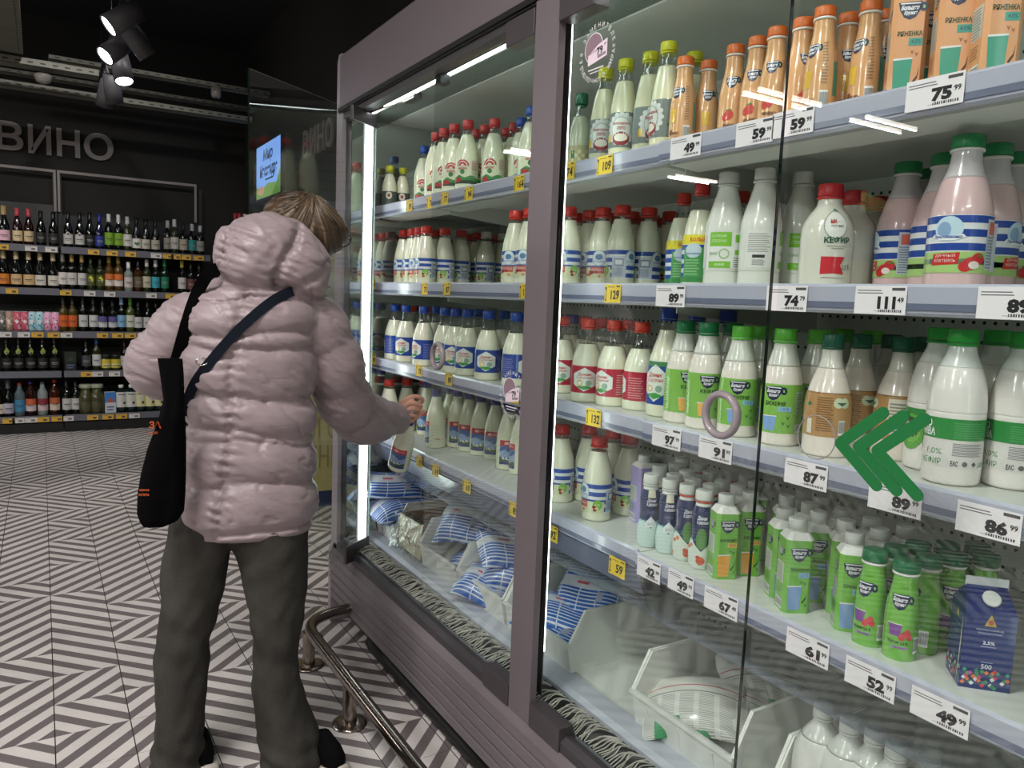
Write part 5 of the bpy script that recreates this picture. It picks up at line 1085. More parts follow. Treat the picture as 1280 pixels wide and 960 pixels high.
# (kind, pixel x, pixel y of the cap top, turn in degrees) measured from the photograph; depth follows from the known size of each kind
GOODS = {
 1: [('yog', 475, 204, 0), ('yog', 484, 200, 0), ('arcblue', 530.6, 183, 20), ('arc', 546, 165, 30), ('arc', 555.6, 160, 30), ('arc', 568, 156, 15), ('arc', 585, 151, 5), ('arc', 618.4, 149, 10), ('arc', 596, 160, 0), ('arc', 607, 155, 0), ('arc', 632.5, 159, 10), ('arc', 643, 153, 40), ('arcblue', 652, 148, 30), ('arcblue', 665, 134, 30),
     ('check', 727.7, 118, 10), ('lace', 757.7, 86, 0), ('lace', 783, 75, 0), ('lace', 814, 66, 35), ('lace', 837, 53, -60), ('lace', 869, 66, 0), ('orange', 858, 72, -25), ('orange', 885.6, 75.8, 20),
     ('orangeb', 924, 47, 5), ('orangeb', 949, 41, 0), ('orangeb', 973, 30.5, 0), ('orangeb', 1005, 21, 40), ('orange', 1032, 10, -30), ('orange', 1061, 17, 25), ('orange', 1089, 2.5, -30), ('orange', 1110, 12.5, 20)],
 2: [('striped', 494, 283, 10), ('striped', 505, 282, 5), ('striped', 516, 284, 0), ('striped', 524, 284, 20), ('striped', 533, 283, 5), ('striped', 544, 286, 0), ('striped', 556.6, 285, 0), ('striped', 577, 288, -30), ('striped', 590, 292, 0), ('striped', 596.6, 291, 0), ('stripedw', 608, 290, -20), ('striped', 620, 292, 0), ('stripedw', 628, 291, 0), ('striped', 646, 261, 40), ('striped', 664, 258, 40),
     ('striped', 711.7, 259, 40), ('striped', 738.6, 263, 40), ('striped', 754.4, 260, 60), ('striped', 779, 257, -60), ('striped', 812, 260, -60), ('striped', 724, 267, 0), ('striped', 767, 267, 0), ('striped', 790, 265, 0), ('striped', 798, 270, 0), ('striped', 823, 272, 0), ('striped', 838, 265, 0), ('bigyel', 856, 242, 20), ('bigyel', 881, 227, 0),
     ('white', 911, 214, 5), ('white', 956, 211, 110), ('white', 1005, 216, 25), ('kefir', 1038, 231, 25), ('kefir', 1070, 237, 120), ('kefir', 1101, 242, 120), ('striped', 928, 238, 0), ('pink', 1136, 200, -40), ('pink', 1165, 207, 0), ('pink', 1183, 192, 60), ('pink', 1210.5, 170, 20), ('pink', 1246, 180, -50), ('pink', 1273, 190, 40)],
 3: [('hexred', 477, 374, 0), ('hexred', 465, 371, 0), ('hexblue', 492.5, 376, -60), ('hexblue', 508, 379, 30), ('hexblue', 530, 380.6, 0), ('hexblue', 545.6, 381.5, 0), ('hexblue', 556.6, 381.5, 20), ('hexblue', 570, 383.7, 40), ('hexblue', 585, 383, 40), ('hexblue', 611, 384.7, 50), ('hexblue', 646, 388, -60), ('hexred', 518, 377, 0), ('hexblue', 599, 384, 0), ('hexblue', 630, 386, 0),
     ('hexred', 704, 393, 50), ('hexred', 736.8, 397, 50), ('hexred', 769, 398.6, 15), ('hexred', 801.5, 399, -40), ('hexblue', 716, 391, 0), ('hexred', 731, 393, 0), ('hexred', 752, 393.5, 0), ('hexred', 786, 395, 0), ('hexbig', 837.6, 384, 20), ('hexbig', 871, 386, 0), ('hexbig', 910, 390, 0),
     ('bkdark', 856.4, 401, 40), ('bkdark', 884.6, 402, 30), ('bkdark', 916, 402, 0), ('bklight', 926.8, 405.5, 20), ('bklight', 954, 405.5, 50), ('bklight', 984, 408, 0), ('bklight', 1021, 410, 20), ('brown', 1042.5, 416, 0), ('brown', 1078.4, 417, 0), ('brown', 1127.5, 420, -110), ('brown', 1112, 418, 0),
     ('eko', 1176, 414, 75), ('eko', 1206, 416, 0), ('eko', 1241.6, 418, -10), ('eko', 1276, 419, -10), ('bklight', 1060, 411, 0), ('bklight', 1092, 412, 0), ('brown', 1157, 420, 0)],
 4: [('striped', 486, 463, 10), ('striped', 493, 462, 0), ('striped', 507, 461, 0), ('cow', 534, 476, 0), ('cow', 546, 486, -70), ('cow', 564, 484, 0), ('cow', 573, 488, 20), ('cow', 587, 491, 0), ('cow', 602, 493, 10), ('cow', 620, 496, 0), ('cow', 637, 505, 25), ('cow', 653, 508, -60),
     ('striped', 703.8, 531, 20), ('striped', 737.5, 532.5, 0), ('striped', 750, 545.7, 10), ('striped', 788, 547, 0), ('striped', 768, 538, 0), ('pur', 805.6, 567.7, 25), ('wave', 816, 594, 10), ('wave', 839.6, 600.6, 5), ('wavef', 861.5, 607, 15), ('wavef', 881, 614, 0),
     ('wave', 827, 567.5, 0), ('wave', 825, 581, 0), ('wave', 846, 579, 0), ('wave', 853.5, 572, 0), ('wave', 843, 592, 0), ('wavef', 860, 589, 0), ('wavef', 875, 578, 0), ('wavef', 865.6, 598, 0), ('wavef', 889, 589, 0), ('wavef', 887, 605, 0), ('wavef', 904, 601, 0), ('wavef', 912.5, 590, 0), ('wavef', 934, 594, 0),
     ('gco', 908.5, 617, 22), ('gco', 937, 615.5, 20), ('gco', 923, 606, 20), ('gco', 946, 603, 20),
     ('gcb', 998, 647, 22), ('gcb', 984, 636, 20), ('gcb', 1072.5, 668.6, 12), ('gcb', 1059, 653, 10), ('gcb', 1026, 644, 14), ('gcb', 1011.7, 632, 12), ('gcb', 1054, 641, 12), ('gcb', 1032.5, 627.5, 12), ('gcb', 1057, 624, 10), ('gcb', 1090, 651, 12), ('gcb', 1100, 666, 10), ('gcb', 1079, 637, 10), ('gcb', 985, 620, 10), ('gcb', 1009, 617, 10), ('gcb', 1127, 660, 10),
     ('sgreen', 1096, 688, -20), ('sgreen', 1133.5, 699, 0), ('sgreen', 1119.6, 685, 0), ('sgreen', 1145.6, 682, 0), ('sgreen', 1163, 694, -60), ('sgreen', 1185, 680, 0), ('sgreen', 1191, 692, 15), ('sgreen', 1219.6, 680, 0), ('sgreen', 1234, 692, 0)]}
ROW3 = {477: 1, 465: 1, 492.5: 0, 508: 0, 530: 0, 545.6: 1, 556.6: 0, 570: 0, 585: 0, 611: 0, 646: 0, 518: 1, 599: 1, 630: 1, 704: 0.6, 736.8: 0, 769: 0, 801.5: 0.5, 716: 1.6, 731: 1.7, 752: 1.2, 786: 1.4, 837.6: 0, 871: 1.5, 910: 1.5, 856.4: 0, 884.6: 0, 916: 1, 926.8: 0, 954: 0.8, 984: 0.1, 1021: 0.6, 1042.5: 0, 1078.4: 0.8, 1127.5: 0.3, 1112: 1.2, 1176: 0.6, 1206: 0, 1241.6: 0.5, 1276: 0.5, 1060: 1.6, 1092: 1.7, 1157: 1.2}
kids = {}
for o_ in bpy.data.objects:
    if o_.parent: kids.setdefault(o_.parent.name, []).append(o_)
firstuse = set(); PL = []
def stand(kind, x, y, z, turn, px, shelf, sc=1.):
    r, Hh, Rr = SPEC[kind]
    o = r if kind not in firstuse else copy_tree(r, None, kids)
    firstuse.add(kind)
    d = (-x, -y); o.location = (x, y, z); o.rotation_euler = (0, 0, math.atan2(d[0], -d[1]) + math.radians(turn)); o.scale = (sc,) * 3
    PL.append((o, kind, px, shelf, y)); return o
for s, L_ in GOODS.items():
    z = SZ[s] - .0019; pos = []
    for kind, px, py, turn in L_:
        r, Hh, Rr = SPEC[kind]
        p = at(px, py, Z=z + Hh)
        if s == 3: p = at(px, py + 20, X=1.152 + Rr + ROW3[px] * .085)      # tops near eye level: depth from the row it stands in
        k = 1.
        xmin = runx(p[1]) + Rr + .008
        X = min(max(p[0], xmin), 1.62)
        t = X / p[0]; t = min(t, (YA - .018 - Rr) / p[1]); t = max(t, xmin / p[0]); pos.append([p[0] * t, p[1] * t, Rr + .0015, kind, px, turn, xmin])
    for it in range(300):
        moved = False
        for i in range(len(pos)):
            for j in range(i + 1, len(pos)):
                a, b = pos[i], pos[j]; dx, dy = b[0] - a[0], b[1] - a[1]; d = math.hypot(dx, dy); need = a[2] + b[2]
                if d < need:
                    moved = True
                    far, near = (a, b) if math.hypot(a[0], a[1]) > math.hypot(b[0], b[1]) else (b, a)
                    D = math.hypot(far[0], far[1]); g = (need - d) * .5 + .0015
                    far[0] += far[0] / D * g; far[1] += far[1] / D * g
                    # also part them a little along the shelf
                    sgn = 1 if far[1] >= near[1] else -1
                    near[1] -= sgn * .0006; far[1] += sgn * .0008
                for q in (a, b):
                    if q[0] > 1.64: q[0] = 1.64
                    if q[0] < q[6]: q[0] = q[6]
                    if q[1] > YA - .018 - q[2]: q[1] = YA - .018 - q[2]
        if not moved: break
    for x, y, rr, kind, px, turn, _ in pos: stand(kind, x, y, z, turn, px, s)
# top shelf cartons (tops cut by the door head), gable carton
for px, X, turn in ((1130, 1.17, 8), (1160, 1.235, 12), (1187, 1.17, 12), (1240, 1.17, 22)):
    p = at(px, 90, X=X + .02); stand('oca', p[0], p[1], SZ[1] - .0019, turn, px, 1)
p = at(1228, 780, X=1.205); stand('gable', p[0], p[1], SZ[4] - .0019, 18, 1228, 4)
for px, py in ((1029, 892), (1063, 898), (1095, 909), (1120, 938), (1165, 930)):
    p = at(px, py, Z=.372 + .245); stand('round', max(p[0], 1.215) , p[1] * max(p[0], 1.215) / p[0], .372, 0, px, 5)
SHN = {1: 'top shelf', 2: 'second shelf', 3: 'third shelf', 4: 'fourth shelf', 5: 'bottom bin'}
grp = defaultdict(list)
for t in PL: grp[(t[1], t[3], BAYW(t[4]))].append(t)
for (kind, s, bay), L_ in grp.items():
    L_.sort(key=lambda t: t[2])
    for i, t in enumerate(L_):
        pos = '' if len(L_) == 1 else f', {ORD[i]} from left'
        tag(t[0], f'{DESC[kind]}{pos}, {SHN[s]}, {bay}', 'carton' if kind in ('gco', 'gcb', 'oca', 'pur', 'gable') else 'bottle', f'{SHN[s]} dairy goods, {bay}')

# ------------------------------------------------------------------ bins on the deck, pouches, box with film
DZ = .362
def bin_(y0, y1, label, x0=1.155, x1=1.62, h=.165):
    r = tag(empty('storage_bin', ((x0 + x1) / 2, (y0 + y1) / 2, DZ)), label, 'bin', 'white plastic bins on the case deck')
    cx_, cyy = (x0 + x1) / 2, (y0 + y1) / 2; a, b = x0 - cx_, x1 - cx_; c, d = y0 - cyy, y1 - cyy; t = .004
    sp = [(a + .012, 0), (b, 0), (b, h), (a + .05, h), (a, h * .48), (a, h * .38)]
    for yy in (c, d - t): MB().prism(sp, 'y', yy, yy + t).build('side_wall', BINW, r)
    MB().prism([(a + .012, 0), (a, h * .38), (a, h * .50), (a + t, h * .50), (a + t, h * .38), (a + .016, 0)], 'y', c + t, d - t).build('front_wall', BINW, r)
    MB().box(b - t, b, c + t, d - t, 0, h).build('back_wall', BINW, r); MB().box(a + .012, b - t, c + t, d - t, 0, t).build('floor_panel', BINW, r)
    m = MB()
    for yy, s in ((c, -1), (d, 1)):
        y2 = yy + s * .007
        m.prism([(a + .05, h - .005), (b, h - .005), (b, h + .002), (a + .047, h + .002)], 'y', min(yy, y2), max(yy, y2))
        m.prism([(a - .003, h * .47), (a + .047, h + .002), (a + .053, h - .003), (a + .004, h * .45)], 'y', min(yy, y2), max(yy, y2))
    m.box(a - .007, a + .001, c - .007, d + .007, h * .45, h * .50)
    m.build('rim', BINW, r)
    m = MB()
    for yy in (c + .05, (c + d) / 2, d - .05): m.prism([(a - .004, h * .38), (a + .006, .02), (a + .009, .02), (a + .001, h * .38)], 'y', yy - .0015, yy + .0015)
    m.build('front_ribs', BINW, r); r['kind'] = 'thing'
    return r
for y0, y1, lb in ((2.70, 2.905, 'farthest white bin, standing behind a film-lined cardboard box'), (2.18, 2.47, 'white bin with a large striped pouch on top, beside the cardboard box'), (1.885, 2.175, 'white bin with a few pouches low inside, left of the middle post'),
                   (1.545, 1.865, 'white bin of striped pouches standing behind the middle post'), (.985, 1.285, 'white bin holding printed white pouches'), (.56, .885, 'white bin holding round milky bottles')):
    o = bin_(y0, y1, lb); del o['kind']
def pouch_mat(name, base, ink, kind):
    m = bpy.data.materials.new(name); m.use_nodes = True; nt = m.node_tree; b = nt.nodes['Principled BSDF']; tc = nt.nodes.new('ShaderNodeTexCoord'); sp = nt.nodes.new('ShaderNodeSeparateXYZ'); nt.links.new(tc.outputs['Object'], sp.inputs[0])
    M_ = lambda op, a, b_=None: mth(nt, op, a, b_)
    X_, Y_ = sp.outputs[0], sp.outputs[1]
    def mix(fac, c0, c1):
        n = nt.nodes.new('ShaderNodeMix'); n.data_type = 'RGBA'; nt.links.new(fac, n.inputs[0])
        for k, c in ((6, c0), (7, c1)):
            if isinstance(c, str): n.inputs[k].default_value = (*lin(c), 1)
            else: nt.links.new(c, n.inputs[k])
        return n.outputs[2]
    if kind == 'blue':
        st = M_('LESS_THAN', M_('FRACT', M_('MULTIPLY', Y_, 95.)), .66); pan = M_('LESS_THAN', M_('ABSOLUTE', M_('SUBTRACT', Y_, .012)), .016)
        ln = M_('LESS_THAN', M_('FRACT', M_('MULTIPLY', M_('ADD', X_, .5), 15.)), .05)
        c = mix(st, base, ink); c = mix(pan, c, '#c9ced6'); c = mix(ln, c, '#d6dbe2')
        blk = M_('MULTIPLY', M_('LESS_THAN', M_('ABSOLUTE', M_('SUBTRACT', X_, .045)), .012), M_('LESS_THAN', M_('ABSOLUTE', M_('ADD', Y_, .022)), .014)); c = mix(blk, c, '#9aa0b4')
        rd = M_('MULTIPLY', M_('LESS_THAN', M_('ABSOLUTE', M_('ADD', X_, .03)), .02), M_('LESS_THAN', M_('ABSOLUTE', M_('SUBTRACT', Y_, .014)), .004)); c = mix(rd, c, '#c2506a')
    else:
        tx = M_('MULTIPLY', M_('LESS_THAN', M_('FRACT', M_('MULTIPLY', Y_, 260.)), .42), M_('LESS_THAN', M_('FRACT', M_('MULTIPLY', M_('ADD', X_, .5), 23.)), .74)); tx = M_('MULTIPLY', tx, M_('LESS_THAN', Y_, .012))
        c = mix(tx, base, '#9a9c98'); rl = M_('LESS_THAN', M_('ABSOLUTE', M_('SUBTRACT', Y_, .034)), .0013); c = mix(rl, c, '#b83048')
        dl = M_('LESS_THAN', M_('ABSOLUTE', M_('SUBTRACT', Y_, .016)), .0009); c = mix(dl, c, '#4a4a48')
        gr = M_('MULTIPLY', M_('LESS_THAN', M_('ABSOLUTE', M_('ADD', X_, .05)), .03), M_('LESS_THAN', Y_, -.045)); c = mix(gr, c, '#1f8a54')
    nt.links.new(c, b.inputs['Base Color']); b.inputs['Roughness'].default_value = .3; b.inputs['Coat Weight'].default_value = .3
    n = nt.nodes.new('ShaderNodeTexNoise'); n.inputs['Scale'].default_value = 25; nt.links.new(tc.outputs['Object'], n.inputs['Vector']); bp = nt.nodes.new('ShaderNodeBump'); bp.inputs['Strength'].default_value = .5; bp.inputs['Distance'].default_value = .004
    nt.links.new(n.outputs['Fac'], bp.inputs['Height']); nt.links.new(bp.outputs[0], b.inputs['Normal'])
    return m
PB = pouch_mat('striped_pouch_film', '#d3dae4', '#2360b4', 'blue'); PWm = pouch_mat('printed_pouch_film', '#d6d6d0', '#444444', 'white')
def pouch(x, y, z, rx, ry, rz, m, label, grp_, lx=.20, ly=.13, th=.045, seed=1):
    mb = MB(); nx, ny = 26, 18; v = []; rn = random.Random(seed); ph = rn.uniform(0, 9)
    for s in (1, -1):
        for i in range(nx + 1):
            for j in range(ny + 1):
                u, w = -1 + 2 * i / nx, -1 + 2 * j / ny
                e = max(0, (1 - abs(u) ** 5)) * max(0, (1 - abs(w) ** 2.4)) ** .6
                pin = 1 - .05 * (1 - abs(u)) * (abs(w) > .9)
                wv = .0035 * math.sin(9 * w + ph + 3 * u) * abs(u) ** 3
                v.append((u * lx / 2 * (1 - .04 * w * w), w * ly / 2 * pin * (1 - .06 * (1 - u * u)), s * (th / 2 * e * (1 + .12 * math.sin(3 * u + ph))) + wv + .010 * math.sin(2.2 * u + ph) ))
    W = ny + 1; O = (nx + 1) * W; f = []
    for i in range(nx):
        for j in range(ny):
            a = i * W + j; f.append((a, a + W, a + W + 1, a + 1)); f.append((O + a, O + a + 1, O + a + W + 1, O + a + W))
    mb.add(v, f, (1, 1, 1), 0, True); o = mb.build('milk_pouch', m); o.location = (x, y, z); o.rotation_euler = (rx, ry, rz); tag(o, label, 'pouch', grp_); return o
def pch(px, py, Y_, rx, ry, rz, m, label, grp_, **k): p = at(px, py, Y=Y_); return pouch(min(p[0], 1.52), p[1], max(p[2], DZ + .045), rx, ry, rz, m, label, grp_, **k)
G1 = 'blue striped milk pouches in the bins'
pch(588, 652, 2.34, .80, -.12, -1.15, PB, 'largest striped pouch, tilted on top of the bin beside the cardboard box', G1, lx=.27, ly=.20, th=.075, seed=2)
pch(602, 702, 2.31, .25, -.1, -1.2, PB, 'striped pouch lying flat beneath the large tilted pouch', G1, lx=.24, ly=.17, th=.06, seed=3)
pch(640, 672, 2.34, .5, .1, -.7, PB, 'striped pouch behind the large tilted one', G1, lx=.24, ly=.18, th=.07, seed=4)
pch(640, 645, 2.36, .4, .0, -.4, PB, 'striped pouch topmost behind the large tilted one', G1, lx=.23, ly=.17, th=.06, seed=14)
pch(492, 606, 2.80, .9, .1, -.15, PB, 'bright blue rolled pouch leaning above the cardboard box', G1, lx=.26, ly=.12, th=.08, seed=5)
pch(520, 613, 2.82, .7, .1, -.2, PB, 'bright blue pouch next to the rolled one above the box', G1, lx=.26, ly=.13, th=.07, seed=6)
pch(545, 622, 2.80, .3, .1, .1, PB, 'dim blue pouch in shade at the back of the farthest bin', G1, lx=.24, ly=.17, th=.07, seed=17)
pch(500, 640, 2.80, .2, .1, .1, PB, 'blue pouch filling the farthest bin under the rolled one', G1, lx=.26, ly=.18, th=.10, seed=18)
pch(612, 742, 2.05, .4, .15, -1.0, PB, 'striped pouch lying low in the bin left of the middle post', G1, lx=.22, ly=.16, th=.07, seed=7)
pch(644, 716, 2.03, .6, .1, -.7, PB, 'crumpled striped pouch against the bin side left of the post', G1, lx=.22, ly=.17, th=.08, seed=8)
pch(640, 686, 2.05, .5, .0, -.3, PB, 'striped pouch at the back of the bin left of the post', G1, lx=.23, ly=.16, th=.07, seed=9)
pch(742, 740, 1.69, .85, -.1, -1.25, PB, 'striped pouch standing steeply right of the middle post', G1, lx=.24, ly=.18, th=.07, seed=10)
pch(800, 748, 1.71, .5, .15, -.5, PB, 'striped pouch lying crosswise behind the steep one', G1, lx=.24, ly=.17, th=.07, seed=11)
pch(697, 800, 1.71, .2, .1, -1.3, PB, 'pale striped pouch in the front corner of the bin at the post', G1, lx=.24, ly=.17, th=.07, seed=12)
pch(702, 692, 2.04, .6, .1, -.5, PB, 'striped pouch seen over the bin edge right of the post', G1, lx=.25, ly=.18, th=.08, seed=13)
pch(738, 704, 2.03, .6, .1, -.2, PB, 'second striped pouch seen over the bin edge right of the post', G1, lx=.24, ly=.17, th=.07, seed=15)
pch(715, 770, 1.72, .2, .0, -.8, PB, 'striped pouch buried under the steep one', G1, lx=.25, ly=.18, th=.07, seed=16)
G2 = 'printed white milk pouches in the bin'
pch(866, 886, 1.185, .45, -.2, -.9, PWm, 'printed white pouch slumped in the front of its bin', G2, lx=.23, ly=.17, th=.06, seed=21)
pch(962, 866, 1.17, .5, .15, -.4, PWm, 'printed white pouch lying farther back in the bin', G2, lx=.25, ly=.19, th=.06, seed=22)
pch(905, 892, 1.14, .3, .0, -.7, PWm, 'printed white pouch wedged between the other two', G2, lx=.22, ly=.18, th=.06, seed=23)
# cardboard box with film
r = tag(empty('cardboard_box', (1.36, 2.585, DZ + .006)), 'open brown cardboard box lined with loose clear film', 'box')
CB = mat('brown_cardboard', '#8d7a62', rough=.8, nscale=25, namt=.08); FILM = glassy('crumpled_film', (.93, .94, .90), rough=.3, mixmin=.06)
MB().box(-.19, .16, -.10, -.096, 0, .13).build('side_wall', CB, r); MB().box(-.19, .16, .096, .10, 0, .13).build('side_wall', CB, r)
MB().box(-.194, -.19, -.10, .10, 0, .13).build('front_wall', mat('pale_cardboard', '#c6bfa8', rough=.8, nscale=25, namt=.06), r); MB().box(.16, .164, -.1, .1, 0, .13).build('back_wall', CB, r); MB().box(-.19, .16, -.096, .096, 0, .003).build('bottom', CB, r)
mb = MB(); n1, n2 = 30, 26; v = []
for i in range(n1 + 1):
    for j in range(n2 + 1):
        u, w = i / n1, j / n2
        s = -.13 + .26 * u; q = w * .26
        if q < .10: px_, pz = -.16 + .0, .115 - 0
        x = -.15 - q * .5 if q < .08 else -.19 - (q - .08) * .12; zz = .14 if q < .06 else .14 - (q - .06) * .66
        nz = noise.noise(Vector((u * 6, w * 6, 3))) * .016 + noise.noise(Vector((u * 15, w * 15, 1))) * .007
        v.append((x - .015 + nz, s + nz * .6, zz + nz * .8))
mb.add(v, [(i * (n2 + 1) + j, (i + 1) * (n2 + 1) + j, (i + 1) * (n2 + 1) + j + 1, i * (n2 + 1) + j + 1) for i in range(n1) for j in range(n2)], (1, 1, 1), 0, True); mb.build('film', FILM, r)

# ================================================================== THE SHOPPER
P0 = np.array([.476, 2.058, 0.]); vv = P0 / np.linalg.norm(P0); e1 = np.array([vv[1], -vv[0], 0.]); UP = np.array([0, 0, 1.])
def W(px, py, d=0.):
    r = ray(px, py); t = ((P0 + vv * d) - EYE).dot(vv) / r.dot(vv); return EYE + r * t
def loc3(p): q = np.array(p) - P0; return q.dot(e1), q.dot(vv), q[2]
person = tag(empty('person', tuple(P0)), 'person in pale pink puffer coat and washed black jeans reaching into the case', 'person')
def pobj(name, verts, faces, m, smooth=True, parent=None):
    me = bpy.data.meshes.new(name); me.from_pydata([tuple(np.array(v) - P0) for v in verts], [], faces); me.materials.append(m)
    me.polygons.foreach_set('use_smooth', [smooth] * len(faces)); me.update()
    o = bpy.data.objects.new(name, me); C.objects.link(o); o.parent = parent or person; return o
def remesh(parts, voxel, smooth_it=1, name='r'):
    """union overlapping closed shells into one continuous surface -> (verts in world, faces)"""
    V = []; Fc = []
    for v, f in parts:
        o = len(V); V += [tuple(p) for p in v]; Fc += [tuple(i + o for i in q) for q in f]
    me = bpy.data.meshes.new(name); me.from_pydata(V, [], Fc); o = bpy.data.objects.new(name, me); C.objects.link(o)
    bm = bmesh.new(); bm.from_mesh(me); bmesh.ops.recalc_face_normals(bm, faces=bm.faces); bm.to_mesh(me); bm.free()
    md = o.modifiers.new('r', 'REMESH'); md.mode = 'VOXEL'; md.voxel_size = voxel; md.adaptivity = 0
    if smooth_it: s = o.modifiers.new('s', 'SMOOTH'); s.factor = .5; s.iterations = smooth_it
    dg = bpy.context.evaluated_depsgraph_get(); ev = o.evaluated_get(dg); m2 = ev.to_mesh()
    vs_ = np.array([v.co[:] for v in m2.vertices]); nn = np.array([v.normal[:] for v in m2.vertices]); fs = [tuple(p.vertices) for p in m2.polygons]
    ev.to_mesh_clear(); bpy.data.objects.remove(o); bpy.data.meshes.remove(me); return vs_, nn, fs
def limb(path, rads, n=28, sub=10, seams=(), depth=.0, sw=.02, flat=None, capr=True):
    """closed tapered tube along a smooth path; seams = positions 0..1 where the quilting pinches"""
    k = len(path); P_ = crom(path, sub); RR = [x.x for x in crom([(r, 0, 0) for r in rads], sub)]; N = len(P_)
    L_ = [0.]
    for a, b in zip(P_, P_[1:]): L_.append(L_[-1] + (b - a).length)
    tot = L_[-1]; T = [(P_[min(i + 1, N - 1)] - P_[max(i - 1, 0)]).normalized() for i in range(N)]
    u = T[0].orthogonal().normalized(); v = []; rings = 0
    def ring(c, t, u, r):
        w = t.cross(u)
        for q in range(n):
            a = 2 * math.pi * q / n; v.append(c + (u * math.cos(a) + w * math.sin(a)) * r)
    if capr:
        for s in (-.95, -.7, -.35): ring(P_[0] + T[0] * RR[0] * s * .9, T[0], u, RR[0] * math.sqrt(1 - s * s)); rings += 1
    for i in range(N):
        u = (u - T[i] * u.dot(T[i])).normalized(); r = RR[i]; s = L_[i] / tot
        ss = [0] + list(seams) + [1]
        for a, b in zip(ss, ss[1:]):
            if a <= s <= b and seams: q = (s - a) / max(b - a, 1e-6); r *= 1 - depth + depth * (math.sin(math.pi * q) ** .45 if 0 < q < 1 else 0)
        ring(P_[i], T[i], u, r); rings += 1
    if capr:
        for s in (.35, .7, .95): ring(P_[-1] + T[-1] * RR[-1] * s * .9, T[-1], u, RR[-1] * math.sqrt(1 - s * s)); rings += 1
    f = [(i * n + q, i * n + (q + 1) % n, (i + 1) * n + (q + 1) % n, (i + 1) * n + q) for i in range(rings - 1) for q in range(n)]
    f += [tuple(range(n - 1, -1, -1)), tuple(range((rings - 1) * n, rings * n))]
    return v, f
def ellipsoid(c, ax, n=24, m=16):
    """ax: three vectors"""
    v = []; c = Vector(c); ax = [Vector(a) for a in ax]
    for i in range(1, m):
        p = math.pi * i / m
        for k in range(n): t = 2 * math.pi * k / n; v.append(c + ax[0] * (math.sin(p) * math.cos(t)) + ax[1] * (math.sin(p) * math.sin(t)) + ax[2] * math.cos(p))
    f = [(i * n + k, (i + 1) * n + k, (i + 1) * n + (k + 1) % n, i * n + (k + 1) % n) for i in range(m - 2) for k in range(n)]
    f += [tuple(range(n)), tuple(range((m - 2) * n + n - 1, (m - 2) * n - 1, -1))]
    return v, f
V3 = lambda a: Vector(tuple(a))
# --- materials
SKIN = mat('skin', '#d09a85', rough=.5, nscale=35, namt=.07, bump=.3, bscale=120)
COAT = mat('quilted_nylon', '#98878a', rough=.42, nscale=5, namt=.04)
nt = COAT.node_tree; b = nt.nodes['Principled BSDF']; tc = nt.nodes.new('ShaderNodeTexCoord')
prev = None
for rot, sc, dist, strg in (((0, .5, -.5), (7, 7, 30), .008, .4), ((.3, -.7, .2), (10, 10, 46), .004, .4)):
    mp = nt.nodes.new('ShaderNodeMapping'); mp.inputs['Rotation'].default_value = rot; mp.inputs['Scale'].default_value = sc; nt.links.new(tc.outputs['Object'], mp.inputs[0])
    n = nt.nodes.new('ShaderNodeTexNoise'); n.inputs['Scale'].default_value = 1.0; n.inputs['Detail'].default_value = 3; n.inputs['Distortion'].default_value = .6; nt.links.new(mp.outputs[0], n.inputs['Vector'])
    bp = nt.nodes.new('ShaderNodeBump'); bp.inputs['Strength'].default_value = strg; bp.inputs['Distance'].default_value = dist; nt.links.new(n.outputs['Fac'], bp.inputs['Height'])
    if prev: nt.links.new(prev, bp.inputs['Normal'])
    prev = bp.outputs[0]
nt.links.new(prev, b.inputs['Normal']); b.inputs['Sheen Weight'].default_value = .15
JEAN = mat('washed_denim', '#3e3c38', rough=.9, spec=.2, nscale=7, namt=.8, bump=.6, bscale=260)
nt = JEAN.node_tree; b = nt.nodes['Principled BSDF']; l_ = b.inputs['Base Color'].links[0].from_socket; tcj = nt.nodes.new('ShaderNodeTexCoord'); mpj = nt.nodes.new('ShaderNodeMapping'); mpj.inputs['Scale'].default_value = (420, 420, 260); nt.links.new(tcj.outputs['Object'], mpj.inputs[0])
nj = nt.nodes.new('ShaderNodeTexNoise'); nj.inputs['Scale'].default_value = 1.; nj.inputs['Detail'].default_value = 2; nt.links.new(mpj.outputs[0], nj.inputs['Vector']); mj_ = nt.nodes.new('ShaderNodeMapRange'); mj_.inputs[1].default_value = .3; mj_.inputs[2].default_value = .7; mj_.inputs[3].default_value = .84; mj_.inputs[4].default_value = 1.18; nt.links.new(nj.outputs['Fac'], mj_.inputs[0])
vj = nt.nodes.new('ShaderNodeVectorMath'); vj.operation = 'SCALE'; nt.links.new(l_, vj.inputs[0]); nt.links.new(mj_.outputs[0], vj.inputs['Scale']); nt.links.new(vj.outputs[0], b.inputs['Base Color'])
STRAPM = mat('navy_webbing', '#0c1420', rough=.8, spec=.2, nscale=60, namt=.08, bump=.3, bscale=300)
BAGM = mat('black_cotton', '#060506', rough=1., spec=.08, nscale=12, namt=.15, bump=.6, bscale=60)
SHOE = mat('black_suede', '#080808', rough=.9, spec=.1, nscale=30, namt=.1); SOLE = mat('white_rubber', '#cdc6bb', rough=.6, nscale=20, namt=.05)
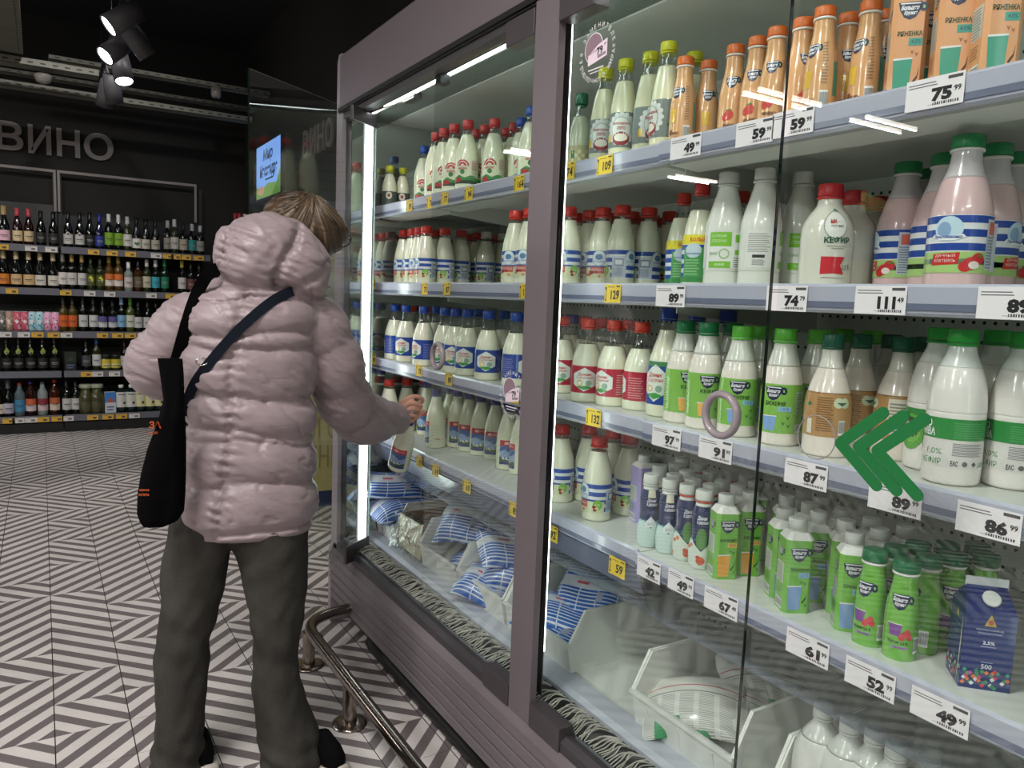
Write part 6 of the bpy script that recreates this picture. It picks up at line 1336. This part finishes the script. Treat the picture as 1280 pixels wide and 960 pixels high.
# --- torso of the coat: rings measured from the silhouette
OUT = [(664, 236, 384), (655, 226, 392), (640, 223, 396), (615, 223, 398), (580, 226, 397), (545, 227, 396), (520, 228, 396), (490, 224, 396), (455, 219, 398), (425, 217, 402), (400, 219, 404), (380, 226, 402), (364, 244, 390), (352, 266, 372), (342, 288, 356)]
SEAM = [655, 596, 547, 534, 491, 430, 414, 372]
ys = np.arange(662, 342, -1.15); oy = [o[0] for o in OUT][::-1]; ol = [o[1] for o in OUT][::-1]; orr = [o[2] for o in OUT][::-1]
NR = 128; tv = []; nrings = 0
zz = [W(310, y)[2] for y in SEAM]
for y in ys:
    xl, xr = np.interp(y, oy, ol), np.interp(y, oy, orr); a, b_ = loc3(W(xl, y)), loc3(W(xr, y)); ca, hw, z = (a[0] + b_[0]) / 2, (b_[0] - a[0]) / 2, (a[2] + b_[2]) / 2
    k = np.interp(y, [340, 364, 400, 640, 664], [.62, .78, .80, .80, .74]); th = min(hw * k, .155) * (1 if y > 360 else .9)
    for q in range(NR):
        t = 2 * math.pi * q / NR; cx_, sx = math.cos(t), math.sin(t)
        e = 2.35; cc = math.copysign(abs(cx_) ** (2 / e), cx_); sc_ = math.copysign(abs(sx) ** (2 / e), sx)
        aa, dd = ca + hw * cc, th * sc_
        # quilting (only a gentle slope of the seam lines around the body)
        zq = z + .012 * (cc) - .004; base = .0
        pos_ = [s + .010 * math.sin(2.2 * cc + i) for i, s in enumerate(zz)]
        fr = 1.
        gx = ca + (-.055 - .10 * (1.0 - z)) if z > .5 else ca; side_shift = 0
        if aa < gx: zq += .012
        for s0, s1 in zip(pos_, pos_[1:]):
            if s0 <= zq <= s1: u = (zq - s0) / (s1 - s0); hgt = (s1 - s0); fr = 0.0 + min(1., (max(0, math.sin(math.pi * u)) ** .4)); amp = min(1., hgt / .07); fr = fr * amp + (1 - amp) * .35 * fr; break
        bulge = -.026 + .026 * fr
        if sx < .2: # gathered vertical seam on the back
            g_ = math.exp(-((aa - gx) / .009) ** 2); bulge -= .011 * g_ * (.8 + .5 * math.sin(z * 260)); bulge += .0035 * math.sin(z * 210 + 20 * aa) * math.exp(-((aa - gx) / .035) ** 2)
        g2 = noise.noise(Vector((aa * 6 - z * 4, dd * 6, z * 9 + aa * 6))) * .007
        nrm_ = Vector((cc, sc_, 0)).normalized() if (cc or sc_) else Vector((1, 0, 0))
        aa += nrm_.x * (bulge + g2 * .7); dd += nrm_.y * (bulge * 1.1 + g2)
        tv.append(P0 + e1 * aa + vv * dd + UP * z)
    nrings += 1
tf = [(i * NR + q, i * NR + (q + 1) % NR, (i + 1) * NR + (q + 1) % NR, (i + 1) * NR + q) for i in range(nrings - 1) for q in range(NR)] + [tuple(range(NR - 1, -1, -1)), tuple(range((nrings - 1) * NR, nrings * NR))]
HAND = Vector((1.045, 2.355, .965))
wr = V3(W(492, 522, .31))
Rsh = [V3(W(372, 392, -.01)), V3(W(398, 408, .0)), V3(W(418, 448, .02)), V3(W(427, 490, .07)), V3(W(446, 519, .15)), V3(W(472, 525, .24)), wr]
rarm = limb(Rsh, [.072, .078, .077, .080, .082, .072, .05], seams=(.20, .40, .60, .93), depth=.17, sub=12, n=40)
cuffp = [V3(W(470, 524, .235)), V3(W(486, 524, .29)), V3(W(495, 523.5, .32)), V3(W(498, 523, .33))]
cuff = limb(cuffp, [.055, .056, .054, .047], capr=False, n=36, sub=5)
Lsh = [V3(W(262, 392, -.01)), V3(W(236, 404, .0)), V3(W(212, 432, .01)), V3(W(196, 458, .05)), V3(W(205, 466, .14)), V3(W(238, 462, .25)), V3(W(262, 452, .30))]
larm = limb(Lsh, [.066, .074, .076, .078, .074, .062, .05], seams=(.25, .50, .78), depth=.17, sub=12, n=40)
# --- hood: silhouette-inflated form with two gathered seams
HOODO = [(267, 322), (270, 300), (278, 286), (296, 277), (315, 270), (335, 268), (357, 271), (380, 283), (399, 303), (411, 323), (413, 337), (409, 352), (403, 371), (385, 371), (362, 368), (345, 371), (325, 371), (305, 362), (286, 356), (273, 343)]
hc = loc3(W(338, 322)); HO = [loc3(W(x, y)) for x, y in HOODO]; HO = crom([(a - hc[0], 0, z - hc[2]) for a, _, z in HO + HO[:1]], 5)[:-1]
nh = len(HO); hv = []; mh = 30
SE1 = [loc3(W(x, y)) for x, y in ((372, 284), (366, 305), (352, 325), (343, 345), (345, 372))]; SE2 = [loc3(W(x, y)) for x, y in ((285, 283), (288, 300), (282, 322), (284, 345), (292, 360))]; SE3 = [loc3(W(x, y)) for x, y in ((412, 330), (390, 350), (365, 360), (345, 362))]
def dseg(a, z, S_):
    best = 9
    for p, q in zip(S_, S_[1:]):
        dx, dz = q[0] - p[0], q[2] - p[2]; t = max(0, min(1, ((a - p[0]) * dx + (z - p[2]) * dz) / (dx * dx + dz * dz))); best = min(best, math.hypot(a - p[0] - t * dx, z - p[2] - t * dz))
    return best
for i in range(1, mh):
    ph = math.pi * i / mh
    for o_ in HO:
        a, z = hc[0] + o_.x * math.sin(ph) ** .8, hc[2] + o_.z * math.sin(ph) ** .8; d = -.045 - .105 * math.cos(ph)
        if math.cos(ph) > 0:
            w1, w2, w3 = (math.exp(-(dseg(a, z, S_) / .008) ** 2) for S_ in (SE1, SE2, SE3)); w1b, w2b = (math.exp(-(dseg(a, z, S_) / .04) ** 2) for S_ in (SE1, SE2))
            d += .024 * w1 + .020 * w2 + .013 * w3 + .007 * (w1b + w2b) * math.sin((z * 1.0 + a * .35) * 330) + .010 * (w1b + w2b)
        d += noise.noise(Vector((a * 9, z * 12, 5))) * .008
        hv.append(P0 + e1 * a + vv * d + UP * z)
hf = [(i * nh + k, i * nh + (k + 1) % nh, (i + 1) * nh + (k + 1) % nh, (i + 1) * nh + k) for i in range(mh - 2) for k in range(nh)] + [tuple(range(nh - 1, -1, -1)), tuple(range((mh - 2) * nh, (mh - 1) * nh))]
coll = limb([V3(W(322, 372, -.0)), V3(W(330, 350, -.0))], [.095, .085], n=30)
cv, cn, cf = remesh([(tv, tf), rarm, larm, (hv, hf), coll, cuff], .0052, 1)
# small creases, strongest beside the seams
for i in range(len(cv)):
    p = cv[i]; al, ac = p[0] * .8 - p[2] * .6, p[0] * .6 + p[2] * .8
    w = noise.noise(Vector((al * 9, p[1] * 8, ac * 42))); s = (1 - 2.4 * abs(w)) * .0036 * max(0., .5 + 1.2 * noise.noise(Vector((p[0] * 7, p[1] * 7, p[2] * 9)))) + noise.noise(Vector((al * 22, p[1] * 20, ac * 90))) * .0016
    w2 = noise.noise(Vector((al * 5 + 3, p[1] * 6, ac * 19 + 7))); w3 = noise.noise(Vector((p[0] * 8 + 9, p[1] * 8, p[2] * 8)))
    if p[2] < .75: cv[i] = p + cn[i] * s * .5; continue
    s -= .0065 * math.exp(-(w2 / .055) ** 2) * max(0, min(1, .3 + 2.2 * w3))
    w4 = noise.noise(Vector((al * 9 - 3, p[1] * 9, ac * 33 - 5))); s -= .0035 * math.exp(-(w4 / .06) ** 2) * max(0, min(1, .4 - 2.0 * w3))
    cv[i] = p + cn[i] * s
coat = pobj('coat', cv, cf, COAT)
bvh = BVHTree.FromPolygons([tuple(p) for p in cv], cf)
# --- trousers
def W2(px, py, d=0.): return V3(W(px, py, d))
LEG = [(650, 213, 296), (675, 208, 293), (690, 206, 288), (705, 204, 285), (720, 202, 282), (750, 199, 277), (800, 196, 267), (840, 195, 261), (880, 194, 258), (920, 191, 257), (945, 186, 258), (966, 181, 259)]
RLEG = [(650, 288, 386), (675, 292, 384), (690, 296, 384), (720, 302, 384), (750, 308, 381), (790, 314, 376), (820, 316, 372), (850, 317, 375), (880, 319, 382), (910, 320, 395), (935, 322, 402), (960, 326, 404)]
def leg(rows, dz, seed, dtop):
    v = []; N = 64; r_ = 0; yy = np.arange(rows[0][0], rows[-1][0] + 1, 2.2)
    for y in yy:
        xl = np.interp(y, [q[0] for q in rows], [q[1] for q in rows]); xr = np.interp(y, [q[0] for q in rows], [q[2] for q in rows])
        d0 = np.interp(y, [650, 950], [0, dtop]); a, b_ = loc3(W(xl, y, d0)), loc3(W(xr, y, d0)); ca, hw, z = (a[0] + b_[0]) / 2, (b_[0] - a[0]) / 2, (a[2] + b_[2]) / 2
        th = hw * np.interp(y, [650, 700, 950], [1.15, 1.1, 1.05])
        for k in range(N):
            t = 2 * math.pi * k / N; aa, dd = ca + hw * math.cos(t), d0 + th * math.sin(t)
            g_ = noise.noise(Vector((aa * 10 + seed, dd * 10, z * 6 + aa * 9))) * .010 + noise.noise(Vector((aa * 25 + seed, dd * 22, z * 16 - aa * 14))) * .006
            fold = .0045 * math.exp(-((z - .07) / .06) ** 2) * math.sin(z * 95 + 3 * math.cos(t) + seed); kn = .003 * math.exp(-((z - .42) / .09) ** 2) * math.sin(z * 60 + 2 * t)
            m_ = g_ + fold + kn; v.append(P0 + e1 * (aa + math.cos(t) * m_) + vv * (dd + math.sin(t) * m_) + UP * max(z, .012))
        r_ += 1
    f = [(i * N + k, i * N + (k + 1) % N, (i + 1) * N + (k + 1) % N, (i + 1) * N + k) for i in range(r_ - 1) for k in range(N)] + [tuple(range(N - 1, -1, -1)), tuple(range((r_ - 1) * N, r_ * N))]
    return v, f
hip = limb([W2(258, 643, 0), W2(345, 643, 0)], [.088, .088], n=30)
jv, jn, jf = remesh([leg(LEG, 0, 3, .03), leg(RLEG, 0, 7, -.03), hip], .0058, 2)
pobj('trousers', jv, jf, JEAN)
# --- shoes
def shoe(heel, yaw, name_lab=None):
    c = np.array(heel); f_ = np.array([math.sin(yaw), math.cos(yaw), 0]); s_ = np.array([f_[1], -f_[0], 0])
    def prof(pts, grow, n=20):
        v = []
        for (d, w, h, zb) in pts:
            for k in range(n):
                t = 2 * math.pi * k / n; v.append(c + f_ * d + s_ * (w * grow) * math.cos(t) + UP * (zb + h / 2 + h / 2 * math.sin(t)))
        m = len(pts); f = [(i * n + k, i * n + (k + 1) % n, (i + 1) * n + (k + 1) % n, (i + 1) * n + k) for i in range(m - 1) for k in range(n)] + [tuple(range(n - 1, -1, -1)), tuple(range((m - 1) * n, m * n))]
        return v, f
    up = prof([(-.030, .012, .04, .03), (-.026, .022, .060, .022), (0, .032, .078, .018), (.05, .036, .10, .018), (.11, .040, .07, .018), (.17, .044, .055, .018), (.21, .036, .045, .018), (.232, .012, .02, .022)], 1)
    so = prof([(-.040, .014, .036, 0), (-.034, .034, .042, 0), (0, .044, .040, 0), (.08, .042, .032, 0), (.16, .049, .032, 0), (.22, .040, .032, 0), (.245, .014, .026, 0)], 1)
    r = pobj('shoe', up[0], up[1], SHOE); pobj('sole', so[0], so[1], SOLE, parent=r)
hl = at(250, 957, Z=0.02); hr = at(405, 952, Z=0.02)
shoe((hl[0] + .005, hl[1] - .01, 0), -.12); shoe((hr[0] + .012, hr[1] - .045, 0), -.35)
# --- body: head, neck, trunk, arms, hand in one surface
hd = loc3(W(386, 282, .03)); hcn = P0 + e1 * hd[0] + vv * hd[1] + UP * hd[2]
fw = nrm(e1 * .72 + vv * .60 - UP * .38); sdv = nrm(np.cross(fw, UP)); hup = np.cross(sdv, fw)
parts = [ellipsoid(hcn, (sdv * .062, fw * .078, hup * .080)), ellipsoid(hcn + fw * .035 - hup * .065, (sdv * .048, fw * .048, hup * .045)),
         limb([V3(hcn - hup * .06 - fw * .02), V3(W(332, 372, .0)), V3(W(318, 400, .0))], [.052, .055, .08], n=24)]
nose = hcn + fw * .092 - hup * .018
parts.append(limb([V3(hcn + fw * .08 + hup * .018), V3(nose + fw * .008), V3(nose + fw * .012 - hup * .012)], [.008, .011, .012], n=12))
for s in (-1, 1):
    parts.append(ellipsoid(hcn + sdv * .070 * s - fw * .006 - hup * .01, (sdv * .010, fw * .018, hup * .030), 16, 10))
    parts.append(ellipsoid(hcn + sdv * .03 * s + fw * .078 + hup * .012, (sdv * .014, fw * .012, hup * .010), 14, 8))
parts.append(limb([V3(hcn + fw * .080 - hup * .055 - sdv * .022), V3(hcn + fw * .088 - hup * .054), V3(hcn + fw * .080 - hup * .055 + sdv * .022)], [.006, .008, .006], n=12))
parts.append(limb([W2(316, 380, .02), W2(312, 450, .02), W2(310, 540, .02), W2(306, 600, .0)], [.10, .10, .10, .09], n=28))
parts.append(limb([W2(360, 395, .01), Rsh[2], Rsh[3], Rsh[4], Rsh[5], wr], [.045, .042, .036, .034, .030, .027], n=22))
parts.append(limb([W2(272, 395, .01), Lsh[2], Lsh[3], Lsh[4], Lsh[6]], [.045, .042, .036, .034, .028], n=22))
for (x0, x1, x2, dd) in ((255, 231, 224, .02), (338, 345, 360, -.02)): parts.append(limb([W2(x0, 640, 0), W2(x1, 800, dd * .5), W2(x2, 930, dd)], [.055, .042, .034], n=22))
# hand: palm from the wrist to the knuckles, back of the hand towards the camera, fingers curled over the bottle neck
Hd = lambda x, y, d: V3(W(x, y, d))
d0 = .345
parts.append(limb([wr, Hd(500, 515, d0 + .004), Hd(508, 510, d0 + .008)], [.025, .024, .019], n=20))
parts.append(limb([Hd(497, 519, d0 + .008), Hd(506, 518, d0 + .010)], [.020, .015], n=18))
fing = [[(496, 509, .0), (505, 501, -.004), (514, 496.5, -.002), (523, 496, .006), (528, 500, .018), (526, 504, .030)], [(497, 512, -.004), (507, 507, -.010), (515, 503.5, -.010), (522, 505, -.004), (525.5, 508, .008), (524, 512, .020)],
        [(498, 516, -.004), (507, 513, -.010), (514.5, 510.8, -.010), (520, 512, -.004), (522.5, 514.5, .008), (521, 517.5, .018)], [(498, 521, .0), (506, 520, -.005), (512, 518.6, -.006), (517, 519.5, .0), (519, 521.5, .010), (518, 524, .020)]]
for fg, rr in zip(fing, (.0078, .0080, .0076, .0068)): parts.append(limb([Hd(x, y, d0 + d) for x, y, d in fg], [rr * .9, rr * .95, rr * 1.12, rr * .94, rr * 1.02, rr * .8], n=16, sub=6))
parts.append(limb([Hd(499, 524, d0 + .006), Hd(511, 526, d0 + .022), Hd(521, 520.5, d0 + .030), Hd(530, 514, d0 + .032)], [.012, .0105, .0090, .0075], n=14, sub=6))
parts.append(limb([W2(262, 452, .30), W2(280, 447, .33), W2(292, 446, .34)], [.028, .030, .022], n=18))
for k in range(4): parts.append(limb([W2(288, 440 + 5 * k, .34), W2(298, 440 + 5 * k, .352), W2(300, 443 + 5 * k, .37)], [.009, .0085, .007], n=12, sub=4))
parts.append(limb([W2(280, 436, .33), W2(290, 432, .335), W2(297, 430, .345)], [.011, .010, .008], n=12, sub=4))
bv, bn, bf = remesh(parts, .0027, 0)
pobj('body', bv, bf, SKIN)
# finger ring
rg = Hd(520, 512, d0 - .004); rv = []; q = MB(); q.tube([rg + Vector((.0095 * math.cos(t), .0095 * math.sin(t) * .4, .0095 * math.sin(t))) for t in np.linspace(0, 2 * math.pi, 20)], .0012, 6)
o = q.build('finger_ring', mat('gold_ring', '#c9a35a', rough=.25, metal=1, nscale=30, namt=.05)); o.parent = person; o.location = -Vector(tuple(P0))
# --- hair: silhouette-inflated bob with combed strands
HAIRO = [(326, 278), (328, 264), (336, 250), (350, 241), (368, 237.5), (385, 239), (401, 245), (416, 257), (429, 272), (436, 287), (435, 300), (430, 311), (420, 318), (412, 321), (400, 318), (385, 315), (365, 312), (345, 300), (332, 290)]
kc = loc3(W(384, 280)); KO = [loc3(W(x, y)) for x, y in HAIRO]; KO = crom([(a - kc[0], 0, z - kc[2]) for a, _, z in KO + KO[:1]], 8)[:-1]
nk = len(KO); kv = []; mk = 44; crown = loc3(W(392, 243))
for i in range(1, mk):
    ph = math.pi * i / mk
    for o_ in KO:
        a, z = kc[0] + o_.x * math.sin(ph) ** .85, kc[2] + o_.z * math.sin(ph) ** .85; d = .035 - .098 * math.cos(ph)
        ang_ = math.atan2(a - crown[0], crown[2] + .03 - z); rr_ = math.hypot(a - crown[0], z - crown[2])
        s = math.sin(ang_ * 34 + 5 * noise.noise(Vector((a * 20, z * 8, d * 10)))) * .0010 + noise.noise(Vector((ang_ * 7, rr_ * 8, 2))) * .007 + noise.noise(Vector((ang_ * 26, rr_ * 9, 4))) * .0025
        o3 = Vector((a - kc[0], d - .035, z - kc[2])).normalized()
        kv.append(P0 + e1 * (a + o3.x * s) + vv * (d + o3.y * s) + UP * (z + o3.z * s))
kf = [(i * nk + k, i * nk + (k + 1) % nk, (i + 1) * nk + (k + 1) % nk, (i + 1) * nk + k) for i in range(mk - 2) for k in range(nk)] + [tuple(range(nk - 1, -1, -1)), tuple(range((mk - 2) * nk, (mk - 1) * nk))]
HAIR = bpy.data.materials.new('hair_strands'); HAIR.use_nodes = True; nt = HAIR.node_tree; b = nt.nodes['Principled BSDF']; b.inputs['Roughness'].default_value = .42
at_ = nt.nodes.new('ShaderNodeAttribute'); at_.attribute_name = 'strand'; cr = nt.nodes.new('ShaderNodeValToRGB'); nt.links.new(at_.outputs['Fac'], cr.inputs[0]); nt.links.new(cr.outputs[0], b.inputs['Base Color'])
cr.color_ramp.elements[0].color = (*lin('#2c2119'), 1); cr.color_ramp.elements[1].color = (*lin('#8d7660'), 1); e_ = cr.color_ramp.elements.new(.55); e_.color = (*lin('#54422f'), 1)
hair = pobj('hair', kv, kf, HAIR)
sa = hair.data.attributes.new('strand', 'FLOAT', 'POINT'); vals = []
for p in kv:
    a, d, z = loc3(p); ang_ = math.atan2(a - crown[0], crown[2] + .03 - z); rr_ = math.hypot(a - crown[0], z - crown[2])
    vals.append(max(0, min(1, .48 + .75 * noise.noise(Vector((ang_ * 26 + d * 14, rr_ * 5, 1))) + .45 * noise.noise(Vector((ang_ * 60, rr_ * 7, d * 9))))))
sa.data.foreach_set('value', vals)
# strand locks lying on the surface
hb = BVHTree.FromPolygons([tuple(p) for p in kv], kf); mb = MB(); rn = random.Random(12)
for k in range(150):
    a0 = rn.uniform(-1.5, 1.35); pts = []
    for t in np.linspace(.01, rn.uniform(.07, .11), 7):
        x_, z_ = crown[0] + math.sin(a0 + t * 1.2 * (1 if a0 > 0 else -.6)) * t * 1.1, crown[2] + .004 - math.cos(a0) * t * 1.0
        o_ = EYE; tgt = P0 + e1 * x_ + vv * 0 + UP * z_; h_ = hb.ray_cast(Vector(tuple(o_)), Vector(tuple(nrm(tgt - o_))))
        if h_[0] is not None: pts.append(h_[0] + h_[1] * .0012 - Vector(tuple(P0)))
    if len(pts) > 3: mb.tube(pts, [.0009 * math.sin(math.pi * (j + .6) / (len(pts) + .2)) + .0003 for j in range(len(pts))], 4, rn.choice(['#3a2b20', '#5f4c3a', '#85705a', '#4b3a2b']))
o = mb.build('hair_locks', mat('hair_lock', attr=True, rough=.4)); o.parent = hair; tag(o, kind='stuff')
# --- glasses
def gp(x, y, d): return V3(W(x, y, d)) - V3(P0)
q = MB(); lens_c = hcn + fw * .105 + hup * .008
for s in (-1, 1):
    c_ = lens_c + sdv * .032 * s; q.tube([Vector(tuple(c_ + sdv * .024 * math.cos(t) + hup * .018 * math.sin(t) - P0)) for t in np.linspace(0, 2 * math.pi, 24)], .0016, 6)
    q.tube([Vector(tuple(c_ + sdv * .024 * s - P0)), Vector(tuple(hcn + sdv * .075 * s + fw * .01 + hup * .008 - P0))], .0016, 6)
q.tube([Vector(tuple(lens_c - sdv * .009 - P0)), Vector(tuple(lens_c + sdv * .009 - P0))], .0014, 6)
q.build('glasses', BLACK, person)

# --- straps and bags (ray-cast on to the coat so that they lie on it)
def on_coat(px, py, off=.005):
    r = nrm(ray(px, py)); h_ = bvh.ray_cast(Vector(tuple(EYE)), Vector(tuple(r)))
    p = h_[0] if h_[0] is not None and (h_[0] - Vector(tuple(EYE))).length < 2.6 else V3(W(px, py, -.1))
    return p - Vector(tuple(r)) * off
def strap(pts, wid, th, m, name, parent=None, off=.006, sub=5):
    P2 = crom([(x, 0, y) for x, y in pts], sub); c_ = [on_coat(p.x, p.z, off) for p in P2]
    # smooth
    for _ in range(14): c_ = [c_[0]] + [(c_[i - 1] + c_[i] * 2 + c_[i + 1]) / 4 for i in range(1, len(c_) - 1)] + [c_[-1]]
    mb = MB(); v = []
    for i, p in enumerate(c_):
        t = (c_[min(i + 1, len(c_) - 1)] - c_[max(i - 1, 0)]).normalized(); n_ = (Vector(tuple(EYE)) - p).normalized(); s_ = t.cross(n_).normalized(); n2 = s_.cross(t)
        v += [p - s_ * wid / 2 - n2 * th / 2, p + s_ * wid / 2 - n2 * th / 2, p + s_ * wid / 2 + n2 * th / 2, p - s_ * wid / 2 + n2 * th / 2]
    f = [(4 * i + k, 4 * i + (k + 1) % 4, 4 * i + 4 + (k + 1) % 4, 4 * i + 4 + k) for i in range(len(c_) - 1) for k in range(4)] + [(3, 2, 1, 0), tuple(len(v) - 4 + k for k in range(4))]
    mb.add(v, f, (1, 1, 1), 0, False); return mb, c_
root = tag(empty('crossbody_bag', tuple(W(235, 480, -.15))), 'navy cross-body bag strap running diagonally over the coat back', 'bag')
mb, cc_ = strap([(366, 364), (348, 370), (325, 388), (300, 410), (278, 434), (258, 458), (242, 480), (234, 500), (232, 520)], .024, .003, STRAPM, 'strap', off=.009)
def rel(m, root): m.v = [tuple(Vector(p) - root.location) for p in m.v]; return m
rel(mb, root).build('strap', STRAPM, root)
p_ = on_coat(252, 452, .014); q = MB().tube([p_ + Vector(tuple(e1)) * .013 * math.cos(t) + Vector((0, 0, .009)) * math.sin(t) for t in np.linspace(0, 2 * math.pi, 18)], .002, 8); rel(q, root).build('buckle', mat('buckle_metal', '#c0bcb6', rough=.25, metal=1, nscale=20, namt=.05), root)
tote = tag(empty('tote_bag', tuple(W(200, 560, -.17))), 'black cotton tote bag with orange print hanging from the shoulder', 'bag')
mb, cc_ = strap([(272, 336), (262, 340), (254, 350), (244, 372), (235, 400), (228, 425), (221, 450)], .030, .0035, BAGM, 'strap', off=.010)
rel(mb, tote).build('handle', BAGM, tote)
TO = [(197, 448, 228), (470, 200, 230), (500, 204, 231), (530, 196, 232), (560, 184, 233), (590, 176, 233), (615, 172, 232), (640, 171, 230), (652, 175, 222), (659, 180, 204)]
TO[0] = (448, 197, 228)
v = []; N = 40; r_ = 0
for y in np.arange(448, 659.5, 2.5):
    xl, xr = np.interp(y, [t[0] for t in TO], [t[1] for t in TO]), np.interp(y, [t[0] for t in TO], [t[2] for t in TO]); dd0 = np.interp(y, [448, 520, 660], [-.125, -.17, -.16]); a, b_ = loc3(W(xl, y, dd0)), loc3(W(xr, y, dd0)); ca, hw, z = (a[0] + b_[0]) / 2, (b_[0] - a[0]) / 2, (a[2] + b_[2]) / 2
    th = np.interp(y, [448, 470, 520, 620, 650, 660], [.006, .018, .032, .036, .024, .008])
    for k in range(N):
        t = 2 * math.pi * k / N; g_ = noise.noise(Vector((math.cos(t) * 2, z * 7, 1))) * .006
        v.append(P0 + e1 * (ca + (hw + g_ * .3) * math.copysign(abs(math.cos(t)) ** .8, math.cos(t))) + vv * (dd0 + (th + g_) * math.sin(t)) + UP * z)
    r_ += 1
f = [(i * N + k, i * N + (k + 1) % N, (i + 1) * N + (k + 1) % N, (i + 1) * N + k) for i in range(r_ - 1) for k in range(N)] + [tuple(range(N - 1, -1, -1)), tuple(range((r_ - 1) * N, r_ * N))]
mb = MB().add(v, f, (1, 1, 1), 0, True); tb = BVHTree.FromPolygons([tuple(map(float, p)) for p in v], f); rel(mb, tote).build('pouch', BAGM, tote)
pr = Flat()
def on_tote(u, v_, L):
    r = nrm(ray(u, v_)); h_ = tb.ray_cast(Vector(tuple(EYE)), Vector(tuple(r))); p = h_[0] if h_[0] is not None else V3(W(u, v_, -.2)); return p - Vector(tuple(r)) * .0015 - tote.location
for s_, cx_, cy_, hh, ww in (('ЗА', 194, -531, 9, 15), ('МАГАЗИН', 191, -541, 3.5, 12), ('хорошо', 180, -613, 3, 13), ('КУПИТЬ', 180, -618.5, 3, 13)): pr.text(s_, cx_, cy_, hh, '#b9531f', 0, w=ww, bold=.03)
mb = MB(); pr.bake(mb, lambda u, v_, L: on_tote(u, -v_, L), step=99); mb.build('print', PAPER, tote)
# bottle held in the hand
r, Hh, Rr = SPEC['cow']; o = copy_tree(r, None, kids)
pb = at(498, 583, X=1.05); pt = Hd(517, 500, d0 + .03); ax = (V3(pt) - V3(pb)).normalized(); qz = ax.to_track_quat('Z', 'Y')
o.location = V3(pb); o.rotation_mode = 'QUATERNION'
toc = (Vector(tuple(EYE)) - V3(pb)).normalized(); toc = (toc - ax * toc.dot(ax)).normalized(); Mx = Matrix((toc.cross(ax) * -1, toc * -1, ax)).transposed()
if Mx.determinant() < 0: Mx = Matrix((toc.cross(ax), toc * -1, ax)).transposed()
o.rotation_quaternion = Mx.to_quaternion() @ Matrix.Rotation(math.radians(0), 3, 'Z').to_quaternion()
tag(o, 'tilted milk bottle with red and pasture label, held in the hand', 'bottle', 'held bottle')
